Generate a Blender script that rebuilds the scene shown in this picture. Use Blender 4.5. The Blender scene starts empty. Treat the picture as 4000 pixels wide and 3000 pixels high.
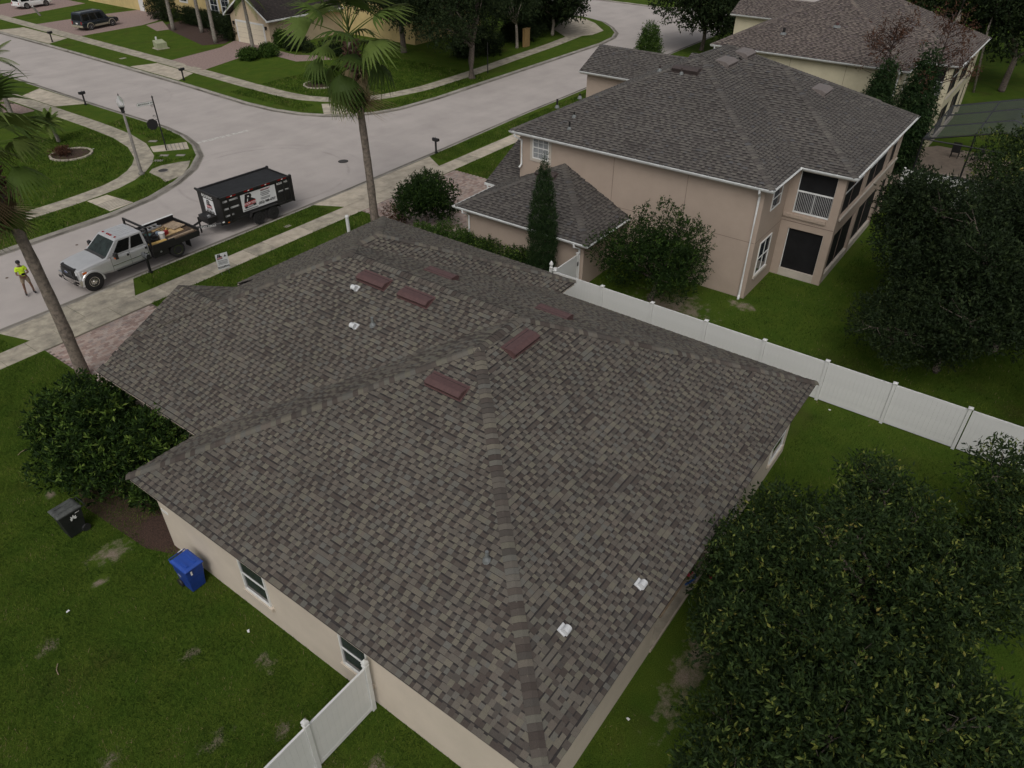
import bpy, bmesh, math, random
import numpy as np
from mathutils import Vector, Matrix, Euler

# ------------------------------------------------------------------ camera, sky, sun, exposure
SC = bpy.context.scene
COL = SC.collection
CAM_H = 18.0
FPX = 2873.35
YAW, PITCH, ROLL = (math.radians(a) for a in (53.8257, 36.0365, -0.2305))

def cam_axes():
    cy, sy, cp, sp = math.cos(YAW), math.sin(YAW), math.cos(PITCH), math.sin(PITCH)
    f = Vector((sy*cp, cy*cp, -sp)); r = Vector((cy, -sy, 0)); d = f.cross(r)
    cr, sr = math.cos(ROLL), math.sin(ROLL)
    return r*cr + d*sr, d*cr - r*sr, f
CR, CD, CF = cam_axes()
cam_d = bpy.data.cameras.new("camera"); cam = bpy.data.objects.new("camera", cam_d); COL.objects.link(cam)
m3 = Matrix((CR, -CD, -CF)).transposed()
cam.matrix_world = Matrix.Translation((0, 0, CAM_H)) @ m3.to_4x4()
cam_d.sensor_fit = 'HORIZONTAL'; cam_d.sensor_width = 36.0; cam_d.lens = FPX/4000*36
cam_d.clip_start = 0.5; cam_d.clip_end = 1500
SC.camera = cam

SUN_AZ = math.atan2(-0.80, -0.40)      # towards the sun, from +Y to +X
SUN_EL = math.radians(50)
world = bpy.data.worlds.new("World"); SC.world = world; world.use_nodes = True
wn = world.node_tree.nodes; wl = world.node_tree.links
sky = wn.new('ShaderNodeTexSky'); sky.sky_type = 'NISHITA'; sky.sun_disc = False
sky.sun_elevation = SUN_EL; sky.sun_rotation = SUN_AZ; sky.air_density = 1.0; sky.dust_density = 6.0; sky.ozone_density = 1.0
hs = wn.new('ShaderNodeHueSaturation'); hs.inputs['Saturation'].default_value = 0.22
wl.new(sky.outputs[0], hs.inputs['Color']); wl.new(hs.outputs[0], wn['Background'].inputs['Color'])
wn['Background'].inputs['Strength'].default_value = 0.15

sun_d = bpy.data.lights.new("sun", 'SUN'); sun_d.energy = 0.75; sun_d.angle = math.radians(38); sun_d.color = (1.0, 0.965, 0.91)
sun = bpy.data.objects.new("sun", sun_d); COL.objects.link(sun)
sdir = Vector((math.sin(SUN_AZ)*math.cos(SUN_EL), math.cos(SUN_AZ)*math.cos(SUN_EL), math.sin(SUN_EL)))
sun.rotation_euler = (-sdir).to_track_quat('-Z', 'Y').to_euler(); sun.location = (0, 20, 60)

SC.view_settings.view_transform = 'Standard'; SC.view_settings.look = 'None'; SC.view_settings.gamma = 1.0
SC.view_settings.use_curve_mapping = False
SC.view_settings.exposure = -0.62
SC.render.engine = 'CYCLES'
SC.cycles.max_bounces = 6; SC.cycles.diffuse_bounces = 3; SC.cycles.glossy_bounces = 3; SC.cycles.transparent_max_bounces = 8
SC.cycles.use_adaptive_sampling = True

def at(px, py, z=0.0):
    """photo pixel (4000x3000) -> point on the level z"""
    d = CF + CR*((px-2000)/FPX) + CD*((py-1500)/FPX)
    t = (z-CAM_H)/d.z
    return Vector((d.x*t, d.y*t, z))

# ------------------------------------------------------------------ materials
MATS = {}
def _ramp(nt, stops, const=False):
    r = nt.nodes.new('ShaderNodeValToRGB'); e = r.color_ramp.elements
    if const: r.color_ramp.interpolation = 'CONSTANT'
    while len(e) < len(stops): e.new(0.5)
    for el, (p, c) in zip(e, stops): el.position = p; el.color = (*c, 1)
    return r
def mat(name, col, rough=0.6, metal=0.0, vary=0.12, scale=4.0, bump=0.0, bscale=60.0, col2=None, spec=0.5, coat=0.0, emit=None, alpha=None, objrand=0.0, detail=4):
    """plain procedural material: base colour broken up by noise, optional fine bump"""
    if name in MATS: return MATS[name]
    m = bpy.data.materials.new(name); m.use_nodes = True; MATS[name] = m
    nt = m.node_tree; b = nt.nodes['Principled BSDF']
    b.inputs['Roughness'].default_value = rough; b.inputs['Metallic'].default_value = metal
    b.inputs['Specular IOR Level'].default_value = spec
    if coat: b.inputs['Coat Weight'].default_value = coat; b.inputs['Coat Roughness'].default_value = 0.08
    tc = nt.nodes.new('ShaderNodeTexCoord')
    n = nt.nodes.new('ShaderNodeTexNoise'); n.inputs['Scale'].default_value = scale; n.inputs['Detail'].default_value = detail; n.inputs['Roughness'].default_value = 0.65
    nt.links.new(tc.outputs['Object'], n.inputs['Vector'])
    c2 = col2 if col2 else tuple(max(0, c*(1-vary*1.6)) for c in col)
    c1 = tuple(min(1, c*(1+vary*0.7)) for c in col) if not col2 else col
    r = _ramp(nt, [(0.32, c2), (0.68, c1)])
    nt.links.new(n.outputs['Fac'], r.inputs['Fac'])
    out = r.outputs['Color']
    if objrand:
        oi = nt.nodes.new('ShaderNodeObjectInfo'); mr = nt.nodes.new('ShaderNodeMapRange')
        mr.inputs['To Min'].default_value = 1-objrand; mr.inputs['To Max'].default_value = 1+objrand
        nt.links.new(oi.outputs['Random'], mr.inputs['Value'])
        h = nt.nodes.new('ShaderNodeHueSaturation'); nt.links.new(mr.outputs[0], h.inputs['Value']); nt.links.new(out, h.inputs['Color']); out = h.outputs[0]
    nt.links.new(out, b.inputs['Base Color'])
    if bump:
        n2 = nt.nodes.new('ShaderNodeTexNoise'); n2.inputs['Scale'].default_value = bscale; n2.inputs['Detail'].default_value = 3
        nt.links.new(tc.outputs['Object'], n2.inputs['Vector'])
        bp = nt.nodes.new('ShaderNodeBump'); bp.inputs['Strength'].default_value = bump; bp.inputs['Distance'].default_value = 0.02
        nt.links.new(n2.outputs['Fac'], bp.inputs['Height']); nt.links.new(bp.outputs[0], b.inputs['Normal'])
    return m

def pieces_mat(name, stops, source, rough=0.9, grain=0.35, gscale=90.0, blotch=0.0, spec=0.3, trans=0.0):
    """colour by a random number that belongs to each piece (attribute 'rnd', or the object's own random number)"""
    if name in MATS: return MATS[name]
    m = bpy.data.materials.new(name); m.use_nodes = True; MATS[name] = m
    nt = m.node_tree; b = nt.nodes['Principled BSDF']; b.inputs['Roughness'].default_value = rough; b.inputs['Specular IOR Level'].default_value = spec
    if source == 'attr':
        a = nt.nodes.new('ShaderNodeAttribute'); a.attribute_name = 'rnd'; fac = a.outputs['Fac']
    else:
        a = nt.nodes.new('ShaderNodeObjectInfo'); fac = a.outputs['Random']
    r = _ramp(nt, stops); nt.links.new(fac, r.inputs['Fac']); out = r.outputs['Color']
    if grain:
        g = nt.nodes.new('ShaderNodeNewGeometry')
        n = nt.nodes.new('ShaderNodeTexNoise'); n.inputs['Scale'].default_value = gscale; n.inputs['Detail'].default_value = 4; n.inputs['Roughness'].default_value = 0.8
        nt.links.new(g.outputs['Position'], n.inputs['Vector'])
        mr = nt.nodes.new('ShaderNodeMapRange'); mr.inputs['From Min'].default_value = 0.25; mr.inputs['From Max'].default_value = 0.75
        mr.inputs['To Min'].default_value = 1-grain; mr.inputs['To Max'].default_value = 1+grain
        nt.links.new(n.outputs['Fac'], mr.inputs['Value'])
        v = mr.outputs[0]
        if blotch:
            n3 = nt.nodes.new('ShaderNodeTexNoise'); n3.inputs['Scale'].default_value = 0.5; n3.inputs['Detail'].default_value = 5
            nt.links.new(g.outputs['Position'], n3.inputs['Vector'])
            m3_ = nt.nodes.new('ShaderNodeMapRange'); m3_.inputs['From Min'].default_value = 0.3; m3_.inputs['From Max'].default_value = 0.7
            m3_.inputs['To Min'].default_value = 1-blotch; m3_.inputs['To Max'].default_value = 1+blotch
            nt.links.new(n3.outputs['Fac'], m3_.inputs['Value'])
            mu = nt.nodes.new('ShaderNodeMath'); mu.operation = 'MULTIPLY'; nt.links.new(v, mu.inputs[0]); nt.links.new(m3_.outputs[0], mu.inputs[1]); v = mu.outputs[0]
        h = nt.nodes.new('ShaderNodeHueSaturation'); nt.links.new(v, h.inputs['Value']); nt.links.new(out, h.inputs['Color']); out = h.outputs[0]
    nt.links.new(out, b.inputs['Base Color'])
    if trans:
        b.inputs['Subsurface Weight'].default_value = 0.0
        tr = nt.nodes.new('ShaderNodeBsdfTranslucent'); nt.links.new(out, tr.inputs['Color'])
        mx = nt.nodes.new('ShaderNodeMixShader'); mx.inputs['Fac'].default_value = trans
        nt.links.new(b.outputs[0], mx.inputs[1]); nt.links.new(tr.outputs[0], mx.inputs[2])
        nt.links.new(mx.outputs[0], nt.nodes['Material Output'].inputs['Surface'])
    return m

def glass_mat(name, col=(0.02, 0.025, 0.03), rough=0.06):
    if name in MATS: return MATS[name]
    return mat(name, col, rough=rough, vary=0.3, scale=1.5, spec=0.9)

# ------------------------------------------------------------------ mesh helpers
class MB:
    def __init__(s): s.v = []; s.f = []; s.mi = []
    def _add(s, vs, fs, mi=0):
        o = len(s.v); s.v.extend([tuple(v) for v in vs]); s.f.extend([tuple(i+o for i in f) for f in fs]); s.mi.extend([mi]*len(fs)); return s
    def box(s, c, d, rz=0.0, mi=0, M=None, taper=1.0):
        hx, hy, hz = d[0]/2, d[1]/2, d[2]/2
        vs = []
        for sz in (-1, 1):
            t = taper if sz > 0 else 1.0
            for sx, sy in ((-1, -1), (1, -1), (1, 1), (-1, 1)): vs.append(Vector((sx*hx*t, sy*hy*t, sz*hz)))
        R = Matrix.Rotation(rz, 3, 'Z') if M is None else M
        vs = [R @ v + Vector(c) for v in vs]
        return s._add(vs, [(0, 3, 2, 1), (4, 5, 6, 7), (0, 1, 5, 4), (1, 2, 6, 5), (2, 3, 7, 6), (3, 0, 4, 7)], mi)
    def b2(s, x0, x1, y0, y1, z0, z1, mi=0):
        return s.box(((x0+x1)/2, (y0+y1)/2, (z0+z1)/2), (abs(x1-x0), abs(y1-y0), abs(z1-z0)), mi=mi)
    def poly(s, pts, mi=0): return s._add(pts, [tuple(range(len(pts)))], mi)
    def prism(s, pts, z0, z1, mi=0):
        """plan polygon (counter-clockwise) between two levels"""
        n = len(pts)
        vs = [(p[0], p[1], z0) for p in pts] + [(p[0], p[1], z1) for p in pts]
        fs = [tuple(range(n-1, -1, -1)), tuple(range(n, 2*n))] + [(i, (i+1) % n, n+(i+1) % n, n+i) for i in range(n)]
        return s._add(vs, fs, mi)
    def extr(s, pts, vec, mi=0):
        """any planar polygon extruded along a vector"""
        n = len(pts); vec = Vector(vec)
        vs = [Vector(p) for p in pts] + [Vector(p)+vec for p in pts]
        fs = [tuple(range(n-1, -1, -1)), tuple(range(n, 2*n))] + [(i, (i+1) % n, n+(i+1) % n, n+i) for i in range(n)]
        return s._add(vs, fs, mi)
    def tube(s, pts, rad, n=8, mi=0, cap=True):
        pts = [Vector(p) for p in pts]
        if not hasattr(rad, '__len__'): rad = [rad]*len(pts)
        vs = []; up = Vector((0, 0, 1))
        for i, p in enumerate(pts):
            t = (pts[min(i+1, len(pts)-1)] - pts[max(i-1, 0)]).normalized()
            a = t.cross(up)
            if a.length < 1e-3: a = t.cross(Vector((1, 0, 0)))
            a.normalize(); b = t.cross(a); 
            for k in range(n):
                an = 2*math.pi*k/n; vs.append(p + (a*math.cos(an)+b*math.sin(an))*rad[i])
        fs = []
        for i in range(len(pts)-1):
            for k in range(n):
                fs.append((i*n+k, i*n+(k+1) % n, (i+1)*n+(k+1) % n, (i+1)*n+k))
        if cap: fs += [tuple(range(n-1, -1, -1)), tuple((len(pts)-1)*n+k for k in range(n))]
        return s._add(vs, fs, mi)
    def lathe(s, prof, n=16, c=(0, 0, 0), mi=0, axis='Z'):
        c = Vector(c); vs = []
        for r, h in prof:
            for k in range(n):
                a = 2*math.pi*k/n; p = (r*math.cos(a), r*math.sin(a), h)
                if axis == 'Y': p = (p[0], p[2], p[1])
                if axis == 'X': p = (p[2], p[0], p[1])
                vs.append(c+Vector(p))
        fs = []
        for i in range(len(prof)-1):
            for k in range(n): fs.append((i*n+k, i*n+(k+1) % n, (i+1)*n+(k+1) % n, (i+1)*n+k))
        fs += [tuple(range(n-1, -1, -1)), tuple((len(prof)-1)*n+k for k in range(n))]
        return s._add(vs, fs, mi)
    def loft(s, secs, mi=0, cap=True, closed=True):
        n = len(secs[0]); vs = [p for sec in secs for p in sec]; fs = []
        for i in range(len(secs)-1):
            for k in range(n if closed else n-1):
                fs.append((i*n+k, i*n+(k+1) % n, (i+1)*n+(k+1) % n, (i+1)*n+k))
        if cap: fs += [tuple(range(n-1, -1, -1)), tuple((len(secs)-1)*n+k for k in range(n))]
        return s._add(vs, fs, mi)
    def mesh(s, name, mats, smooth=False, bevel=0.0):
        me = bpy.data.meshes.new(name); me.from_pydata(s.v, [], s.f)
        for m in (mats if isinstance(mats, (list, tuple)) else [mats]): me.materials.append(m)
        if any(s.mi): me.polygons.foreach_set('material_index', s.mi)
        bm = bmesh.new(); bm.from_mesh(me); bmesh.ops.recalc_face_normals(bm, faces=bm.faces)
        if bevel: bmesh.ops.bevel(bm, geom=[e for e in bm.edges if len(e.link_faces) == 2 and e.calc_face_angle(0) > 0.5], offset=bevel, segments=1, affect='EDGES', clamp_overlap=True)
        bm.to_mesh(me); bm.free()
        if smooth: me.polygons.foreach_set('use_smooth', [True]*len(me.polygons))
        me.update(); return me
    def build(s, name, mats, parent=None, smooth=False, bevel=0.0, **kw):
        return link(name, s.mesh(name, mats, smooth, bevel), parent, **kw)

def tag(o, label=None, cat=None, group=None, kind=None):
    if label: o['label'] = label
    if cat: o['category'] = cat
    if group: o['group'] = group
    if kind: o['kind'] = kind
    return o
def link(name, data, parent=None, loc=None, rz=None, M=None, **kw):
    o = bpy.data.objects.new(name, data); COL.objects.link(o)
    if parent: o.parent = parent
    if M is not None: o.matrix_local = M
    if loc is not None: o.location = loc
    if rz is not None: o.rotation_euler = (0, 0, rz)
    return tag(o, **kw)
def empty(name, loc=(0, 0, 0), rz=0.0, **kw):
    o = bpy.data.objects.new(name, None); COL.objects.link(o); o.location = loc; o.rotation_euler = (0, 0, rz); o.empty_display_size = 0.2
    return tag(o, **kw)
def copy_tree(o, parent=None):
    c = o.copy(); COL.objects.link(c); c.parent = parent
    for ch in list(o.children): copy_tree(ch, c)
    return c
def np_mesh(name, verts, faces, m, rnd=None, smooth=False, mi=None):
    """big mesh from numpy arrays; faces is (n,3) or (n,4); rnd is one number per face"""
    me = bpy.data.meshes.new(name); nv, nf, k = len(verts), len(faces), faces.shape[1]
    me.vertices.add(nv); me.vertices.foreach_set('co', np.ascontiguousarray(verts, dtype=np.float32).ravel())
    me.loops.add(nf*k); me.loops.foreach_set('vertex_index', np.ascontiguousarray(faces, dtype=np.int32).ravel())
    me.polygons.add(nf); me.polygons.foreach_set('loop_start', np.arange(0, nf*k, k, dtype=np.int32))
    for mm in (m if isinstance(m, (list, tuple)) else [m]): me.materials.append(mm)
    if mi is not None: me.polygons.foreach_set('material_index', np.asarray(mi, dtype=np.int32))
    me.update(calc_edges=True)
    if rnd is not None:
        a = me.attributes.new('rnd', 'FLOAT', 'FACE'); a.data.foreach_set('value', np.ascontiguousarray(rnd, dtype=np.float32))
    me.polygons.foreach_set('use_smooth', np.full(nf, bool(smooth)))
    return me
FONT_CACHE = {}
def text_mesh(body, size, m, bold=0.0, ext=0.004, shear=0.0):
    key = (body, size, m.name, bold, shear)
    if key in FONT_CACHE: return FONT_CACHE[key]
    cu = bpy.data.curves.new("lettering", 'FONT'); cu.body = body; cu.size = size; cu.align_x = 'CENTER'; cu.align_y = 'CENTER'
    cu.extrude = ext; cu.offset = bold; cu.shear = shear; cu.resolution_u = 3
    o = bpy.data.objects.new("tmp", cu); COL.objects.link(o); bpy.context.view_layer.update()
    dg = bpy.context.evaluated_depsgraph_get(); me = bpy.data.meshes.new_from_object(o.evaluated_get(dg)); me.name = "lettering"
    me.materials.clear(); me.materials.append(m)
    bpy.data.objects.remove(o); FONT_CACHE[key] = me
    return me
def frame(x, z, loc=(0, 0, 0)):
    """matrix whose local X runs along x and local Z along z"""
    x = Vector(x).normalized(); z = Vector(z); z = (z - x*z.dot(x)).normalized(); y = z.cross(x)
    M = Matrix((x, y, z)).transposed().to_4x4(); M.translation = Vector(loc); return M
def inset_rect(poly, d):
    """rectilinear plan polygon (counter-clockwise) moved inward by d"""
    n = len(poly); out = []
    for i in range(n):
        p0, p1, p2 = Vector(poly[i-1]), Vector(poly[i]), Vector(poly[(i+1) % n])
        a = (p1-p0).normalized(); b = (p2-p1).normalized()
        out.append(tuple(p1 + Vector((-a.y, a.x))*d + Vector((-b.y, b.x))*d))
    return out
RNG = np.random.default_rng(7)
random.seed(11)

# ------------------------------------------------------------------ ground, roads, walks
def wave_pos_mat(name): pass
def grass_mat():
    m = bpy.data.materials.new("lawn_grass"); m.use_nodes = True; nt = m.node_tree; N = nt.nodes; L = nt.links; b = N['Principled BSDF']
    b.inputs['Roughness'].default_value = 0.95; b.inputs['Specular IOR Level'].default_value = 0.04
    g = N.new('ShaderNodeNewGeometry')
    def noise(sc, det=4, rough=0.6):
        n = N.new('ShaderNodeTexNoise'); n.inputs['Scale'].default_value = sc; n.inputs['Detail'].default_value = det; n.inputs['Roughness'].default_value = rough
        L.new(g.outputs['Position'], n.inputs['Vector']); return n.outputs['Fac']
    def mix(f, a, c):
        x = N.new('ShaderNodeMixRGB'); 
        if isinstance(f, float): x.inputs[0].default_value = f
        else: L.new(f, x.inputs[0])
        for i, v in ((1, a), (2, c)):
            if isinstance(v, tuple): x.inputs[i].default_value = (*v, 1)
            else: L.new(v, x.inputs[i])
        return x.outputs[0]
    def rng(f, a, c):
        r = N.new('ShaderNodeMapRange'); r.inputs['From Min'].default_value = a; r.inputs['From Max'].default_value = c; L.new(f, r.inputs['Value']); return r.outputs[0]
    fine = rng(noise(28, 6, 0.85), 0.33, 0.67)
    c = mix(fine, (0.022, 0.046, 0.006), (0.080, 0.138, 0.018))
    c = mix(rng(noise(0.9, 5), 0.35, 0.7), c, mix(fine, (0.034, 0.058, 0.008), (0.118, 0.160, 0.023)))
    c = mix(rng(noise(0.35, 4), 0.55, 0.8), c, mix(fine, (0.030, 0.032, 0.009), (0.088, 0.085, 0.026)))
    # bare, sandy wear with a shape of its own (beside the bins, under the trees, by the fence)
    spots = [(5.15, 19.35, 1.05, 0.75), (5.35, 23.5, 0.35, 0.3), (4.3, 18.6, 0.4, 0.25), (6.6, 18.9, 0.9, 1.4), (7.6, 1.2, 1.5, 0.9), (12.5, 2.9, 4.0, 0.8), (16.5, 2.4, 3.0, 0.6), (3.6, 8.2, 0.9, 0.6), (2.4, 7.6, 0.8, 0.7), (4.6, 10.4, 0.5, 0.4), (29.8, 12.2, 2.6, 3.2), (31.9, 9.5, 0.7, 1.2), (5.3, 7.9, 0.6, 0.45), (4.4, 14.2, 0.5, 0.35), (3.4, 11.6, 0.7, 0.4), (1.5, 13.2, 0.6, 0.5), (5.6, 12.3, 0.35, 0.7), (2.2, 17.6, 0.5, 0.4)]
    acc = None
    sep = N.new('ShaderNodeSeparateXYZ'); L.new(g.outputs['Position'], sep.inputs[0])
    def mth(op, a, c_=None):
        x = N.new('ShaderNodeMath'); x.operation = op
        for i, v in ((0, a), (1, c_)):
            if v is None: continue
            if isinstance(v, (int, float)): x.inputs[i].default_value = v
            else: L.new(v, x.inputs[i])
        return x.outputs[0]
    for (x0, y0, rx, ry) in spots:
        dx = mth('DIVIDE', mth('SUBTRACT', sep.outputs[0], x0), rx); dy = mth('DIVIDE', mth('SUBTRACT', sep.outputs[1], y0), ry)
        d = mth('SQRT', mth('ADD', mth('MULTIPLY', dx, dx), mth('MULTIPLY', dy, dy)))
        f = mth('SUBTRACT', 1.0, d)
        acc = f if acc is None else mth('MAXIMUM', acc, f)
    wear = mth('ADD', acc, mth('MULTIPLY', mth('SUBTRACT', noise(2.2, 6, 0.7), 0.5), 2.6))
    wear = rng(wear, 0.42, 0.95)
    c = mix(wear, c, mix(fine, (0.12, 0.094, 0.068), (0.36, 0.30, 0.235)))
    L.new(c, b.inputs['Base Color'])
    bp = N.new('ShaderNodeBump'); bp.inputs['Strength'].default_value = 0.9; bp.inputs['Distance'].default_value = 0.05
    L.new(noise(30, 5, 0.8), bp.inputs['Height']); L.new(bp.outputs[0], b.inputs['Normal'])
    return m
M_GRASS = grass_mat()

def road_mat():
    m = bpy.data.materials.new("road_surface"); m.use_nodes = True; nt = m.node_tree; N = nt.nodes; L = nt.links; b = N['Principled BSDF']
    b.inputs['Roughness'].default_value = 0.9; b.inputs['Specular IOR Level'].default_value = 0.25
    g = N.new('ShaderNodeNewGeometry')
    def noise(sc, det=4, rough=0.6, vec=None):
        n = N.new('ShaderNodeTexNoise'); n.inputs['Scale'].default_value = sc; n.inputs['Detail'].default_value = det; n.inputs['Roughness'].default_value = rough
        L.new(vec if vec else g.outputs['Position'], n.inputs['Vector']); return n.outputs['Fac']
    def rng(f, a, c, lo=0.0, hi=1.0):
        r = N.new('ShaderNodeMapRange'); r.inputs['From Min'].default_value = a; r.inputs['From Max'].default_value = c; r.inputs['To Min'].default_value = lo; r.inputs['To Max'].default_value = hi; L.new(f, r.inputs['Value']); return r.outputs[0]
    def mth(op, a, c_=None):
        x = N.new('ShaderNodeMath'); x.operation = op
        for i, v in ((0, a), (1, c_)):
            if v is None: continue
            if isinstance(v, (int, float)): x.inputs[i].default_value = v
            else: L.new(v, x.inputs[i])
        return x.outputs[0]
    sep = N.new('ShaderNodeSeparateXYZ'); L.new(g.outputs['Position'], sep.inputs[0])
    # wheel-worn lanes run along the street: stretched noise
    mp = N.new('ShaderNodeMapping'); mp.inputs['Scale'].default_value = (0.05, 0.8, 1); L.new(g.outputs['Position'], mp.inputs['Vector'])
    v = mth('MULTIPLY', rng(noise(60, 5, 0.8), 0.3, 0.7, 0.86, 1.12), rng(noise(0.35, 5), 0.3, 0.7, 0.90, 1.09))
    v = mth('MULTIPLY', v, rng(noise(1.0, 3, 0.5, mp.outputs[0]), 0.35, 0.65, 0.975, 1.025))
    # turning tyre marks: dark rings with a shape of their own
    for (cx, cy, r, w, k) in ((29.6, 42.6, 5.6, 0.16, 0.10), (32.5, 69.0, 6.0, 0.2, 0.05), (29.2, 42.2, 6.9, 0.25, 0.05)):
        dx = mth('SUBTRACT', sep.outputs[0], cx); dy = mth('SUBTRACT', sep.outputs[1], cy)
        d = mth('ABSOLUTE', mth('SUBTRACT', mth('SQRT', mth('ADD', mth('MULTIPLY', dx, dx), mth('MULTIPLY', dy, dy))), r))
        ring = mth('MULTIPLY', rng(d, 0.0, w, 1, 0), rng(noise(0.5, 4), 0.4, 0.6))
        v = mth('MULTIPLY', v, mth('SUBTRACT', 1.0, mth('MULTIPLY', ring, k*2)))
    h = N.new('ShaderNodeHueSaturation'); h.inputs['Color'].default_value = (0.415, 0.375, 0.352, 1); L.new(v, h.inputs['Value'])
    L.new(h.outputs[0], b.inputs['Base Color'])
    bp = N.new('ShaderNodeBump'); bp.inputs['Strength'].default_value = 0.35; bp.inputs['Distance'].default_value = 0.01; L.new(noise(90, 3), bp.inputs['Height']); L.new(bp.outputs[0], b.inputs['Normal'])
    return m
M_ROAD = road_mat()
M_CONC = mat("concrete", (0.49, 0.43, 0.345), rough=0.9, scale=1.3, vary=0.20, bump=0.25, bscale=80, objrand=0.10, spec=0.2, detail=7)
M_CONC_D = mat("weathered_concrete", (0.47, 0.42, 0.33), rough=0.92, scale=1.6, col2=(0.22, 0.20, 0.165), bump=0.25, bscale=70, objrand=0.08, spec=0.2, detail=8)
M_KERB = mat("kerb_concrete", (0.36, 0.335, 0.295), rough=0.92, scale=0.8, col2=(0.19, 0.175, 0.15), bump=0.2, bscale=60, spec=0.2, detail=7)
M_SAND = mat("sand_joint", (0.16, 0.13, 0.105), rough=0.95, vary=0.3, scale=20)
M_MULCH = mat("mulch", (0.07, 0.038, 0.026), rough=0.95, vary=0.5, scale=40, bump=0.9, bscale=40)

mb = MB(); mb.poly([(-700, -700, -0.40), (900, -700, -0.40), (900, 900, -0.40), (-700, 900, -0.40)]); mb.build("ground", M_GRASS, kind='structure')
mb = MB(); mb.poly([(-160, 30, -0.10), (190, 30, -0.10), (190, 260, -0.10), (-160, 260, -0.10)]); mb.build("road", M_ROAD, kind='structure')

EDGE_S = [(-160, 35.75), (31, 35.75), (40, 36.0), (52, 36.5), (95, 37.0), (98, 36.0), (100, 30)]
EDGE_NW = [(-160, 44.75), (14, 44.72), (19.7, 44.75), (22.5, 45.25), (25.0, 46.3), (27.2, 47.75), (29.0, 49.6), (30.2, 51.9), (30.95, 54.4), (31.35, 57.5), (31.35, 68.7), (31.5, 78), (32.0, 110), (32.6, 260)]
EDGE_NE = [(42.6, 260), (41.5, 107), (41.35, 94.7), (40.9, 78.3), (40.5, 67), (40.0, 58), (40.15, 54.4), (40.7, 51.8), (41.6, 49.9), (42.9, 48.3), (44.6, 47.1), (46.6, 46.4), (51, 46.0), (62.7, 46.0), (79.6, 46.0), (83.3, 46.5), (85.9, 47.6), (88.6, 49.8), (91.0, 52.4), (92.3, 55.6), (93.0, 62), (94, 120), (96, 260)]
EDGE_E = [(106, 260), (106, 70), (105.9, 57), (105.5, 51), (108, 47.5), (190, 47.0)]
def lot(name, edge, rest):
    pts = list(edge)+list(rest)
    a = sum(pts[i][0]*pts[(i+1) % len(pts)][1]-pts[(i+1) % len(pts)][0]*pts[i][1] for i in range(len(pts)))
    if a < 0: pts = pts[::-1]
    mb = MB(); mb.prism(pts, -0.39, 0.0); return mb.build(name, M_GRASS, kind='structure')
lot("lawn", EDGE_S, [(100, -160), (-160, -160)])
lot("lawn", EDGE_NW, [(-160, 260)])
lot("lawn", EDGE_NE, [])
lot("lawn", EDGE_E, [(190, 260)])
def sweep(path, prof, side):
    """profile (offset, z) swept along a plan path; side=+1 puts the offsets to the left of travel"""
    secs = []
    for i, p in enumerate(path):
        p = Vector(p); t = (Vector(path[min(i+1, len(path)-1)])-Vector(path[max(i-1, 0)])).normalized(); n = Vector((-t.y, t.x))*side
        secs.append([(p.x+n.x*o, p.y+n.y*o, z) for o, z in prof])
    return secs
M_GUTTER = mat("stained_gutter_concrete", (0.25, 0.23, 0.20), rough=0.92, scale=0.5, col2=(0.075, 0.066, 0.055), bump=0.2, bscale=60, spec=0.2, detail=8)
KP = [(0.0, -0.3), (0.0, 0.012), (0.14, 0.014), (0.20, -0.02), (0.26, -0.075), (0.56, -0.088), (0.56, -0.3)]
def kerb(edge, side, name="kerb"):
    mb = MB(); mb.loft(sweep(edge, KP, side)); mb.build("gutter", M_GUTTER, kind='structure') if False else None
    o = mb.build(name, M_KERB, kind='structure')
    g = MB(); g.loft(sweep(edge, [(0.24, -0.2), (0.24, -0.062), (0.30, -0.074), (0.50, -0.083), (0.50, -0.2)], side)); g.build("gutter", M_GUTTER, o)
    return o
kerb(EDGE_S, 1); kerb(EDGE_NW, -1); kerb(EDGE_NE, -1); kerb(EDGE_E, -1)

def path_slabs(name, path, width, pitch, m, start=0.0, m2=None, n2=0):
    """a walk of separate cast slabs with open joints along a plan path"""
    root = empty(name, (path[0][0], path[0][1], 0), kind='structure'); off = -Vector(root.location)
    P = [Vector(p) for p in path]; S = [0.0]
    for a, c in zip(P, P[1:]): S.append(S[-1]+(c-a).length)
    def pt(s):
        s = min(max(s, 0), S[-1]-1e-6)
        for i in range(len(S)-1):
            if s <= S[i+1]:
                t = (s-S[i])/(S[i+1]-S[i]); return P[i].lerp(P[i+1], t)
        return P[-1]
    def nrm(s):
        t = (pt(s+0.6)-pt(s-0.6)).normalized(); return Vector((-t.y, t.x))
    s = start; cnt = 0
    while s < S[-1]-0.3:
        e = min(s+pitch, S[-1]); g = 0.008
        a, c = pt(s+g), pt(e-g); na, nc = nrm(s)*width/2, nrm(e)*width/2
        mb = MB(); dz = random.uniform(-0.004, 0.004)
        mb.prism([tuple(a-na), tuple(c-nc), tuple(c+nc), tuple(a+na)], -0.12, 0.014+dz)
        mb.build("slab", m2 if (m2 and (cnt < n2 or random.random() < .2)) else m, root, loc=off)
        s = e; cnt += 1
    return root
path_slabs("sidewalk", [(4.2, 33.36), (29.0, 33.36), (50, 33.5), (76, 33.9)], 1.30, 1.31, M_CONC, 0.0, M_CONC_D, 12)
path_slabs("sidewalk", [(29.0, 118), (28.45, 76), (28.45, 62), (28.25, 58), (27.7, 55), (26.6, 52.3), (25.3, 50.55), (23.6, 49.3), (22, 48.7), (19.65, 48.33), (6, 48.3)], 1.32, 1.5, M_CONC_D)
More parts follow.
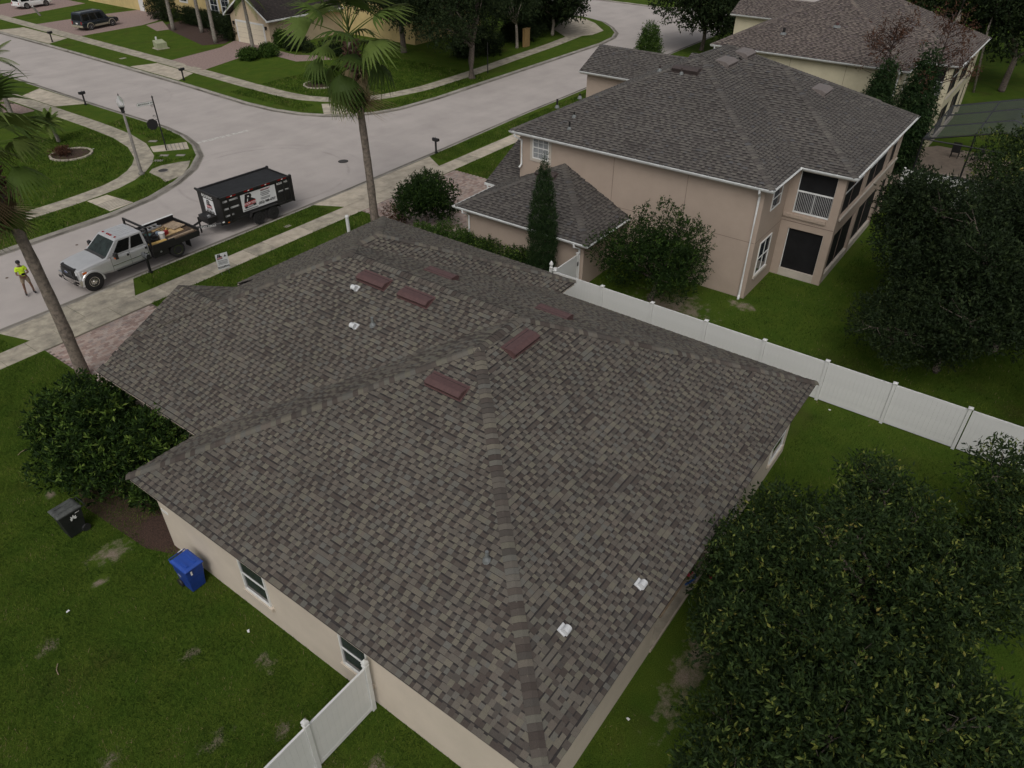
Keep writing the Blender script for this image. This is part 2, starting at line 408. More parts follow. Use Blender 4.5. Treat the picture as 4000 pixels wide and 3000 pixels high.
path_slabs("sidewalk", [(46.4, 130), (45.5, 107), (44.4, 77), (43.65, 62.5), (43.55, 57.5), (43.9, 54.8), (44.9, 52.6), (46.6, 50.7), (48.9, 49.6), (52.6, 48.8), (60, 48.85), (67, 49.3), (75, 49.7), (82, 50.4)], 1.45, 1.5, M_CONC_D)

def apron(polys, label=None, m=M_CONC, z=0.018):
    root = empty("driveway_apron", (polys[0][0][0], polys[0][0][1], 0), kind='structure'); off = -Vector(root.location)
    for p in polys:
        a = sum(p[i][0]*p[(i+1) % len(p)][1]-p[(i+1) % len(p)][0]*p[i][1] for i in range(len(p)))
        if a < 0: p = p[::-1]
        mb = MB(); mb.prism(p, -0.1, z); mb.build("slab", m, root, loc=off)
    return root
apron([[(9.15, 35.74), (9.70, 34.02), (12.25, 34.02), (12.25, 35.74)], [(12.27, 35.74), (12.27, 34.02), (14.82, 34.02), (15.75, 35.74)]], m=M_CONC_D)
apron([[(27.9, 35.76), (28.85, 34.02), (33.3, 34.06), (33.3, 35.78)], [(33.32, 35.78), (33.32, 34.06), (37.85, 34.10), (38.9, 35.9)]])
apron([[(31.33, 77.0), (29.2, 75.7), (29.2, 70.1), (31.33, 68.7)]])
apron([[(41.5, 108), (44.3, 107.2), (44.25, 96.7), (41.5, 95.4)]])
apron([[(41.05, 78.2), (43.5, 77.3), (43.2, 70.7), (40.75, 69.4)]])
apron([[(86, 49.2), (83, 49.0), (80, 50.8), (83, 54.5), (91.2, 58), (91.2, 55.0), (89.5, 52.5)]], z=0.02)
apron([[(70, 36.5), (70.5, 31), (78, 31), (79, 36.6)]])
# tactile kerb ramps: grooved slabs, each rib a bar of its own
def ramp(a, c, d, e, ribs=5):
    root = empty("kerb_ramp", (a[0], a[1], 0), kind='structure'); off = -Vector(root.location)
    p = [a, c, d, e]; ar = sum(p[i][0]*p[(i+1) % 4][1]-p[(i+1) % 4][0]*p[i][1] for i in range(4))
    if ar < 0: p = p[::-1]
    MB().prism(p, -0.1, 0.016).build("slab", M_CONC, root, loc=off)
    A, B, C, D = (Vector(q) for q in (a, c, d, e))
    for i in range(ribs):
        t0 = 0.42+0.55*i/ribs; t1 = t0+0.32*0.55/ribs
        q = [A.lerp(D, t0), B.lerp(C, t0), B.lerp(C, t1), A.lerp(D, t1)]
        mb = MB(); mb.extr([(v.x, v.y, 0.0165) for v in q], (0, 0, 0.010)); mb.build("rib", M_KERB, root, loc=off)
ramp((28.1, 53.95), (27.55, 52.7), (29.55, 51.25), (30.35, 52.75))
ramp((21.1, 47.6), (19.8, 47.6), (19.8, 44.95), (21.4, 45.1), 7)
ramp((43.45, 52.4), (44.75, 51.0), (43.1, 48.35), (41.5, 49.95), 4)

# paved drives -----------------------------------------------------------------
PAVER_STOPS = [(0.0, (0.26, 0.185, 0.16)), (0.25, (0.34, 0.25, 0.215)), (0.5, (0.41, 0.32, 0.275)), (0.75, (0.40, 0.335, 0.295)), (1.0, (0.26, 0.205, 0.19))]
M_PAVER = pieces_mat("clay_pavers", PAVER_STOPS, 'attr', grain=0.18, gscale=25, blotch=0.12)
M_PAVER_O = pieces_mat("clay_paver", PAVER_STOPS, 'obj', grain=0.18, gscale=25, blotch=0.12)
CUBE_Q = np.array([(0, 3, 2, 1), (4, 5, 6, 7), (0, 1, 5, 4), (1, 2, 6, 5), (2, 3, 7, 6), (3, 0, 4, 7)])
def boxes_np(c, d):
    """many boxes at once: centres (n,3), sizes (n,3)"""
    s = np.array([(-1, -1, -1), (1, -1, -1), (1, 1, -1), (-1, 1, -1), (-1, -1, 1), (1, -1, 1), (1, 1, 1), (-1, 1, 1)])*0.5
    v = (c[:, None, :] + s[None]*d[:, None, :]).reshape(-1, 3)
    f = (CUBE_Q[None] + (np.arange(len(c))*8)[:, None, None]).reshape(-1, 4)
    return v, f
def paver_drive(x0, x1, y0, y1, nobj=0, focus=None):
    root = empty("paved_driveway", (x0, y0, 0), kind='structure'); off = -Vector(root.location)
    MB().b2(x0, x1, y0, y1, -0.1, 0.004).build("bed", M_SAND, root, loc=off)
    L, W, g = 0.225, 0.15, 0.008
    cs = []
    r = 0; y = y0+W/2
    while y < y1-W/2:
        x = x0+L/2+(0 if r % 2 == 0 else L/2)
        while x < x1-L/2+0.01: cs.append((x, y)); x += L
        y += W; r += 1
    cs = np.array(cs); z = RNG.uniform(0.006, 0.012, len(cs))
    c3 = np.c_[cs, z]
    if nobj:
        o = np.argsort(((cs-np.array(focus))**2).sum(1)); c3 = c3[o]
        me = MB().box((0, 0, 0), (L-g, W-g, 0.03)).mesh("paver", M_PAVER_O)
        for p in c3[:nobj]: link("paver", me, root, loc=Vector(p)+off)
        c3 = c3[nobj:]
    v, f = boxes_np(c3, np.tile([L-g, W-g, 0.03], (len(c3), 1)))
    link("pavers", np_mesh("pavers", v, f, M_PAVER, np.repeat(RNG.random(len(c3)), 6)), root, loc=off, kind='stuff')
paver_drive(9.7, 14.86, 24.6, 32.69, 300, (11.6, 30.6))
paver_drive(29.0, 37.9, 25.6, 32.72)
M_PAVE_FAR = mat("far_pavers", (0.30, 0.215, 0.19), rough=0.9, scale=6, vary=0.25, bump=0.4, bscale=14, detail=6)
def flat(name, pts, m, z=0.012, kind='structure'):
    a = sum(pts[i][0]*pts[(i+1) % len(pts)][1]-pts[(i+1) % len(pts)][0]*pts[i][1] for i in range(len(pts)))
    if a < 0: pts = pts[::-1]
    return MB().prism(pts, -0.1, z).build(name, m, kind=kind)
flat("paved_driveway", [(45.1, 77.3), (44.4, 70.9), (50.2, 72.6), (55.2, 73.6), (55.2, 80.2), (52, 78.4)], M_PAVE_FAR)
flat("paved_driveway", [(46.2, 108), (45.7, 96.6), (54, 97), (60, 99.5), (62, 107), (54, 108)], M_PAVE_FAR)
flat("paved_driveway", [(46.7, 126), (46.4, 115.3), (58, 118), (58, 128)], M_PAVE_FAR)
flat("paved_driveway", [(15, 75.9), (27.6, 75.9), (27.6, 70.1), (15, 70.1)], M_PAVE_FAR)
flat("path", [(53.2, 72.4), (52.6, 66.5), (55.5, 64.2), (56.2, 66.4), (54.6, 68.8), (54.8, 72.9)], M_PAVE_FAR, 0.014)
flat("path", [(54.2, 96.6), (52.9, 92.2), (54.4, 91.9), (57, 97.4)], M_PAVE_FAR, 0.014)
flat("planting_bed", [(51.4, 80.9), (53.6, 79.7), (56.5, 82), (60, 96), (56, 95), (54.2, 91.6)], M_MULCH, 0.016)
# painted stop line, worn
M_LINE = mat("worn_white_paint", (0.62, 0.60, 0.56), rough=0.85, scale=7, col2=(0.33, 0.31, 0.29), detail=8)
a, c = at(765, 560, -0.1), at(975, 508, -0.1)
d = (c-a).normalized(); n = Vector((-d.y, d.x, 0))
mb = MB()
for k in range(9):
    t0 = k/9+0.005; t1 = t0+random.uniform(0.07, 0.105)
    p, q = a.lerp(c, t0), a.lerp(c, min(t1, 1))
    w0 = random.uniform(0.16, 0.24)
    mb.extr([p-n*w0, q-n*w0, q+n*0.2, p+n*0.2], (0, 0, 0.004))
mb.build("stop_line", M_LINE, kind='structure')

# ------------------------------------------------------------------ shingled roofs
def np_mixed(name, verts, face_arrays, m, rnds, mis=None):
    me = bpy.data.meshes.new(name); verts = np.asarray(verts, dtype=np.float32)
    me.vertices.add(len(verts)); me.vertices.foreach_set('co', verts.ravel())
    tot = np.concatenate([np.full(len(f), f.shape[1], dtype=np.int32) for f in face_arrays])
    loops = np.concatenate([np.asarray(f, dtype=np.int32).ravel() for f in face_arrays])
    me.loops.add(len(loops)); me.loops.foreach_set('vertex_index', loops)
    me.polygons.add(len(tot)); st = np.zeros(len(tot), dtype=np.int32); st[1:] = np.cumsum(tot)[:-1]; me.polygons.foreach_set('loop_start', st)
    for mm in m: me.materials.append(mm)
    if mis is not None: me.polygons.foreach_set('material_index', np.concatenate(mis).astype(np.int32))
    me.polygons.foreach_set('use_smooth', np.zeros(len(tot), dtype=bool))
    me.update(calc_edges=True)
    a = me.attributes.new('rnd', 'FLOAT', 'FACE'); a.data.foreach_set('value', np.concatenate(rnds).astype(np.float32))
    return me
class Block:
    def __init__(s, x0, x1, y0, y1, ze, p, gable=()):
        s.x0, s.x1, s.y0, s.y1, s.ze, s.p = x0, x1, y0, y1, ze, p
        s.sides = [k for k in ('x0', 'x1', 'y0', 'y1') if k not in gable]
    def plane(s, k, x, y):
        if k == 'x0': return s.ze+s.p*(x-s.x0)
        if k == 'x1': return s.ze+s.p*(s.x1-x)
        if k == 'y0': return s.ze+s.p*(y-s.y0)
        return s.ze+s.p*(s.y1-y)
    def h(s, x, y):
        z = np.min(np.stack([s.plane(k, x, y) for k in s.sides]), axis=0)
        ins = (x >= s.x0-1e-4) & (x <= s.x1+1e-4) & (y >= s.y0-1e-4) & (y <= s.y1+1e-4)
        return np.where(ins, z, -1e3)
def clip_poly(poly, g):
    out = []
    for i in range(len(poly)):
        a, c = poly[i-1], poly[i]; ga, gc = g(*a), g(*c)
        if (ga < 0) != (gc < 0):
            t = ga/(ga-gc); out.append((a[0]+(c[0]-a[0])*t, a[1]+(c[1]-a[1])*t))
        if gc >= 0: out.append(c)
    return out
M_EDGE = mat("asphalt_edge", (0.030, 0.027, 0.026), rough=0.95, vary=0.2)
M_DECK = mat("roof_felt", (0.06, 0.055, 0.05), rough=0.95, vary=0.2)
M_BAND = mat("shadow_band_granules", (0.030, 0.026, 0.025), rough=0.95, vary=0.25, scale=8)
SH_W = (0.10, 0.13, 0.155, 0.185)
def in_view(p, margin=0):
    d = Vector(p)-Vector((0, 0, CAM_H)); c = d.dot(CF)
    if c < 1: return False
    u = 2000+FPX*d.dot(CR)/c; v = 1500+FPX*d.dot(CD)/c
    return -margin < u < 4000+margin and -margin < v < 3000+margin
def shingle_roof(root, blocks, excl, stops, key, nobj=0, expo=0.15, wide=1.0, thick=(0.020, 0.009), grain=0.28, lowest_only=None):
    """every visible plane of the joined hip/gable blocks is laid with single tabs, course by course"""
    off = -Vector(root.location)
    ms = pieces_mat(key+"_shingles", stops, 'attr', grain=grain, gscale=55, blotch=0.10)
    mo = pieces_mat(key+"_shingle", stops, 'obj', grain=grain, gscale=55, blotch=0.10)
    rng = np.random.default_rng(len(key)*13+5)
    roof = None
    # deck under the tabs
    xs = sorted(set(sum([[b.x0, b.x1] for b in blocks], []))); ys = sorted(set(sum([[b.y0, b.y1] for b in blocks], [])))
    def fill(a):
        o = []
        for p, q in zip(a, a[1:]):
            n = max(1, int(math.ceil((q-p)/0.35))); o += [p+(q-p)*i/n for i in range(n)]
        return np.array(o+[a[-1]])
    xs, ys = fill(xs), fill(ys)
    X, Y = np.meshgrid(xs, ys, indexing='ij'); Z = np.max(np.stack([b.h(X, Y) for b in blocks]), axis=0)-0.085
    xc, yc = (xs[1:]+xs[:-1])/2, (ys[1:]+ys[:-1])/2; XC, YC = np.meshgrid(xc, yc, indexing='ij')
    ok = np.max(np.stack([b.h(XC, YC) for b in blocks]), axis=0) > -100
    for e in excl: ok &= ~((XC > e[0]) & (XC < e[1]) & (YC > e[2]) & (YC < e[3]))
    idx = np.arange(X.size).reshape(X.shape); q = np.stack([idx[:-1, :-1], idx[1:, :-1], idx[1:, 1:], idx[:-1, 1:]], -1)[ok]
    used = np.unique(q); rm = -np.ones(X.size, dtype=int); rm[used] = np.arange(len(used))
    V = np.stack([X, Y, Z], -1).reshape(-1, 3)[used]
    roof = link("roof", np_mesh("roof", V, rm[q], M_DECK), root, loc=off)
    # tabs
    VV, QF, QR, QM, NG, NR, NM = [], [], [], [], {}, {}, {}
    cand = []   # candidates for single objects
    nv = 0
    for b in blocks:
        ct = 1/math.sqrt(1+b.p*b.p)
        for s in b.sides:
            ax = s[0]; run = (b.x1-b.x0) if ax == 'x' else (b.y1-b.y0); length = (b.y1-b.y0) if ax == 'x' else (b.x1-b.x0)
            t_start = b.y0 if ax == 'x' else b.x0; sg = 1 if s[1] == '0' else -1; base = getattr(b, s)
            e = expo*ct; nc = int(run/2/e)+2 if (('x0' in b.sides and 'x1' in b.sides) if ax == 'x' else ('y0' in b.sides and 'y1' in b.sides)) else int(run/e)+2
            T0, T1, D0, WI = [], [], [], []
            for c in range(nc):
                t = t_start-rng.uniform(0, 0.3)
                n = int(length/0.10/wide)+8
                wi = rng.integers(0, 4, n); w = np.array(SH_W)[wi]*wide; ed = t+np.concatenate([[0], np.cumsum(w)])
                keep = (ed[1:] > t_start) & (ed[:-1] < t_start+length)
                T0.append(ed[:-1][keep]); T1.append(ed[1:][keep]); WI.append(wi[keep]); D0.append(np.full(keep.sum(), c*e-0.02*(c == 0)))
            T0, T1, D0, WI = map(np.concatenate, (T0, T1, D0, WI)); D1 = D0+e
            full0 = (T0 >= t_start) & (T1 <= t_start+length)
            T0 = np.clip(T0, t_start, t_start+length); T1 = np.clip(T1, t_start, t_start+length)
            thickf = (np.arange(len(T0)) % 2 == 0) ^ (rng.random(len(T0)) < 0.07)
            rnd = np.where(thickf, rng.uniform(0.46, 1.0, len(T0)), rng.uniform(0.0, 0.52, len(T0)))
            def pl(t, d, base=base, sg=sg, ax=ax):
                return (base+sg*d, t) if ax == 'x' else (t, base+sg*d)
            cor = [pl(T0, D0), pl(T1, D0), pl(T1, D1), pl(T0, D1)]
            hid = np.zeros((4, len(T0)), dtype=bool); own = np.zeros((4, len(T0)), dtype=bool)
            for i, (x, y) in enumerate(cor):
                zi = b.plane(s, x, y)
                for k in b.sides:
                    if k != s: own[i] |= b.plane(k, x, y) < zi-1e-4
                for oi_, o in enumerate(blocks):
                    if o is not b: hid[i] |= o.h(x, y) > zi+(1e-4 if oi_ > blocks.index(b) else -1e-3)
            xm, ym = pl((T0+T1)/2, (D0+D1)/2)
            dead = np.zeros(len(T0), dtype=bool)
            for q_ in excl: dead |= (xm > q_[0]) & (xm < q_[1]) & (ym > q_[2]) & (ym < q_[3])
            gone = dead | (own | hid).all(0)
            clean = ~gone & ~(own | hid).any(0)
            th = np.where(thickf, thick[0], thick[1])
            ci = np.where(clean)[0]
            if nobj:
                for i in ci:
                    if full0[i]:
                        px, py = pl((T0[i]+T1[i])/2, (D0[i]+D1[i])/2); z = b.plane(s, px, py)
                        dist = math.sqrt(px*px+py*py+(CAM_H-z)**2)
                        if dist < 17.5 and in_view((px, py, z)): cand.append((dist, b, s, i, T0[i], T1[i], D0[i], WI[i], thickf[i], len(cand)))
            cidx = {}
            # clean tabs as arrays
            def emit(ii, T0=T0, T1=T1, D0=D0, th=th, rnd=rnd, pl=pl, b=b, s=s, e=e, sg=sg, ax=ax):
                nonlocal nv
                t0, t1, d0, t_ = T0[ii], T1[ii], D0[ii], th[ii]; d1 = d0+e*1.22
                P = []
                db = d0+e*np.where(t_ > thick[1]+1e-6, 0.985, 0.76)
                for t, d, lift in ((t0, d0, 1), (t1, d0, 1), (t1, d1, 0), (t0, d1, 0), (t0, d0, -1), (t1, d0, -1), (t1, db, 2), (t0, db, 2)):
                    x, y = pl(t, d); z = b.plane(s, x, y)+ (t_ if lift == 1 else (-0.004 if lift == 0 else (-0.015 if lift == -1 else (t_+(-0.004-t_)*(db-d0)/(d1-d0)))))
                    P.append(np.stack([x, y, z], -1))
                v = np.stack(P, 1).reshape(-1, 3); bs = nv+np.arange(len(ii))*8
                fl = lambda a: (bs[:, None]+np.array(a)[None])
                flip = (sg == 1) == (ax == 'x')
                QF.append(fl([0, 7, 6, 1]) if flip else fl([0, 1, 6, 7])); QR.append(rnd[ii]); QM.append(np.zeros(len(ii)))
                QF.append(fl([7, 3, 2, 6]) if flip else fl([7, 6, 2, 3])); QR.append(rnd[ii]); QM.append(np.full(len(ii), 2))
                QF.append(fl([0, 1, 5, 4])); QR.append(rnd[ii]); QM.append(np.ones(len(ii)))
                NG.setdefault(3, []).append(fl([0, 4, 3])); NR.setdefault(3, []).append(rnd[ii]); NM.setdefault(3, []).append(np.ones(len(ii)))
                NG.setdefault(3, []).append(fl([1, 2, 5])); NR.setdefault(3, []).append(rnd[ii]); NM.setdefault(3, []).append(np.ones(len(ii)))
                VV.append(v); nv += len(v)
            b._emit = getattr(b, '_emit', {}); b._emit[s] = (emit, ci)
            # cut tabs along hips and valleys
            for i in np.where(~gone & ~clean)[0]:
                poly = [pl(T0[i], D0[i]), pl(T1[i], D0[i]), pl(T1[i], D1[i]), pl(T0[i], D1[i])]
                for k in b.sides:
                    if k != s: poly = clip_poly(poly, lambda x, y, k=k: b.plane(k, x, y)-b.plane(s, x, y)+1e-6)
                    if len(poly) < 3: break
                if len(poly) >= 3:
                    for o in blocks:
                        if o is b: continue
                        ks = set()
                        for (x, y) in poly:
                            if o.h(np.array(x), np.array(y)) > b.plane(s, x, y)+1e-4: ks.add(min(o.sides, key=lambda k: o.plane(k, x, y)))
                        for k in ks:
                            poly = clip_poly(poly, lambda x, y, k=k, o=o: b.plane(s, x, y)-o.plane(k, x, y)+1e-6)
                            if len(poly) < 3: break
                        if len(poly) < 3: break
                if len(poly) < 3 or len(poly) > 8: continue
                P = []
                for (x, y) in poly:
                    d = (sg*(x-base)) if ax == 'x' else (sg*(y-base)); f = 1-min(max((d-D0[i])/e, 0), 1)
                    P.append((x, y, b.plane(s, x, y)+th[i]*f*0.9+0.001))
                nrm = (Vector(P[1])-Vector(P[0])).cross(Vector(P[2])-Vector(P[0]))
                n = len(P); ids = list(range(nv, nv+n)); ids = ids if nrm.z > 0 else ids[::-1]
                VV.append(np.array(P)); nv += n
                NG.setdefault(n, []).append(np.array([ids])); NR.setdefault(n, []).append(np.array([rnd[i]])); NM.setdefault(n, []).append(np.zeros(1))
    # the nearest tabs become objects of their own
    cand.sort(key=lambda c: c[0]); sel = cand[:nobj]; taken = {}
    for c in sel: taken.setdefault((id(c[1]), c[2]), set()).add(c[3])
    for b in blocks:
        for s in b.sides:
            emit, ci = b._emit[s]; tk = taken.get((id(b), s), set())
            emit(np.array([i for i in ci if i not in tk], dtype=int))
    meshes = {}
    for (_, b, s, i, t0, t1, d0, wi, tf, _n) in sel:
        kk = (wi, bool(tf)); ct = 1/math.sqrt(1+b.p*b.p)
        if kk not in meshes:
            w = SH_W[wi]*wide/2; t_ = thick[0] if tf else thick[1]; L = expo*1.22
            bd = expo*(0.985 if tf else 0.76); zb = t_+(-0.004-t_)*bd/L
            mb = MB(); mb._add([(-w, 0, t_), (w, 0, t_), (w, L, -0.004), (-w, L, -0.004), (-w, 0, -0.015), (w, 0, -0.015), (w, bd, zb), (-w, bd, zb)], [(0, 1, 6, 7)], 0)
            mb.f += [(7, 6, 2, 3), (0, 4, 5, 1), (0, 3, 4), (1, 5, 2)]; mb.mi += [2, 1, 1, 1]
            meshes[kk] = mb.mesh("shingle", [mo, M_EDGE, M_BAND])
        ax = s[0]; sg = 1 if s[1] == '0' else -1; base = getattr(b, s)
        x, y = (base+sg*d0, (t0+t1)/2) if ax == 'x' else ((t0+t1)/2, base+sg*d0)
        up = Vector((sg*ct, 0, b.p*ct)) if ax == 'x' else Vector((0, sg*ct, b.p*ct))
        nr = Vector((-sg*b.p, 0, 1)) if ax == 'x' else Vector((0, -sg*b.p, 1))
        xa = up.cross(nr.normalized())
        M = frame(xa, nr, (x, y, b.plane(s, x, y)))
        link("shingle", meshes[kk], roof, M=M)
    fa, ra, ma = [np.concatenate(QF)], [np.concatenate(QR)], [np.concatenate(QM)]
    for n in NG:
        if n == 4: fa[0] = np.concatenate([fa[0]]+NG[4]); ra[0] = np.concatenate([ra[0]]+NR[4]); ma[0] = np.concatenate([ma[0]]+NM[4])
        else: fa.append(np.concatenate(NG[n])); ra.append(np.concatenate(NR[n])); ma.append(np.concatenate(NM[n]))
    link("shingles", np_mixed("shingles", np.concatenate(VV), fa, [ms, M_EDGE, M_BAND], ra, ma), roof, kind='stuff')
    for b in blocks: b._emit = {}
    return roof, ms, mo
def cap_mesh(slope, m, w=0.15, expo=0.143):
    """one bent cap shingle; local X runs up the hip"""
    ys = [-w, -w*0.55, -w*0.18, w*0.18, w*0.55, w]; L = expo*1.25
    def prof(x, lift): return [(x, y, -slope*max(abs(y)-0.012, 0)+lift) for y in ys]
    mb = MB(); n = len(ys)
    mb._add(prof(0, 0.032)+prof(L, 0.012)+prof(0, 0.006), [])
    for k in range(n-1):
        mb.f += [(k, n+k, n+k+1, k+1)]; mb.mi += [0]
        mb.f += [(k, k+1, 2*n+k+1, 2*n+k)]; mb.mi += [1]
    return mb.mesh("ridge_cap", [m, M_EDGE])
def caps(roof, segs, mo, ms, p, nobj=300, expo=0.143, w=0.15):
    """segs: (low point, high point, 'hip'|'ridge')"""
    me = {'hip': cap_mesh(p/math.sqrt(2), mo, w, expo), 'ridge': cap_mesh(p, mo, w, expo)}
    allc = []
    for a, c, k in segs:
        a, c = Vector(a), Vector(c); L = (c-a).length; u = (c-a)/L; n = int(L/expo)
        for i in range(n):
            q = a+u*(i*expo); allc.append(((q-Vector((0, 0, CAM_H))).length + (0 if in_view(q) else 1000), frame(u, (0, 0, 1), q), k))
    allc.sort(key=lambda t: t[0])
    for d, M, k in allc[:nobj]: link("ridge_cap", me[k], roof, M=M)
    if len(allc) > nobj:
        VV, FF, RR, MM = [], [], [], []; nv = 0
        for d, M, k in allc[nobj:]:
            src = me[k]; vs = np.array([tuple(M @ v.co) for v in src.vertices]); fs = np.array([tuple(p_.vertices) for p_ in src.polygons])
            VV.append(vs); FF.append(fs+nv); nv += len(vs); RR.append(np.full(len(fs), RNG.uniform(0.2, 1.0))); MM.append([p_.material_index for p_ in src.polygons])
        link("ridge_caps", np_mesh("ridge_caps", np.concatenate(VV), np.concatenate(FF), [ms, M_EDGE], np.concatenate(RR), mi=np.concatenate(MM)), roof, kind='stuff')

# roof fittings ----------------------------------------------------------------
def roof_vent(root_name, x_axis, normal, loc, m, label, group, W=1.25, D=0.47, Ht=0.16):
    """long low slant-back box vent: local X along the slope contour, local Y up the slope"""
    o = empty(root_name, loc, label=label, cat="roof vent", group=group); o.matrix_world = frame(x_axis, normal, loc)
    mb = MB(); prof = [(-D*0.5, 0.035), (-D*0.5, Ht), (-D*0.12, Ht*1.02), (D*0.5, 0.02), (D*0.5, 0.0), (-D*0.42, 0.03)]
    mb.extr([(-W/2, y, z) for y, z in prof], (W, 0, 0)); mb.build("hood", m, o)
    mb = MB(); mb.b2(-W/2+0.03, W/2-0.03, -D*0.47, D*0.35, -0.02, 0.06); mb.build("base", MATS["vent_dark"], o)
    mb = MB(); mb.b2(-W/2-0.03, W/2+0.03, -D*0.58, D*0.55, -0.02, 0.022); mb.build("flashing", m, o)
    return o
M_VENT = mat("brown_vent_metal", (0.100, 0.055, 0.053), rough=0.45, metal=0.0, vary=0.12, scale=9, spec=0.4)
M_VENT_G = mat("grey_brown_vent_metal", (0.17, 0.145, 0.135), rough=0.5, vary=0.12, scale=9)
mat("vent_dark", (0.012, 0.011, 0.011), rough=0.9)
M_WHITE_METAL = mat("white_metal", (0.62, 0.63, 0.64), rough=0.4, vary=0.08, scale=12)
def gooseneck(loc, up, normal, label):
    """white hooded exhaust vent: curved hood open down the slope, local Y up the slope"""
    x = Vector(up).cross(Vector(normal)); o = empty("exhaust_vent", loc, label=label, cat="roof vent"); o.matrix_world = frame(x, normal, loc)
    r = 0.095; W = 0.18; prof = []
    for k in range(9):
        a = math.radians(-10+k*24); prof.append((math.cos(math.radians(180)-a)*r, 0.10+math.sin(a)*r*1.15))
    outer = [(y, z) for y, z in prof]; pts = [(-W/2, y, max(z, 0.0)) for y, z in outer]
    mb = MB(); mb.extr([(-W/2, -r, 0.03)]+[(-W/2, -r*math.cos(math.radians(a)), 0.09+r*math.sin(math.radians(a))) for a in (0, 25, 50, 75, 100, 125, 150)]+[(-W/2, r*1.1, 0.0)], (W, 0, 0))
    mb.build("hood", M_WHITE_METAL, o, smooth=False)
    mb = MB(); mb.b2(-0.12, 0.12, -0.06, 0.16, -0.02, 0.024); mb.build("flashing", M_WHITE_METAL, o)
    mb = MB(); mb.b2(-W/2+0.03, W/2-0.03, -r-0.004, -r+0.02, 0.02, 0.11); mb.build("opening", MATS["vent_dark"], o)
    return o
M_LEAD = mat("lead_grey", (0.16, 0.17, 0.17), rough=0.5, vary=0.15)
def pipe_vent(loc, label, h=0.28, r=0.045, m=None):
    o = empty("vent_pipe", loc, label=label, cat="vent pipe")
    MB().tube([(0, 0, -0.1), (0, 0, h)], r, 10).build("pipe", m or M_LEAD, o)
    MB().lathe([(r*2.6, -0.06), (r*2.2, 0.02), (r*1.15, 0.09), (r*1.1, 0.10)], 12).build("boot", M_LEAD, o)
    return o

# windows ----------------------------------------------------------------------
M_FRAME = mat("white_window_frame", (0.72, 0.72, 0.70), rough=0.5, vary=0.06)
M_GLASS = glass_mat("window_glass", (0.035, 0.042, 0.05))
M_BLIND = mat("glass_with_blinds", (0.30, 0.31, 0.32), rough=0.15, vary=0.2, scale=3, spec=0.8)
def window(parent, off, origin, axis, w, h, depth=0.06, cols=1, rows=2, sill=None, glass=None, muntin=0, surround=None, bar=0.05):
    """sash window on a wall; axis = unit vector along the wall to the viewer's right, outward = axis x up ... built as frame, panes, sill"""
    ax = Vector(axis); out = ax.cross(Vector((0, 0, 1))); o = Vector(origin)
    def bx(mb, a0, a1, z0, z1, d0, d1):
        c = o+ax*((a0+a1)/2)+Vector((0, 0, (z0+z1)/2))+out*((d0+d1)/2)
        M = Matrix((ax, out, Vector((0, 0, 1)))).transposed(); mb.box(c, (a1-a0, d1-d0, z1-z0), M=M)
    root = None
    fr = MB(); bx(fr, 0, w, 0, bar, -0.02, depth); bx(fr, 0, w, h-bar, h, -0.02, depth); bx(fr, 0, bar, bar, h-bar, -0.02, depth-0.002); bx(fr, w-bar, w, bar, h-bar, -0.02, depth-0.002)
    root = fr.build("window", M_FRAME, parent, loc=off)
    pw, ph = (w-2*bar)/cols, (h-2*bar)/rows
    for i in range(cols):
        for j in range(rows):
            p = MB(); bx(p, bar+i*pw+0.012, bar+(i+1)*pw-0.012, bar+j*ph+0.012, bar+(j+1)*ph-0.012, -0.01, 0.012 if j == 0 else 0.02)
            p.build("pane", glass or M_GLASS, root)
            if muntin:
                for q in range(1, muntin+1):
                    t = MB(); bx(t, bar+i*pw+pw*q/(muntin+1)-0.01, bar+i*pw+pw*q/(muntin+1)+0.01, bar+j*ph, bar+(j+1)*ph, 0.02, 0.032); t.build("muntin", M_FRAME, root)
                t = MB(); bx(t, bar+i*pw, bar+(i+1)*pw, bar+(j+0.5)*ph-0.01, bar+(j+0.5)*ph+0.01, 0.021, 0.033); t.build("muntin", M_FRAME, root)
    for j in range(1, rows):
        t = MB(); bx(t, bar, w-bar, bar+j*ph-0.028, bar+j*ph+0.028, -0.01, depth-0.012); t.build("sash_rail", M_FRAME, root)
    for i in range(1, cols):
        t = MB(); bx(t, bar+i*pw-0.025, bar+i*pw+0.025, bar, h-bar, -0.01, depth-0.014); t.build("mullion", M_FRAME, root)
    if sill:
        t = MB(); bx(t, -0.08, w+0.08, -0.14, -0.004, -0.02, 0.09); t.build("sill", sill, root)
    if surround:
        t = MB(); s_ = 0.16
        bx(t, -s_, -0.004, -s_, h+s_, -0.02, 0.035); bx(t, w+0.004, w+s_, -s_, h+s_, -0.02, 0.035); bx(t, -0.004, w+0.004, h+0.004, h+s_, -0.02, 0.034); bx(t, -0.004, w+0.004, -s_, -0.004, -0.02, 0.034)
        t.build("surround", surround, root)
    return root
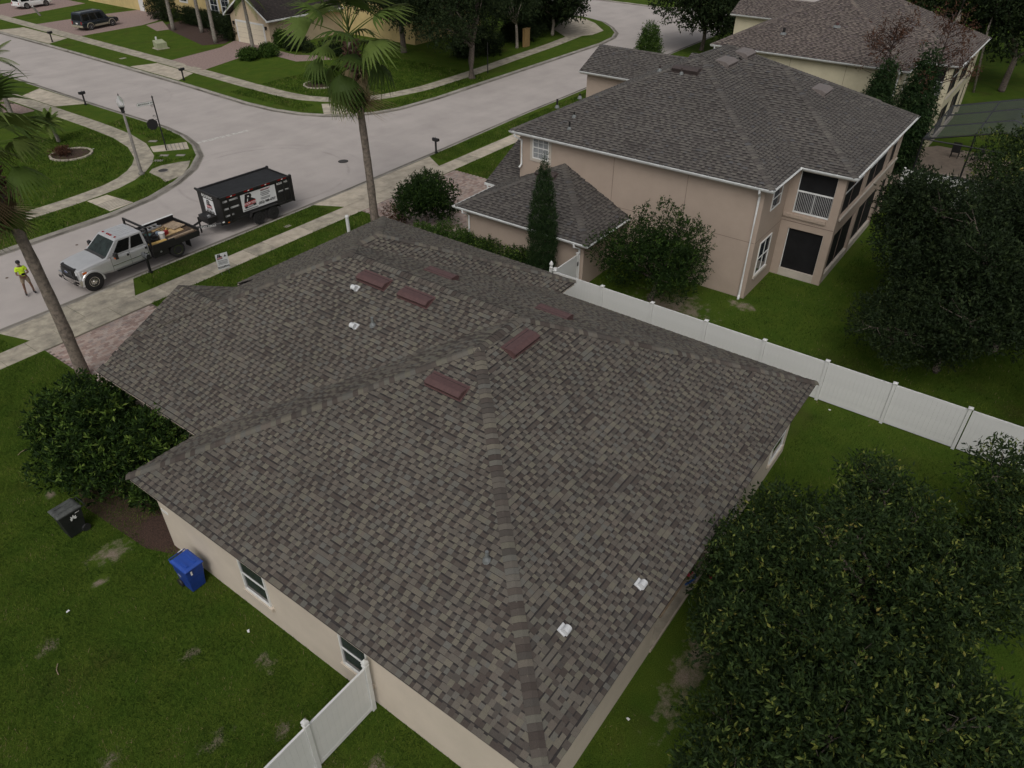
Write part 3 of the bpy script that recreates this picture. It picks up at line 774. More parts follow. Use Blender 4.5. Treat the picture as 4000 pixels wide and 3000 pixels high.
def gutter(parent, off, path, m, z, side=1, name="gutter"):
    """open K-section gutter along a plan path"""
    prof = [(0, 0), (0.0, -0.10), (0.05, -0.115), (0.085, -0.10), (0.125, -0.02), (0.125, 0.0), (0.115, 0.0), (0.112, -0.02), (0.075, -0.09), (0.012, -0.09), (0.012, 0)]
    secs = []
    P = [Vector(p) for p in path]
    for i, p in enumerate(P):
        if i == 0: d = (P[1]-P[0]).normalized(); n = Vector((-d.y, d.x))
        elif i == len(P)-1: d = (P[-1]-P[-2]).normalized(); n = Vector((-d.y, d.x))
        else:
            d0 = (P[i]-P[i-1]).normalized(); d1 = (P[i+1]-P[i]).normalized(); n0 = Vector((-d0.y, d0.x)); n1 = Vector((-d1.y, d1.x)); n = (n0+n1)/(1+n0.dot(n1))
        n = n*side
        secs.append([(p.x+n.x*o, p.y+n.y*o, z+h) for o, h in prof])
    mb = MB(); mb.loft(secs); g = mb.build(name, m, parent, loc=off)
    for a, c in zip(P, P[1:]):      # hanger straps across the open top
        L = (c-a).length; d = (c-a)/L; n = Vector((-d.y, d.x))*side; k = int(L/0.75)
        for j in range(1, k):
            q = a+d*(j*L/k); t = MB(); M = Matrix((Vector((d.x, d.y, 0)), Vector((n.x, n.y, 0)), Vector((0, 0, 1)))).transposed()
            t.box((q.x+n.x*0.0625, q.y+n.y*0.0625, z+0.004), (0.03, 0.12, 0.006), M=M); t.build("strap", m, g)
    return g

# ------------------------------------------------------------------ the house in front
M_STUCCO = mat("beige_stucco", (0.58, 0.505, 0.42), rough=0.92, scale=0.9, vary=0.05, bump=0.5, bscale=70, spec=0.2, detail=6)
M_TRIM = mat("tan_trim", (0.46, 0.385, 0.32), rough=0.7, vary=0.08)
M_SOFFIT = mat("soffit", (0.50, 0.44, 0.375), rough=0.8, vary=0.05)
ZE, PT = 3.091, 0.474
X0, X1, Y0, Y1 = 6.113, 22.922, 3.659, 18.466
XG, YF, XW, YW, YG, WG = 8.467, 25.734, 24.184, 14.339, 24.292, 7.504
OUT = [(X0, Y0), (X1, Y0), (X1, YW), (XW, YW), (XW, YF), (15.4, YF), (15.4, YG), (XG, YG), (XG, Y1), (X0, Y1)]
house = empty("shingled_house", ((X0+X1)/2, (Y0+Y1)/2, 0), label="single storey beige stucco house with the large brown shingle hip roof, in the foreground", cat="house")
HO = -Vector(house.location)
SH_MAIN = [(0.00, (0.057, 0.046, 0.040)), (0.14, (0.074, 0.060, 0.052)), (0.28, (0.068, 0.061, 0.054)), (0.40, (0.083, 0.069, 0.059)), (0.50, (0.106, 0.094, 0.080)), (0.62, (0.122, 0.108, 0.090)), (0.72, (0.110, 0.106, 0.095)), (0.83, (0.128, 0.118, 0.092)), (0.93, (0.139, 0.124, 0.099)), (1.00, (0.116, 0.098, 0.083))]
bR = Block(X0, X1, Y0, Y1, ZE, PT); bM = Block(XG, X1, Y0+(Y1-Y0)/2, YF, ZE, PT, gable=('y0',)); bW = Block(16.0, XW, YW, YF, ZE, PT, gable=('x0',)); bG = Block(XG, XG+WG, Y1-4, YG, ZE, PT, gable=('y0', 'y1'))
roof, ms, mo = shingle_roof(house, [bR, bM, bW, bG], [(XG-1, 15.4, YG, YF+1)], SH_MAIN, "house", nobj=300)
d = (Y1-Y0)/2; dm = (X1-XG)/2; d5 = (YF-YW)/2; g = WG/2
zr, zm, z5, zg = ZE+PT*d, ZE+PT*dm, ZE+PT*d5, ZE+PT*g
P1, P2 = (X0+d, Y0+d, zr), (X1-d, Y0+d, zr); P4 = (XG+dm, YF-dm, zm); P3 = (XG+dm, Y0+d+ (zr-zm)/PT*0.0+0.35, zm)
P5 = (XW-d5, YF-d5, z5); Q = (XG+g, YF-g, zg); Rr = (XG+g, YG, zg)
KK = (X1-d5, YF-d5, z5)
lift = lambda p: (p[0], p[1], p[2]+0.004)
xh = (X1-(YF-YF), )
caps(roof, [((X0, Y1, ZE), P1, 'hip'), ((X0, Y0, ZE), P1, 'hip'), ((X1, Y0, ZE), P2, 'hip'), (P1, P2, 'ridge'), (P3, P4, 'ridge'), (Q, P4, 'hip'),
            ((XW, YF, ZE), P5, 'hip'), ((XW, YW, ZE), P5, 'hip'), (P5, KK, 'ridge'), (KK, P4, 'hip'), (Q, Rr, 'ridge')], mo, ms, PT, 300, expo=0.16, w=0.165)
W_OUT = inset_rect(OUT, 0.40)
W_OUT = W_OUT[:1]+[(12.05, Y0+.4), (12.05, 7.0), (16.2, 7.0), (16.2, Y0+.4)]+W_OUT[1:]
MB().prism(W_OUT, 0.0, ZE-0.05).build("wall", M_STUCCO, house, loc=HO)
fas = inset_rect(OUT, 0.03)
fm = MB(); 
for i in range(len(fas)):
    a, c = Vector(fas[i-1]), Vector(fas[i]); t = (c-a).normalized(); n = Vector((-t.y, t.x)); L = (c-a).length
    M = Matrix((Vector((t.x, t.y, 0)), Vector((n.x, n.y, 0)), Vector((0, 0, 1)))).transposed(); q = (a+c)/2+n*0.012
    fm.box((q.x, q.y, ZE-0.10), (L-0.002, 0.022, 0.17), M=M)
fm.build("fascia", M_TRIM, house, loc=HO)
MB().prism(inset_rect(OUT, 0.055), ZE-0.165, ZE-0.15).build("soffit", M_SOFFIT, house, loc=HO)
wx = X0+0.40; wy = Y0+0.40
for yy, ww in ((13.02, 1.12), (9.12, 1.0)):
    window(house, HO, (wx, yy+ww, 0.86), (0, -1, 0), ww, 1.42, depth=0.05, sill=M_STUCCO, glass=M_GLASS)
for xx, ww in ((16.55, 1.0), (20.6, 1.3)):
    window(house, HO, (xx, wy, 0.75), (1, 0, 0), ww, 1.4, depth=0.05, sill=M_STUCCO)
MB().b2(12.05, 16.2, Y0+.41, 6.99, 0.0, .06).build("lanai_floor", M_CONC_D, house, loc=HO)
MB().b2(12.05, 16.2, Y0+.37, Y0+.405, 0.0, .12).build("lanai_sill", M_TRIM, house, loc=HO)
for zz, yy in ((1.9, 18.0),):
    MB().b2(wx-0.012, wx+0.01, yy-0.35, yy-0.0, 1.62, 1.72).build("house_number_plate", M_FRAME, house, loc=HO)
# a garage door on the street side
gd = MB(); gd.b2(9.6, 14.6, YG-0.43, YG-0.37, 0.0, 2.2); gdo = gd.build("garage_door", M_FRAME, house, loc=HO)
for k in range(1, 4): MB().b2(9.6, 14.6, YG-0.372, YG-0.36, k*0.55-0.015, k*0.55+0.015).build("panel_joint", M_TRIM, gdo)
# gable wall over the garage
MB().extr([(XG+0.4, YG-0.42, ZE-0.05), (XG+WG-0.4, YG-0.42, ZE-0.05), (XG+g, YG-0.42, zg-0.28)], (0, 0.02, 0)).build("gable_wall", M_STUCCO, house, loc=HO)

ct = 1/math.sqrt(1+PT*PT)
n_x0 = Vector((-PT, 0, 1)).normalized(); u_x0 = Vector((1, 0, PT)).normalized()
n_y0 = Vector((0, -PT, 1)).normalized(); u_y0 = Vector((0, 1, PT)).normalized()
n_x1 = Vector((PT, 0, 1)).normalized(); u_x1 = Vector((-1, 0, PT)).normalized()
def on(b, s, x, y): return Vector((x, y, b.plane(s, x, y)+0.01))
VG = "brown roof vents on the front house"
roof_vent("roof_vent", u_x0.cross(n_x0), n_x0, on(bR, 'x0', 12.19, 11.13), M_VENT, "brown box vent nearest the camera, left of the main hip line", VG)
roof_vent("roof_vent", u_y0.cross(n_y0), n_y0, on(bR, 'y0', 14.72, 10.47), M_VENT, "brown box vent right of the roof peak, turned toward the backyard", VG)
roof_vent("roof_vent", u_x0.cross(n_x0), n_x0, on(bM, 'x0', 15.08, 16.78), M_VENT, "brown box vent beside the upper white exhaust hood on the left roof slope", VG)
roof_vent("roof_vent", u_x0.cross(n_x0), n_x0, on(bM, 'x0', 15.06, 14.87), M_VENT, "second brown box vent on the left roof slope, closer to the roof peak", VG)
roof_vent("roof_vent", u_x1.cross(n_x1), n_x1, on(bM, 'x1', 17.55, 16.0), M_VENT, "brown box vent half hidden behind the long ridge, farther from the camera", VG)
roof_vent("roof_vent", u_x1.cross(n_x1), n_x1, on(bM, 'x1', 18.0, 11.45), M_VENT, "brown box vent behind the roof peak on the slope toward the white fence", VG)
gooseneck(on(bM, 'x0', 14.55, 17.2), u_x0, n_x0, "white exhaust hood just below the farthest left brown box vent")
gooseneck(on(bM, 'x0', 13.40, 16.15), u_x0, n_x0, "white exhaust hood lower down the left roof slope, next to a small pipe")
gooseneck(on(bR, 'y0', 8.9, 5.0), u_y0, n_y0, "white exhaust hood nearest the bottom of the picture, right of the hip")
gooseneck(on(bR, 'y0', 11.3, 4.32), u_y0, n_y0, "white exhaust hood near the backyard eave beside the big tree")
pipe_vent(on(bM, 'x0', 13.71, 15.59), "short grey vent pipe right of the lower white exhaust hood")
pipe_vent(on(bR, 'x0', 9.0, 7.29), "short grey vent pipe left of the hip near the bottom of the front roof")

# ------------------------------------------------------------------ the two-storey houses
M_PINK = mat("pinkish_stucco", (0.405, 0.325, 0.265), rough=0.92, scale=0.8, vary=0.045, bump=0.5, bscale=60, spec=0.2, detail=6)
M_PINK_T = mat("pale_stucco_trim", (0.48, 0.43, 0.37), rough=0.85, vary=0.08, scale=2)
M_CREAM = mat("cream_stucco", (0.55, 0.50, 0.36), rough=0.92, scale=0.8, vary=0.07, bump=0.4, bscale=60, spec=0.2)
M_GUT = mat("white_gutter", (0.74, 0.75, 0.74), rough=0.45, vary=0.10, scale=3)
M_SCREEN = mat("dark_insect_screen", (0.012, 0.012, 0.013), rough=0.75, vary=0.2, scale=2, spec=0.2)
M_RAIL = mat("grey_white_rail", (0.42, 0.42, 0.42), rough=0.5, vary=0.1)
M_JOINT = mat("stucco_joint", (0.20, 0.15, 0.125), rough=0.95, vary=0.1)
SH_GREY = [(0.0, (0.062, 0.054, 0.050)), (0.3, (0.082, 0.073, 0.068)), (0.5, (0.098, 0.089, 0.082)), (0.7, (0.112, 0.102, 0.092)), (0.9, (0.122, 0.112, 0.098)), (1.0, (0.090, 0.088, 0.090))]
SH_TAN = [(0.0, (0.072, 0.056, 0.052)), (0.3, (0.108, 0.088, 0.080)), (0.5, (0.145, 0.118, 0.105)), (0.7, (0.160, 0.135, 0.118)), (0.9, (0.190, 0.158, 0.135)), (1.0, (0.120, 0.098, 0.100))]
def two_storey(ox, oy, wallm, trimm, stops, key, label, detail):
    Z2, P = 5.8, 0.47
    S = lambda x, y=None: x+ox
    root = empty("two_storey_house", (41+ox, 16+oy, 0), label=label, cat="house"); off = -Vector(root.location)
    ax0, ax1, ay0, ay1 = 32.2+ox, 50.2+ox, 9.26+oy, 23.75+oy
    wx0, wx1, wy0 = 35.95+ox, 48.25+ox, 6.70+oy
    fx0, fx1, fy1 = 45.6+ox, 50.8+ox, 27.75+oy
    A = Block(ax0, ax1, ay0, ay1, Z2, P); B = Block(wx0, wx1, wy0, ay0+9, Z2, P, gable=('y1',)); C = Block(fx0, fx1, ay1-6, fy1, Z2, P, gable=('y0', 'y1'))
    rf, ms, mo = shingle_roof(root, [A, B, C], [], stops, key, nobj=0, expo=0.165, wide=1.35, thick=(0.03, 0.012), grain=0.22)
    hd = (ay1-ay0)/2; hb = (wx1-wx0)/2; zA = Z2+P*hd; zB = Z2+P*hb; hc = (fx1-fx0)/2
    caps(rf, [((ax0, ay1, Z2), (ax0+hd, ay0+hd, zA), 'hip'), ((ax0, ay0, Z2), (ax0+hd, ay0+hd, zA), 'hip'), ((ax1, ay1, Z2), (ax1-hd, ay0+hd, zA), 'hip'), ((ax1, ay0, Z2), (ax1-hd, ay0+hd, zA), 'hip'), ((ax0+hd, ay0+hd, zA), (ax1-hd, ay0+hd, zA), 'ridge'),
              ((wx0, wy0, Z2), (wx0+hb, wy0+hb, zB), 'hip'), ((wx1, wy0, Z2), (wx0+hb, wy0+hb, zB), 'hip'), ((wx0+hb, wy0+hb, zB), (wx0+hb, ay0+hd-(zA-zB)/P, zB), 'ridge'), ((fx0+hc, ay1-3, Z2+P*hc), (fx0+hc, fy1, Z2+P*hc), 'ridge')], mo, ms, P, 0, expo=0.2, w=0.17)
    EO = [(ax0, ay0), (wx0, ay0), (wx0, wy0), (wx1, wy0), (wx1, ay0), (ax1, ay0), (ax1, ay1), (fx1, ay1), (fx1, fy1), (fx0, fy1), (fx0, ay1), (ax0, ay1)]
    # walls; the porch wing is built open, storey by storey
    WO = inset_rect([(ax0, ay0), (ax1, ay0), (ax1, ay1), (fx1, ay1), (fx1, fy1), (fx0, fy1), (fx0, ay1), (ax0, ay1)], 0.40)
    wall = MB().prism(WO, 0.0, Z2-0.1).build("wall", wallm, root, loc=off)
    MB().prism(inset_rect(EO, 0.02), Z2-0.20, Z2-0.06).build("soffit", M_PINK_T, root, loc=off)
    MB().extr([(fx0+0.4, fy1-0.40, Z2-0.1), (fx1-0.4, fy1-0.40, Z2-0.1), (fx0+hc, fy1-0.40, Z2+P*hc-0.25)], (0, 0.02, 0)).build("gable_wall", wallm, root, loc=off)
    # porch wing: corner piers, floor slab, beam, knee wall
    px0, px1, py0 = wx0+0.22, wx1-0.40, wy0+0.38; py1 = ay0+0.40
    wz = Z2-0.2
    for (a, c) in ((px0, px0+0.42), (px0+4.35, px0+4.75), (px0+9.0, px0+9.4), (px1-0.4, px1)):
        MB().b2(a, c, py0, py0+0.40, 0, wz).build("pier", wallm, root, loc=off)
    MB().b2(px0, px0+0.42, py1-0.42, py1+0.02, 0, wz).build("pier", wallm, root, loc=off)
    MB().b2(px0+0.003, px1-0.003, py0+0.003, py1, 2.62, 3.42).build("floor_band", wallm, root, loc=off)
    MB().b2(px0-0.10, px0-0.003, py0+0.45, py1-0.05, 3.20, 3.36).build("band_ledge", wallm, root, loc=off)
    MB().b2(px0-0.012, px0-0.002, py0+0.02, py1-0.02, 2.96, 2.985).build("stucco_joint", M_JOINT, root, loc=off)
    MB().b2(px0+0.46, px1, py0-0.07, py0-0.003, 3.34, 3.44).build("band_ledge", M_PINK_T, root, loc=off)
    MB().b2(px0+0.42, px0+9.0, py0+0.002, py0+0.26, 0, 0.42).build("knee_wall", M_PINK_T, root, loc=off)
    MB().b2(px0+0.002, px0+0.26, py0+0.40, py1-0.42, 0, 0.40).build("knee_wall", M_PINK_T, root, loc=off)
    MB().b2(px0+0.45, px1-0.1, py0+0.3, py1, 5.3, wz).build("porch_ceiling", wallm, root, loc=off)
    # dark screens with their white bars
    def scr(a, c, z0, z1, bars=True):
        sc = MB().b2(a, c, py0+0.14, py0+0.16, z0, z1).build("screen", M_SCREEN, root, loc=off)
        if bars: MB().b2(a, c, py0+0.11, py0+0.138, z0+1.08, z0+1.14).build("rail", M_GUT, sc)
        MB().b2((a+c)/2-0.02, (a+c)/2+0.02, py0+0.115, py0+0.137, z0, z1).build("mullion", M_JOINT, sc)
    for a, c in ((px0+0.42, px0+4.35), (px0+4.75, px0+9.0), (px0+9.4, px1-0.4)):
        scr(a, c, 3.42, wz); scr(a, c, 0.42, 2.62, False)
    y0s, y1s = py0+0.40, py1-0.42
    for z0, z1 in ((3.42, wz), (0.40, 2.62)):
        sc = MB().b2(px0+0.14, px0+0.16, y0s, y1s, z0, z1).build("screen", M_SCREEN, root, loc=off)
        for yy in (y0s+0.015, y1s-0.015): MB().b2(px0+0.09, px0+0.138, yy-0.015, yy+0.015, z0, z1).build("screen_frame", M_GUT, sc)
    rl = MB().b2(px0+0.06, px0+0.12, y0s, y1s, 4.50, 4.56).build("balcony_rail", M_GUT, root, loc=off)
    MB().b2(px0+0.05, px0+0.12, y0s, y1s, 3.44, 3.50).build("bottom_rail", M_GUT, rl)
    nb = 21
    for k in range(nb):
        yy = y0s+0.06+(y1s-y0s-0.12)*k/(nb-1); w_ = 0.011 if k != nb//2 else 0.03
        MB().b2(px0+0.075, px0+0.10, yy-w_, yy+w_, 3.50, 4.50).build("baluster", M_RAIL, rl)
    wxx = ax0+0.40; wyy = ay0+0.40
    window(root, off, (33.42+ox, wyy, 0.92), (1, 0, 0), 1.55, 1.75, depth=0.05, cols=2, rows=2, sill=trimm)
    window(root, off, (33.85+ox, wyy, 4.15), (1, 0, 0), 1.25, 1.12, depth=0.04, cols=1, rows=2)
    window(root, off, (wxx, 22.50+oy, 4.42), (0, -1, 0), 1.05, 1.22, depth=0.045, cols=1, rows=2, muntin=2, glass=M_BLIND, surround=trimm)
    for yy in (17.5, 13.45): MB().b2(wxx-0.006, wxx+0.004, yy+oy-0.012, yy+oy+0.012, 2.95, Z2-0.22).build("stucco_joint", M_JOINT, root, loc=off)
    MB().b2(wxx-0.006, wxx+0.004, wyy+0.05, ay1-0.5, 2.93, 2.95).build("stucco_joint", M_JOINT, root, loc=off)
    MB().b2(wxx+0.01, px0, wyy-0.006, wyy+0.004, 2.93, 2.95).build("stucco_joint", M_JOINT, root, loc=off)
    # gutters and downpipes
    gutter(root, off, [(ax0, ay1), (ax0, ay0), (wx0, ay0), (wx0, wy0), (wx1, wy0)], M_GUT, Z2-0.02, side=-1)
    gutter(root, off, [(fx0, fy1), (fx0, ay1)], M_GUT, Z2-0.02, side=-1)
    dp = MB(); dp.tube([(ax0-0.06, ay0+0.55, Z2-0.12), (ax0-0.06, ay0+0.55, Z2-0.25), (wxx-0.07, ay0+0.62, Z2-0.55), (wxx-0.07, ay0+0.62, 0.18), (wxx-0.32, ay0+0.55, 0.06)], 0.055, 6); dp.build("downpipe", M_GUT, root, loc=off)
    dp = MB(); dp.tube([(ax0-0.06, ay1-0.35, Z2-0.12), (ax0-0.06, ay1-0.35, Z2-0.25), (wxx-0.07, ay1-0.55, Z2-0.55), (wxx-0.07, ay1-0.55, 3.95), (wxx-0.25, ay1-0.52, 3.80)], 0.055, 6); dp.build("downpipe", M_GUT, root, loc=off)
    return root, off, A, B, C
nb_house, NO, NA, NB, NC = two_storey(0, 0, M_PINK, M_PINK_T, SH_GREY, "neighbour", "two storey pinkish stucco house with grey shingle roof and screened balcony, behind the white fence", True)
fr_house, FO, FA, FB, FC = two_storey(26.75, 0.35, M_CREAM, M_PINK_T, SH_TAN, "far", "two storey cream house with brown shingle roof at the top right, behind the pinkish house", False)

# low wings of the pinkish house: hip-roofed side wing and gabled garage
zl = 2.6
lowA = Block(28.35, 36.6, 16.28, 24.55, zl, 0.47, gable=('x1',)); lowB = Block(32.0, 39.2, 20, 25.35, zl, 0.5, gable=('y0', 'y1'))
cutx = 32.6
wing = empty("garage_wing", (30, 20, 0)); wing.parent = nb_house; wing.location = Vector((30, 20, 0))+NO
WOff = -Vector((30, 20, 0))
rl_, ms2, mo2 = shingle_roof(wing, [lowA, lowB], [(cutx, 40, 10, 23.34)], [(p, tuple(c*0.86 for c in col)) for p, col in SH_GREY], "wing", nobj=0, expo=0.165, wide=1.35, thick=(0.03, 0.012), grain=0.22)
for o in (rl_,): o.location = WOff
hh = (24.55-16.28)/2
caps(rl_, [((28.35, 24.55, zl), (28.35+hh, 16.28+hh, zl+0.47*hh), 'hip'), ((28.35, 16.28, zl), (28.35+hh-0.02, 16.28+hh-0.02, zl+0.47*hh), 'hip')], mo2, ms2, 0.47, 0, expo=0.2, w=0.17)
MB().prism([(28.78, 16.70), (32.58, 16.70), (32.58, 24.93), (38.8, 24.93), (38.8, 24.97), (32.43, 24.97), (32.43, 24.12), (28.78, 24.12)], 0.0, zl-0.06).build("wall", M_PINK, wing, loc=WOff)
MB().extr([(32.43, 24.94, zl-0.1), (38.8, 24.94, zl-0.1), (35.6, 24.94, zl+1.7)], (0, 0.02, 0)).build("gable_wall", M_PINK, wing, loc=WOff)
MB().prism(inset_rect([(28.35, 16.28), (32.55, 16.28), (32.55, 24.55), (28.35, 24.55)], 0.02), zl-0.20, zl-0.06).build("soffit", M_PINK_T, wing, loc=WOff)
gutter(wing, WOff, [(32.4, 24.55), (28.35, 24.55), (28.35, 16.28), (32.5, 16.28)], M_GUT, zl-0.02, side=-1)
MB().tube([(32.0-0.05, 25.15, zl-0.10), (32.0-0.05, 25.15, zl-0.25), (32.36, 24.9, zl-0.5), (32.36, 24.9, 0.1)], 0.05, 6).build("downpipe", M_GUT, wing, loc=WOff)
MB().b2(31.93, 31.99, 24.7, 25.36, zl-0.13, zl-0.01).build("gutter", M_GUT, wing, loc=WOff)
for yy in (24.0, 17.0): MB().tube([(28.28, yy, zl-0.12), (28.28, yy, zl-0.25), (28.72, yy-0.08, zl-0.5), (28.72, yy-0.08, 0.15)], 0.05, 6).build("downpipe", M_GUT, wing, loc=WOff)
roof_vent("roof_vent", (0, -1, 0), (-0.47, 0, 1), on(lowA, 'x0', 31.6, 20.9), mat("dark_vent", (0.06, 0.045, 0.042), rough=0.6), "dark box vent on the low wing roof, partly behind the tall cypress", "vents on the pinkish house", W=1.2, D=0.5, Ht=0.16)
nA0 = Vector((-0.47, 0, 1)); nAy = Vector((0, -0.47, 1))
VN = "vents on the pinkish house"
roof_vent("roof_vent", (0, -1, 0), nA0, on(NA, 'x0', 38.3, 16.75), MATS["dark_vent"], "dark brown box vent left of the peak of the grey neighbour roof", VN, W=1.45, D=0.55, Ht=0.2)
roof_vent("roof_vent", (1, 0, 0), nAy, on(NA, 'y0', 40.7, 15.6), M_VENT_G, "grey box vent right of the grey roof's peak, nearer of the pair", VN, W=1.3, D=0.75, Ht=0.2)
roof_vent("roof_vent", (1, 0, 0), nAy, on(NA, 'y0', 43.3, 15.6), M_VENT_G, "grey box vent right of the grey roof's peak, farther of the pair", VN, W=1.3, D=0.75, Ht=0.2)
roof_vent("roof_vent", (1, 0, 0), nAy, on(NB, 'y0', 42.4, 10.8), M_VENT_G, "lone grey box vent above the screened balcony of the pinkish house", VN, W=1.3, D=0.75, Ht=0.2)
for i, (x, y, lab, h_) in enumerate(((33.9, 20.8, "dark stub vent on the grey roof near its left corner", 0.3), (33.08, 20.55, "black vent pipe just above the white gutter of the grey roof", 0.45), (34.3, 22.15, "thin dark pipe standing at the left hip of the grey roof", 0.5), (35.2, 21.3, "dark dome vent at the left hip of the grey roof", 0.25), (37.98, 18.15, "brown stub vent left of the dark box vent on the grey roof", 0.3), (38.0, 16.9, "pale vent pipe below the dark box vent on the grey roof", 0.35))):
    pipe_vent(on(NA, 'x0', x, y), lab, h_*.8, 0.05, MATS["vent_dark"] if i not in (4, 5) else MATS["dark_vent"])
pipe_vent(on(NA, 'y0', 45.9, 12.2), "small black vent at the far right hip of the grey roof", 0.3, 0.08, MATS["vent_dark"])
pipe_vent(on(NB, 'x1', 44.6, 11.4), "small dark square vent above the balcony wing of the grey roof", 0.2, 0.12, MATS["vent_dark"])
pipe_vent(on(FA, 'x0', 62.4, 15.9), "small brown stub vent on the left slope of the far brown roof", 0.25, 0.12, M_VENT)
pipe_vent(on(FA, 'x0', 61.0, 19.3), "dark stub vent near the lower left of the far brown roof", 0.4, 0.10, MATS["vent_dark"])
roof_vent("roof_vent", (1, 0, 0), nAy, on(FB, 'x1', 71.5, 11.6), M_VENT_G, "tan box vent on the far brown roof at the top right", "vents on the far roof", W=1.4, D=0.8, Ht=0.22)

# ------------------------------------------------------------------ fences
M_VINYL = mat("white_vinyl", (0.66, 0.66, 0.645), rough=0.45, scale=1.1, vary=0.05, spec=0.4)
def vinyl_fence(name, label, posts, axis, fixed, h=1.80, gothic=False, skip_gap=None):
    """posts: positions along the axis; each bay has rails and its own boards"""
    o = empty(name, (fixed, posts[0], 0) if axis == 'y' else (posts[0], fixed, 0), label=label, cat="fence"); off = -Vector(o.location)
    def P(t, w): return (fixed+w, t) if axis == 'y' else (t, fixed+w)
    pm = MB().box((0, 0, (h+0.06)/2), (0.115, 0.115, h+0.06)).mesh("post", M_VINYL)
    if gothic:
        cm = MB().lathe([(0.10, 0), (0.10, 0.04), (0.075, 0.05), (0.075, 0.09), (0.105, 0.11), (0.09, 0.17), (0.03, 0.24), (0.004, 0.27)], 4).mesh("cap", M_VINYL)
    else:
        cm = MB()._add([(-.085, -.085, 0), (.085, -.085, 0), (.085, .085, 0), (-.085, .085, 0), (-.085, -.085, .03), (.085, -.085, .03), (.085, .085, .03), (-.085, .085, .03), (0, 0, .075)], [(3, 2, 1, 0), (0, 1, 5, 4), (1, 2, 6, 5), (2, 3, 7, 6), (3, 0, 4, 7), (4, 5, 8), (5, 6, 8), (6, 7, 8), (7, 4, 8)]).mesh("cap", M_VINYL)
    for t in posts:
        x, y = P(t, 0); p = link("post", pm, o, loc=Vector((x, y, 0))+off); c = link("cap", cm, p, loc=(0, 0, h+0.058))
        if gothic: c.rotation_euler = (0, 0, math.pi/4)
    for a, c in zip(posts, posts[1:]):
        lo, hi = min(a, c)+0.064, max(a, c)-0.064
        if skip_gap is not None and abs(max(a, c)-skip_gap) < 0.01: hi -= 0.035
        for z0, z1, w in ((h-0.10, h, 0.028), (0.06, 0.20, 0.028)):
            x, y = P((lo+hi)/2, 0); d = (2*w, hi-lo) if axis == 'y' else (hi-lo, 2*w)
            MB().box((x, y, (z0+z1)/2), (d[0], d[1], z1-z0)).build("rail", M_VINYL, o, loc=off)
        n = max(1, round((hi-lo)/0.158)); bw = (hi-lo)/n
        bm_ = MB().box((0, 0, 0), ((0.044, bw-0.002, h-0.29) if axis == 'y' else (bw-0.002, 0.044, h-0.29))).mesh("board", M_VINYL)
        for k in range(n):
            x, y = P(lo+bw*(k+0.5), 0); link("board", bm_, o, loc=Vector((x, y, (h-0.10+0.20)/2))+off)
    return o
vinyl_fence("vinyl_fence", "long white vinyl privacy fence between the two houses, running off to the right", [16.85, 14.25, 11.71, 9.16, 6.61, 4.08, 1.58, -0.98, -3.5, -6.0, -8.5], 'y', 26.46, 1.82, skip_gap=-0.98)
vinyl_fence("vinyl_fence", "white vinyl fence with pointed post caps meeting the left wall at the bottom", [6.33, 4.46, 2.6, 0.74, -1.1], 'x', 9.02, 1.85, gothic=True)
vinyl_fence("vinyl_fence", "short white fence wing with a latch plate between the long fence and the pinkish house", [26.62, 28.66], 'x', 16.95, 1.82)
lp = MB().box((28.66-0.07, 16.95-0.066, 1.35), (0.10, 0.012, 0.22)); lp.build("gate_latch", mat("black_plastic", (0.02, 0.02, 0.021), rough=0.5, vary=0.2), label="small black gate latch on the short white fence wing", cat="latch")
fp = empty("fence_post", (26.44, 17.06, 0), label="white fence post with a round pointed finial at the end of the long fence", cat="post")
MB().box((0, 0, 0.98), (0.127, 0.127, 1.96)).build("shaft", M_VINYL, fp)
MB().lathe([(0.09, 1.96), (0.09, 2.0), (0.05, 2.03), (0.05, 2.06), (0.095, 2.13), (0.10, 2.18), (0.06, 2.26), (0.012, 2.33)], 12).build("finial", M_VINYL, fp, smooth=True)
vinyl_fence("vinyl_fence", "white vinyl fence stub at the back corner of the pinkish house by the pool", [2.2, 4.4, 6.9], 'y', 51.1, 1.82)

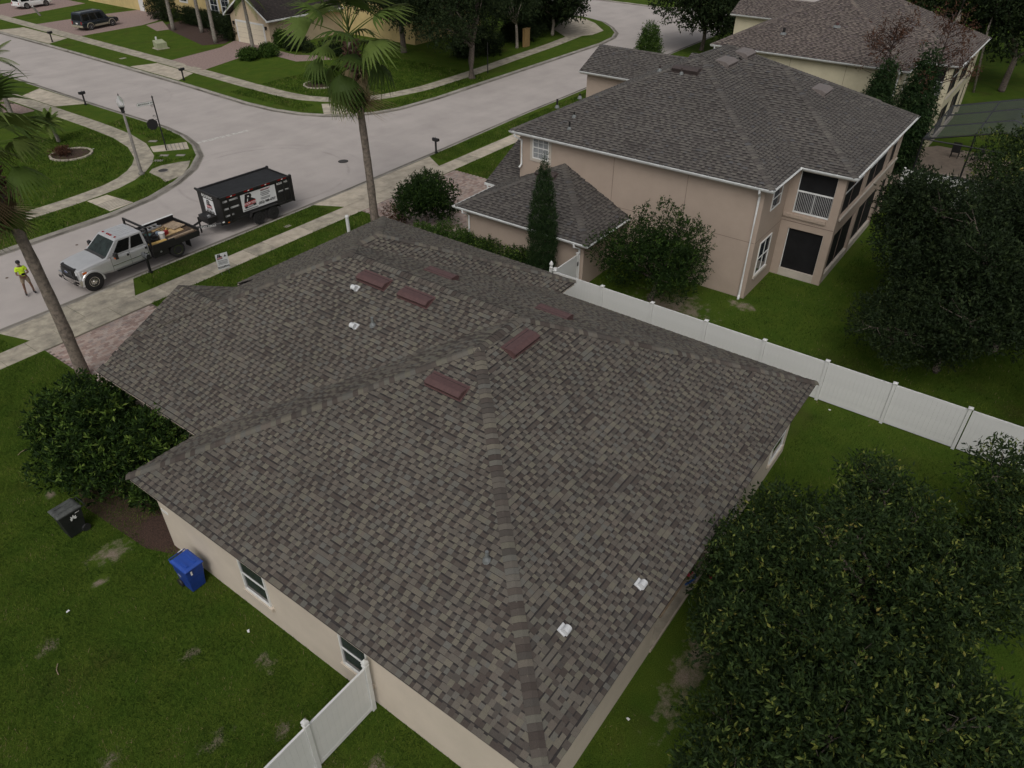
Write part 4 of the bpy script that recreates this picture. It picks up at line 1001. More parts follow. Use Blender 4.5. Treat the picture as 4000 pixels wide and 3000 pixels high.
# ------------------------------------------------------------------ wheeled bins
def wheelie(loc, rz, body, lidm, label, emblem):
    """local X points from the front to the handle"""
    o = empty("wheeled_bin", loc, rz, label=label, cat="bin")
    b = MB(); b.loft([[(-.28*t+dx, -.22*w, z), (.25*t+dx, -.22*w, z), (.25*t+dx, .22*w, z), (-.28*t+dx, .22*w, z)] for z, t, w, dx in ((0.03, 1.0, 1.0, 0.0), (0.08, 1.02, 1.02, 0), (0.62, 1.22, 1.18, 0.0), (0.64, 1.26, 1.22, 0.0), (0.98, 1.33, 1.27, 0.0))]); b.build("body", body, o, bevel=0.015)
    MB().b2(-.40, .37, -.305, .305, .965, 1.01).build("rim", body, o, bevel=0.01)
    l = MB(); l.loft([[(-.43, -.31, 1.012), (.36, -.31, 1.012), (.36, .31, 1.012), (-.43, .31, 1.012)], [(-.42, -.30, 1.05), (.35, -.30, 1.06), (.35, .30, 1.06), (-.42, .30, 1.05)], [(-.36, -.23, 1.085), (.28, -.23, 1.10), (.28, .23, 1.10), (-.36, .23, 1.085)]]); lid = l.build("lid", lidm, o, bevel=0.012)
    MB().b2(-.30, .22, -.16, -.09, 1.09, 1.108).build("lid_rib", lidm, lid); MB().b2(-.30, .22, .09, .16, 1.09, 1.108).build("lid_rib", lidm, lid)
    h = MB(); h.tube([(.36, -.27, 0.98), (.47, -.27, 1.0), (.47, .27, 1.0), (.36, .27, 0.98)], 0.018, 8); h.build("handle", body, o)
    for s in (-1, 1):
        w = MB(); w.lathe([(0.03, -.03), (0.13, -.03), (0.14, 0), (0.13, .03), (0.03, .03)], 16, axis='Y', c=(.24, s*.27, .14)); w.build("wheel", MATS["black_plastic"], o)
    emblem(o)
    return o
M_BIN_K = mat("dark_bin_plastic", (0.016, 0.018, 0.017), rough=0.55, vary=0.25, scale=3)
M_BIN_KL = mat("faded_dark_lid", (0.075, 0.08, 0.075), rough=0.6, vary=0.3, scale=7)
M_BIN_B = mat("blue_bin_plastic", (0.012, 0.045, 0.25), rough=0.5, vary=0.12, scale=3)
M_BIN_BL = mat("blue_lid", (0.016, 0.065, 0.34), rough=0.5, vary=0.10, scale=3)
M_WPRINT = mat("white_print", (0.74, 0.74, 0.72), rough=0.6, vary=0.04)
def emblem_leaf(o):
    mb = MB()
    for k, (a, L) in enumerate(((-70, .13), (-40, .17), (-10, .19), (20, .17), (50, .13), (80, .10))):
        an = math.radians(a+90); c = Vector((0.0, 0, 0.70)); d_ = Vector((math.cos(an), 0, math.sin(an))); n_ = Vector((-d_.z, 0, d_.x))
        q = [c+d_*.03, c+d_*(L*.6)+n_*.028, c+d_*L, c+d_*(L*.6)-n_*.028]
        mb.extr([(v.x, -.285-0.004*k*0.1, v.z) for v in q], (0, -0.004, 0))
    mb.build("emblem", M_WPRINT, o)
    MB().b2(0.10, 0.24, -.293, -.287, .90, .912).build("label_strip", M_WPRINT, o)
def emblem_bar(o):
    MB().box((-.392, 0.12, .86), (0.006, .05, .14)).build("sticker", M_WPRINT, o)
    t = MB(); t.extr([(-.02, .289, .60), (.10, .289, .68), (.11, .289, .665), (-.01, .289, .585)], (0, 0.004, 0)); t.build("sticker", M_WPRINT, o)
    MB().box((.475, -.13, 1.02), (0.02, .16, .02)).build("handle_sticker", M_WPRINT, o)
wheelie((4.98, 21.18, 0), 0.0, M_BIN_K, M_BIN_KL, "black wheeled bin with a pale leaf emblem, standing on the lawn by the bush", emblem_leaf)
wheelie((5.98, 16.24, 0), math.pi/2, M_BIN_B, M_BIN_BL, "blue wheeled recycling bin standing against the beige house wall", emblem_bar)

# ------------------------------------------------------------------ street furniture
M_BLACK = mat("black_powder_coat", (0.015, 0.015, 0.016), rough=0.42, vary=0.2, scale=8)
M_ALU = mat("silver_sheen", (0.55, 0.56, 0.58), rough=0.3, metal=0.6, vary=0.1)
def mailbox(loc, rz, label, top=None):
    o = empty("mailbox", loc, rz, label=label, cat="mailbox", group="black kerbside mailboxes")
    MB().box((0, 0, .45), (.11, .11, .90)).build("post", M_BLACK, o, bevel=0.008)
    MB().box((0, 0, .06), (.17, .17, .12)).build("base", M_BLACK, o, bevel=0.01)
    pr = [(-.24, -.10), (.24, -.10)]
    b = MB(); sec = [(-.10, .92), (.10, .92), (.10, 1.04), (.075, 1.095), (.03, 1.12), (-.03, 1.12), (-.075, 1.095), (-.10, 1.04)]
    b.loft([[(x, y, z) for y, z in sec] for x in (-.27, .25)]); bx_ = b.build("box", top or M_BLACK, o)
    MB().loft([[(x, y*1.05, (z-1.0)*1.05+1.0) for y, z in sec] for x in (-.285, -.268)]).build("door", M_BLACK, bx_)
    MB().box((.02, -.115, 1.06), (.14, .012, .05)).build("flag", M_BLACK, bx_)
    MB().box((0, 0, .905), (.40, .22, .03)).build("tray", M_BLACK, o)
    MB().tube([(0, 0, 1.11), (0, 0, 1.2)], .016, 6).build("finial", M_BLACK, o)
    return o
mailbox((16.68, 35.62, 0), math.pi/2, "mailbox in front of the silver truck's rear door, pale light on its lid", mat("pale_lit_mailbox", (0.12, 0.125, 0.13), rough=0.3, vary=0.3, scale=9, spec=0.8))  # pale light on this box is put into its greyer base colour
mailbox((39.75, 36.0, 0), math.pi/2, "black mailbox at the kerb beyond the palm, right of the manhole")
mailbox((42.2, 96.0, 0), math.pi, "black mailbox beside the driveway with the dark SUV")
mailbox((41.05, 69.0, 0), math.pi, "black mailbox across the street, near the cream garage door driveway")
mailbox((31.05, 68.4, 0), 0, "black mailbox left of the street lamp, on the near side of the side street")

lamp = empty("street_lamp", (24.5, 49.2, 0), label="grey concrete street lamp post with a clear acorn globe at the corner walk", cat="street lamp")
M_POST = mat("grey_concrete_post", (0.20, 0.185, 0.165), rough=0.9, vary=0.2, scale=6)
MB().lathe([(.20, 0), (.20, .10), (.14, .16), (.11, .25), (.075, 4.1)], 14).build("post", M_POST, lamp, smooth=True)
MB().lathe([(.075, 4.08), (.12, 4.15), (.10, 4.25), (.17, 4.42), (.19, 4.46)], 14).build("collar", M_BLACK, lamp)
gm = bpy.data.materials.new("acorn_globe"); gm.use_nodes = True; gb = gm.node_tree.nodes['Principled BSDF']; gb.inputs['Transmission Weight'].default_value = 0.75; gb.inputs['Roughness'].default_value = 0.3; gb.inputs['IOR'].default_value = 1.1; gb.inputs['Base Color'].default_value = (.88, .89, .90, 1)
MB().lathe([(.14, 4.46), (.20, 4.60), (.215, 4.78), (.18, 4.93), (.12, 5.02), (.10, 5.10), (.03, 5.16)], 18).build("globe", gm, lamp, smooth=True)
MB().lathe([(.03, 5.15), (.045, 5.20), (.02, 5.27), (.004, 5.30)], 8).build("finial", M_BLACK, lamp)

sp = empty("street_sign", (28.35, 52.24, 0), label="black street sign pole with white name blade and the back of a stop sign", cat="street sign")
MB().tube([(0, 0, 0), (0, 0, 3.75)], 0.045, 10).build("pole", M_BLACK, sp)
MB().lathe([(.05, 3.74), (.07, 3.78), (.03, 3.86), (.005, 3.9)], 10).build("finial", M_BLACK, sp)
bl = Vector((at(536, 410, 3.42) - at(590, 400, 3.42))).normalized(); bl.z = 0
nrm = Vector((-bl.y, bl.x, 0))
if nrm.dot(Vector((-28, -52, 0))) < 0: nrm = -nrm
def blade_pts(L, hgt, a0, z0, n=6):
    pts = []
    for k in range(n+1):
        t = math.pi/2+math.pi*k/n; pts.append((a0+L-hgt/2-math.cos(t)*hgt/2*1.0, z0+math.sin(t)*hgt/2))
    pts = [(a0, z0-hgt/2)]+pts[::-1]+[(a0, z0+hgt/2)]
    return pts
bp_ = blade_pts(1.12, .24, .06, 3.42)
MB().extr([bl*a+Vector((0, 0, z))-nrm*.006 for a, z in bp_], nrm*.012).build("name_blade", M_BLACK, sp)
bp_ = blade_pts(1.10, .215, .07, 3.42)
bld = MB().extr([bl*a+Vector((0, 0, z))+nrm*.007 for a, z in bp_], nrm*.004).build("name_plate", mat("sign_white", (0.70, 0.71, 0.68), rough=0.5, vary=0.04), sp)
link("lettering", text_mesh("MAGNOLIA WY", .15, M_BLACK, 0.002), bld, M=frame(-bl, nrm, bl*.55+Vector((0, 0, 3.42))+nrm*.016))
c8 = bl*.48+Vector((0, 0, 1.98)); st = MB(); st.extr([c8+bl*(.40*math.cos(math.radians(22.5+45*k)))+Vector((0, 0, .40*math.sin(math.radians(22.5+45*k)))) for k in range(8)], -nrm*.02); st.build("stop_sign", M_BLACK, sp)
for z in (1.72, 2.24): MB().tube([(0, 0, z), tuple(bl*.2+Vector((0, 0, z)))], .018, 6).build("bracket", M_BLACK, sp)
def scroll(c, r, turns=1.3):
    pts = [];
    for k in range(16):
        a = k/15*turns*2*math.pi; rr = r*(1-.6*k/15); pts.append(tuple(c+bl*(rr*math.cos(a))+Vector((0, 0, rr*math.sin(a)))))
    MB().tube(pts, .012, 5).build("scroll", M_BLACK, sp)
scroll(bl*.16+Vector((0, 0, 3.20)), .10); scroll(bl*.20+Vector((0, 0, 2.50)), .10)

def lid(name, x, y, sx, sy, m, label, cat, rz=0.0, z=0.004, round_=False, group=None):
    o = empty(name, (x, y, 0), rz, label=label, cat=cat, group=group)
    if round_:
        MB().lathe([(sx, z), (sx, z+.012), (sx*.9, z+.016)], 24).build("frame", M_KERB if z >= 0 else MATS["vent_dark"], o); MB().lathe([(sx*.86, z+.004), (sx*.86, z+.02)], 24).build("cover", m, o)
    else:
        MB().box((0, 0, z), (sx, sy, .03)).build("frame", m, o); MB().box((0, 0, z+.004), (sx*.8, sy*.72, .03)).build("cover", M_KERB, o)
    return o
M_IRON = mat("cast_iron", (0.045, 0.042, 0.04), rough=0.7, vary=0.3, scale=20)
lid("manhole_cover", 34.69, 40.39, .36, .36, M_IRON, "round dark manhole cover in the middle of the road", "manhole cover", round_=True, z=-0.1)
lid("storm_drain_cover", 25.75, 48.62, .36, .36, M_IRON, "round dark lid on the concrete storm inlet at the corner", "drain cover", round_=True, z=0.03)
flat("storm_inlet_slab", [(25.0, 49.1), (24.9, 47.6), (24.6, 46.6), (26.1, 46.85), (27.4, 48.1), (28.05, 48.9), (27.5, 49.25), (26.3, 49.65), (25.5, 49.55)], M_CONC_D, 0.026)
for x, y, lab in ((27.6, 51.4, "grey utility hatch in the corner grass, farther of the pair beside the sign pole"), (28.35, 50.5, "grey utility hatch nearest the kerb at the street corner"), (26.75, 50.75, "grey utility hatch next to the storm inlet"), (28.95, 54.95, "pale utility hatch in the verge left of the kerb ramp")):
    lid("utility_hatch", x, y, .62, .38, M_POST, lab, "utility hatch", rz=-.9, group="utility lids at the corner")
lid("utility_hatch", *at(1123, 884)[:2], .38, .26, M_CONC_D, "small brown utility hatch in the verge behind the trailer", "utility hatch", group="utility lids at the corner")
lid("utility_hatch", *at(480, 228)[:2], .6, .4, M_CONC, "small pale utility hatch in the verge across the side street", "utility hatch", group="utility lids at the corner")
ps = empty("utility_post", (26.35, 31.0, 0), label="white capped utility post in the grass beyond the roof edge", cat="post")
MB().lathe([(.10, 0), (.10, .95)], 16).build("tube", M_VINYL, ps, smooth=False); MB().lathe([(.115, .93), (.115, 1.02), (.09, 1.06)], 16).build("cap", M_VINYL, ps)
tx = empty("transformer_box", (47.75, 83.25, 0), -.15, label="pale green electric transformer box on the lawn across the street", cat="utility box")
M_TXG = mat("pale_green_paint", (0.33, 0.35, 0.22), rough=0.55, vary=0.12, scale=3)
MB().loft([[(-.55, -.5, .06), (.55, -.5, .06), (.55, .5, .06), (-.55, .5, .06)], [(-.55, -.5, .62), (.55, -.5, .62), (.55, .5, .80), (-.55, .5, .80)], [(-.50, -.45, .66), (.50, -.45, .66), (.50, .45, .84), (-.50, .45, .84)]]).build("cabinet", M_TXG, tx)
MB().box((0, 0, .03), (1.4, 1.3, .08)).build("pad", M_CONC_D, tx); MB().lathe([(.10, 0), (.10, 1.0), (.08, 1.04)], 12, c=(.1, 1.0, 0)).build("marker_post", M_VINYL, tx)
ld = empty("utility_post", at(158, 62), label="leaning white utility marker post on the lawn behind the dark SUV", cat="post")
MB().tube([(0, 0, 0), (-.45, .35, 1.15)], .13, 10).build("tube", M_POST, ld); MB().tube([(-.44, .34, 1.12), (-.47, .365, 1.2)], .14, 10).build("cap", M_VINYL, ld)
pl_ = empty("sign_pole", (60.7, 47.5, 0), label="thin black pole in the verge beside the dark oak", cat="pole")
MB().tube([(0, 0, 0), (0, 0, 2.75)], .045, 8).build("shaft", M_BLACK, pl_); MB().lathe([(.06, 2.74), (.05, 2.8), (.005, 2.86)], 8).build("finial", M_BLACK, pl_)

# yard sign on the grass
ys_ = empty("yard_sign", (18.92, 32.35, 0), label="small white roofing yard sign standing in the grass beside the walk", cat="sign")
a_, c_ = at(860, 1015, .85), at(889, 1022, .85); ya = Vector((1, -0.28, 0)).normalized(); yn = Vector((ya.y, -ya.x, 0))
if yn.dot(Vector((-19, -32, 0))) < 0: yn = -yn
def on_plane(parent, mesh_or_pts, m=None): pass
M_SIGN = mat("sign_white_panel", (0.74, 0.74, 0.74), rough=0.5, vary=0.03); M_RED = mat("sign_red", (0.42, 0.02, 0.025), rough=0.5, vary=0.05); M_INK = mat("sign_black", (0.015, 0.013, 0.014), rough=0.5, vary=0.05); M_GREYP = mat("sign_grey", (0.25, 0.25, 0.26), rough=0.5, vary=0.05)
MB().extr([-ya*.31+Vector((0, 0, .33)), ya*.31+Vector((0, 0, .33)), ya*.31+Vector((0, 0, 1.2)), -ya*.31+Vector((0, 0, 1.2))], yn*.008).build("panel", M_SIGN, ys_)
for s in (-.2, .2): MB().tube([tuple(ya*s-yn*.006), tuple(ya*s-yn*.006+Vector((0, 0, .9)))], .006, 5).build("stake", M_ALU, ys_)
def logo(parent, o, ax, nr, up, s, name=True):
    """black R under a roof line over a red word bar; o = centre, s = height"""
    def q(pts, m, k, nm): MB().extr([o+ax*(x*s)+up*(y*s)+nr*(.004+.003*k) for x, y in pts], nr*.002).build(nm, m, parent)
    q([(-.40, -.02), (-.26, .50), (.10, .50), (.20, .42), (.22, .30), (.14, .20), (.44, .02), (.44, -.04), (-.40, -.12)], M_INK, 0, "logo_roof")
    q([(-.10, .36), (.02, .36), (.03, .27), (-.09, .27)], M_SIGN, 1, "logo_eye")
    q([(-.14, .17), (-.20, -.02), (-.14, -.02), (-.08, .17)], M_SIGN, 1, "logo_slot")
    q([(-.44, -.08), (.46, -.02), (.48, -.26), (-.46, -.32)], M_RED, 1, "logo_bar")
    link("lettering", text_mesh("ROOF-TITE", .19*s, M_SIGN, 0.004*s), parent, M=frame(ax, nr, o-up*(.17*s)+nr*.0105))
    q([(-.42, -.33), (.46, -.28), (.46, -.40), (-.42, -.46)], M_INK, 1, "logo_bar")
    link("lettering", text_mesh("SERVICES", .115*s, M_SIGN, 0.002*s), parent, M=frame(ax, nr, o-up*(.37*s)+nr*.0105))
yx = ya if ya.cross(Vector((0, 0, 1))).dot(yn) > 0 else -ya
sg_ = lambda x, z: yx*x+Vector((0, 0, z))+yn*.008
logo(ys_, sg_(-.12, 1.02), yx, yn, Vector((0, 0, 1)), .30)
MB().extr([sg_(.10, .98), sg_(.24, .98), sg_(.17, 1.10)], yn*.003).build("print", M_INK, ys_)
for z, w, hh_ in ((.80, .5, .035), (.73, .5, .03), (.665, .46, .04), (.60, .5, .025)): MB().extr([sg_(-w/2, z-hh_/2), sg_(w/2, z-hh_/2), sg_(w/2, z+hh_/2), sg_(-w/2, z+hh_/2)], yn*.003).build("print", M_GREYP, ys_)
link("lettering", text_mesh("ROOFING", .135, M_INK, 0.004), ys_, M=frame(yx, yn, sg_(0, .45)+yn*.006))

# ------------------------------------------------------------------ vehicles
M_SILVER = mat("silver_paint", (0.62, 0.62, 0.62), rough=0.28, metal=0.45, vary=0.04, scale=2, coat=0.6)
M_CHROME = mat("chrome", (0.75, 0.74, 0.72), rough=0.14, metal=1.0, vary=0.1, scale=6)
M_TYRE = mat("tyre_rubber", (0.018, 0.017, 0.017), rough=0.85, vary=0.25, scale=14)
M_CARGLASS = mat("car_glass", (0.008, 0.009, 0.009), rough=0.08, vary=0.2, scale=2, spec=0.25)
M_WSHIELD = mat("windscreen", (0.022, 0.032, 0.029), rough=0.10, vary=0.35, scale=3, spec=0.3)
M_AMBER = mat("amber_lens", (0.6, 0.13, 0.015), rough=0.2, vary=0.1); M_LENS = mat("clear_lens", (0.62, 0.63, 0.64), rough=0.12, vary=0.15, scale=12, spec=0.9); M_REDL = mat("red_lens", (0.30, 0.012, 0.012), rough=0.2, vary=0.1)
M_FLAT = mat("black_flatbed_paint", (0.018, 0.017, 0.017), rough=0.5, vary=0.25, scale=5)
M_SEAM = mat("door_seam", (0.05, 0.05, 0.05), rough=0.8)
def wheel(parent, c, r, w, side, rim=None, dish=0.0):
    """side = +1 when the outer face looks along local +Y"""
    t = MB(); t.lathe([(r*.60, -w/2*side), (r*.93, -w/2*side), (r, -w*.36*side), (r, w*.36*side), (r*.93, w/2*side), (r*.60, w/2*side)], 28, c=c, axis='Y'); wo = t.build("wheel", M_TYRE, parent)
    f = MB(); f.lathe([(r*.60, (w*.40)*side), (r*.60, (w*.52)*side), (r*.54, (w*.50)*side), (r*.45, (w*.30+dish)*side), (r*.20, (w*.40+dish)*side), (r*.17, (w*.62+dish)*side), (.02, (w*.64+dish)*side)], 24, c=c, axis='Y'); rm = f.build("rim", rim or M_CHROME, wo, smooth=False)
    for k in range(8):
        a = k*math.pi/4; h = MB(); h.lathe([(r*.05, (w*.36+dish)*side), (r*.05, (w*.40+dish)*side)], 8, c=(c[0]+math.cos(a)*r*.34, c[1], c[2]+math.sin(a)*r*.34), axis='Y'); h.build("rim_hole", M_SEAM, rm)
    return wo
def sec(x, w, zb, zt, cr=0.02):
    return [(x, -w*.94, zb), (x, w*.94, zb), (x, w, zb+.12), (x, w, zt-.16), (x, w*.965, zt-.05), (x, w*.86, zt), (x, w*.4, zt+cr), (x, -w*.4, zt+cr), (x, -w*.86, zt), (x, -w*.965, zt-.05), (x, -w, zt-.16), (x, -w, zb+.12)]
def facept(q, u, v, out):
    a, b_, c, d_ = (Vector(p) for p in q); p = (a.lerp(b_, u)).lerp(d_.lerp(c, u), v)
    n = (b_-a).cross(d_-a).normalized(); return p+n*out
def panel(parent, name, q, u0, u1, v0, v1, m, out=0.006, th=0.012, cut=0.0):
    """a panel laid on the quad face q (a,b,c,d); cut slants its first upper corner"""
    P = [facept(q, u0, v0, out-th), facept(q, u1, v0, out-th), facept(q, u1, v1, out-th), facept(q, u0+cut, v1, out-th)]
    n = (Vector(q[1])-Vector(q[0])).cross(Vector(q[3])-Vector(q[0])).normalized()
    return MB().extr(P, n*th).build(name, m, parent)
truck = empty("pickup_truck", (16.82, 37.22, 0), math.pi, label="silver crew cab pickup truck with a black flatbed, parked facing left at the kerb", cat="truck")
b = MB(); b.loft([sec(3.30, .86, .66, 1.10), sec(3.24, .95, .60, 1.17), sec(2.7, 1.0, .56, 1.25, .03), sec(1.95, 1.01, .55, 1.30, .03), sec(1.75, 1.01, .50, 1.30, .0), sec(.3, 1.01, .48, 1.30, 0), sec(-.42, 1.0, .50, 1.30, 0)]); body = b.build("body", M_SILVER, truck, smooth=False, bevel=0.0)
g = MB(); z0, z1 = 1.29, 1.95
gb = [(1.80, .97, z0), (-.42, .96, z0), (-.36, .80, z1), (1.02, .78, z1)]
g.loft([[(1.80, -.97, z0), (-.42, -.96, z0), (-.42, .96, z0), (1.80, .97, z0)], [(1.02, -.80, z1), (-.36, -.82, z1), (-.36, .82, z1), (1.02, .80, z1)], [(.94, -.72, 2.0), (-.30, -.74, 2.0), (-.30, .74, 2.0), (.94, .72, 2.0)]])
cabm = g.build("cab", M_SILVER, truck)
for k in range(6): MB().b2(-.22, .74, -.55+k*.22-.02, -.55+k*.22+.02, 1.998, 2.012).build("roof_rib", M_SILVER, cabm)
for k, y in enumerate((-.55, -.16, 0, .16, .55)): MB().loft([[(.95, y-.035, 1.985), (.80, y-.035, 1.995), (.80, y+.035, 1.995), (.95, y+.035, 1.985)], [(.90, y-.02, 2.045), (.84, y-.02, 2.045), (.84, y+.02, 2.045), (.90, y+.02, 2.045)]]).build("roof_light", M_REDL, cabm)
qF = [(1.80, .97, z0), (1.80, -.97, z0), (1.02, -.80, z1), (1.02, .80, z1)]
for i in (0,):
    panel(cabm, "windscreen", [qF[1], qF[0], qF[3], qF[2]], .05, .95, .06, .93, M_WSHIELD)
MB().box((1.83, 0, 1.315), (.22, 1.70, .03)).build("cowl", M_SEAM, truck)
for s in (1, -1):
    qs = [(1.80, s*.97, z0), (-.42, s*.96, z0), (-.36, s*.82, z1), (1.02, s*.80, z1)]
    if s > 0: qs2 = [qs[1], qs[0], qs[3], qs[2]]
    else: qs2 = [qs[0], qs[1], qs[2], qs[3]]
    if s > 0:
        panel(cabm, "side_window", qs2, .07, .41, .08, .90, M_CARGLASS); panel(cabm, "side_window", qs2, .46, .86, .08, .90, M_CARGLASS)
    else:
        panel(cabm, "side_window", qs2, .17, .53, .10, .86, M_CARGLASS); panel(cabm, "side_window", qs2, .60, .90, .10, .86, M_CARGLASS)
    for x in (1.62, .62, -.36): MB().box((x, s*1.011, .92), (.012, .012, .70)).build("door_seam", M_SEAM, body)
    for x in (.72, -.28): MB().box((x, s*1.02, 1.12), (.10, .03, .11)).build("door_handle", M_FLAT, body)
    MB().box((.62, s*1.014, .82), (2.0, .016, .03)).build("side_moulding", M_CHROME if s > 0 else M_SILVER, body)
    MB().box((.5, s*.94, .47), (1.9, .14, .05)).build("running_board", M_FLAT, body)
    ar = MB(); ar.lathe([(.02, s*1.006), (.50, s*1.006), (.50, s*1.016)], 28, c=(2.74, 0, .42), axis='Y'); ar.build("wheel_well", M_FLAT, body)
    fl = MB()
    secs = []
    for k in range(13):
        a = math.radians(-8+k*16.3); secs.append([(2.74+math.cos(a)*r_, s*y_, .42+math.sin(a)*r_) for r_, y_ in ((.50, 1.0), (.50, 1.045), (.57, 1.035), (.60, 1.0))])
    fl.loft(secs); fl.build("wheel_arch", M_SILVER, body)
    wheel(truck, (2.74, s*.90, .42), .42, .27, s, dish=.05)
    wheel(truck, (-1.90, s*1.02, .42), .42, .26, s, dish=-.09); wheel(truck, (-1.90, s*.72, .42), .42, .25, s, rim=M_FLAT)
    m_ = MB(); m_.tube([(1.45, s*.98, 1.33), (1.42, s*1.18, 1.36)], .03, 6); mo_ = m_.build("mirror_arm", M_FLAT, truck)
    MB().loft([[(1.50, s*1.12, 1.22), (1.36, s*1.12, 1.22), (1.36, s*1.36, 1.22), (1.50, s*1.34, 1.22)], [(1.50, s*1.12, 1.50), (1.36, s*1.12, 1.52), (1.36, s*1.36, 1.52), (1.50, s*1.33, 1.50)]]).build("mirror", M_FLAT, mo_)
    MB().box((1.505, s*1.25, 1.27), (.03, .14, .06)).build("turn_signal", M_AMBER, mo_)
    h_ = MB(); h_.loft([[(3.34, s*.60, .84), (3.06, s*.985, .84), (3.06, s*.985, 1.08), (3.30, s*.62, 1.10)], [(3.37, s*.60, .85), (3.10, s*1.01, .85), (3.10, s*1.01, 1.06), (3.33, s*.62, 1.08)]]); hl = h_.build("headlight", M_LENS, truck)
    MB().box((3.04, s*1.0, .99), (.20, .04, .09)).build("turn_signal", M_AMBER, hl)
    MB().box((3.52, s*.72, .52), (.03, .26, .12)).build("fog_lamp", M_FLAT, truck)
gr = MB(); gr.loft([[(3.28, -.68, .70), (3.28, .68, .70), (3.20, .66, 1.19), (3.20, -.66, 1.19)], [(3.44, -.62, .72), (3.44, .62, .72), (3.36, .60, 1.17), (3.36, -.60, 1.17)]]); gro = gr.build("grille", M_FLAT, truck)
for z in (.86, .96, 1.06): MB().box((3.445, 0, z), (.03, 1.06, .035)).build("grille_bar", M_SEAM, gro)
ov = MB(); ov.extr([(3.462, .15*math.cos(2*math.pi*k/20), .96+.06*math.sin(2*math.pi*k/20)) for k in range(20)], (.012, 0, 0)); ov.build("badge", M_LENS, gro)
ov = MB(); ov.extr([(3.474, .13*math.cos(2*math.pi*k/20), .96+.045*math.sin(2*math.pi*k/20)) for k in range(20)], (.006, 0, 0)); ov.build("badge_face", mat("badge_blue", (.02, .05, .2), rough=.3), gro)
bm_ = MB(); bm_.loft([[(3.28, y, .42), (3.50-abs(y)*.10, y, .42), (3.54-abs(y)*.10, y, .52), (3.52-abs(y)*.10, y, .70), (3.28, y, .70)] for y in (-1.03, -.7, 0, .7, 1.03)]); bm_.build("bumper", M_CHROME, truck)
MB().box((3.40, 0, .40), (.1, 1.3, .12)).build("air_dam", M_FLAT, truck)
# flatbed
MB().box((-1.9, 0, .98), (2.82, 2.30, .10)).build("flatbed", M_FLAT, truck)
M_DECKW = mat("worn_deck_boards", (0.10, 0.065, 0.04), rough=.9, vary=.4, scale=5)
for k in range(8): MB().box((-1.9, -1.0+k*.286, 1.036), (2.7, .27, .02)).build("deck_board", M_DECKW, truck)
MB().box((-1.9, 1.15, .88), (2.82, .06, .30)).build("side_rail", M_FLAT, truck); MB().box((-1.9, -1.15, 1.13), (2.82, .06, .42)).build("side_board", M_FLAT, truck)
MB().box((-1.2, 1.16, 1.08), (1.3, .05, .12)).build("side_board", M_FLAT, truck)
MB().box((-3.33, 0, 1.0), (.06, 2.30, .36)).build("tail_rail", M_FLAT, truck)
for y in (-1.05, 1.05): MB().box((-.55, y, 1.55), (.08, .10, 1.15)).build("rack_post", M_FLAT, truck)
MB().box((-.55, 0, 2.10), (.08, 2.2, .09)).build("headache_rack", M_FLAT, truck)
for z in (1.35, 1.6, 1.85): MB().box((-.55, 0, z), (.04, 2.0, .05)).build("rack_bar", M_FLAT, truck)
MB().box((-.95, 1.0, .64), (.85, .30, .42)).build("tool_box", M_FLAT, truck); MB().box((-.95, 1.155, .68), (.10, .012, .10)).build("box_latch", M_ALU, truck)
MB().box((-1.4, 0, .62), (4.0, .75, .20)).build("chassis", M_FLAT, truck)
for y in (-.9, .9): MB().box((-2.68, y, .60), (.02, .5, .62)).build("mud_flap", M_FLAT, truck)
MB().box((-3.30, .9, .86), (.06, .20, .10)).build("tail_light", M_REDL, truck); MB().box((-3.30, -.9, .86), (.06, .20, .10)).build("tail_light", M_REDL, truck)
def tw(x, y, z): return Vector((16.82-x, 37.22-y, z))    # point of the truck in the place
# the load: things lying on the flatbed
M_PLY = mat("plywood", (0.52, 0.36, 0.18), rough=.8, vary=.2, scale=4, detail=6); M_PLYG = mat("weathered_board", (0.36, 0.27, 0.185), rough=.85, vary=.2, scale=5); M_YEL = mat("yellow_wood", (0.60, 0.40, 0.13), rough=.8, vary=.15, scale=6)
def thing_box(name, label, cat, c, dim, rz, m, **kw):
    o = MB().box((0, 0, dim[2]/2), dim).build(name, m, bevel=min(dim)*.15, loc=c, rz=rz); return tag(o, label, cat, **kw)
thing_box("plywood_sheet", "weathered plywood square at the rear of the truck bed", "plywood", tw(-2.75, -.25, 1.13), (.75, .95, .04), .12, M_PLYG)
thing_box("plywood_sheet", "yellowish plywood sheet in the middle of the truck bed", "plywood", tw(-2.25, -.1, 1.05), (1.15, 1.25, .05), .05, M_PLY)
for k in range(4): thing_box("tool_pole", ("first", "second", "third", "fourth")[k]+" dark tool pole on the yellow plywood, counted from the far side of the bed", "tool pole", tw(-2.0, -.45+k*.16, 1.105), (.85, .035, .035), .2+.05*k, M_DECKW, group="tool handles in the truck bed")
thing_box("wooden_beam", "long pale wooden beam along the kerb-side edge of the truck bed", "beam", tw(-2.35, 1.02, 1.05), (1.5, .10, .09), 0, M_PLYG)
thing_box("wooden_level", "yellow slotted board at the front corner of the truck bed", "board", tw(-1.05, .85, 1.05), (.95, .22, .06), -.08, M_YEL)
bk = empty("plastic_bucket", tw(-1.50, .62, 1.05), label="white plastic bucket on the truck bed", cat="bucket"); MB().lathe([(.13, 0), (.155, .30), (.16, .34), (.14, .35)], 16).build("pail", M_VINYL, bk); MB().lathe([(.165, .32), (.165, .36), (.02, .37)], 16).build("lid", M_WPRINT, bk)
fc = empty("fuel_can", tw(-1.85, .35, 1.05), .4, label="red fuel can on the truck bed", cat="fuel can"); MB().box((0, 0, .13), (.38, .20, .26)).build("can", mat("red_plastic", (.35, .015, .02), rough=.4, vary=.15), fc, bevel=.03); MB().tube([(.1, 0, .25), (.2, 0, .36)], .03, 8).build("spout", M_YEL, fc)
cp = MB()
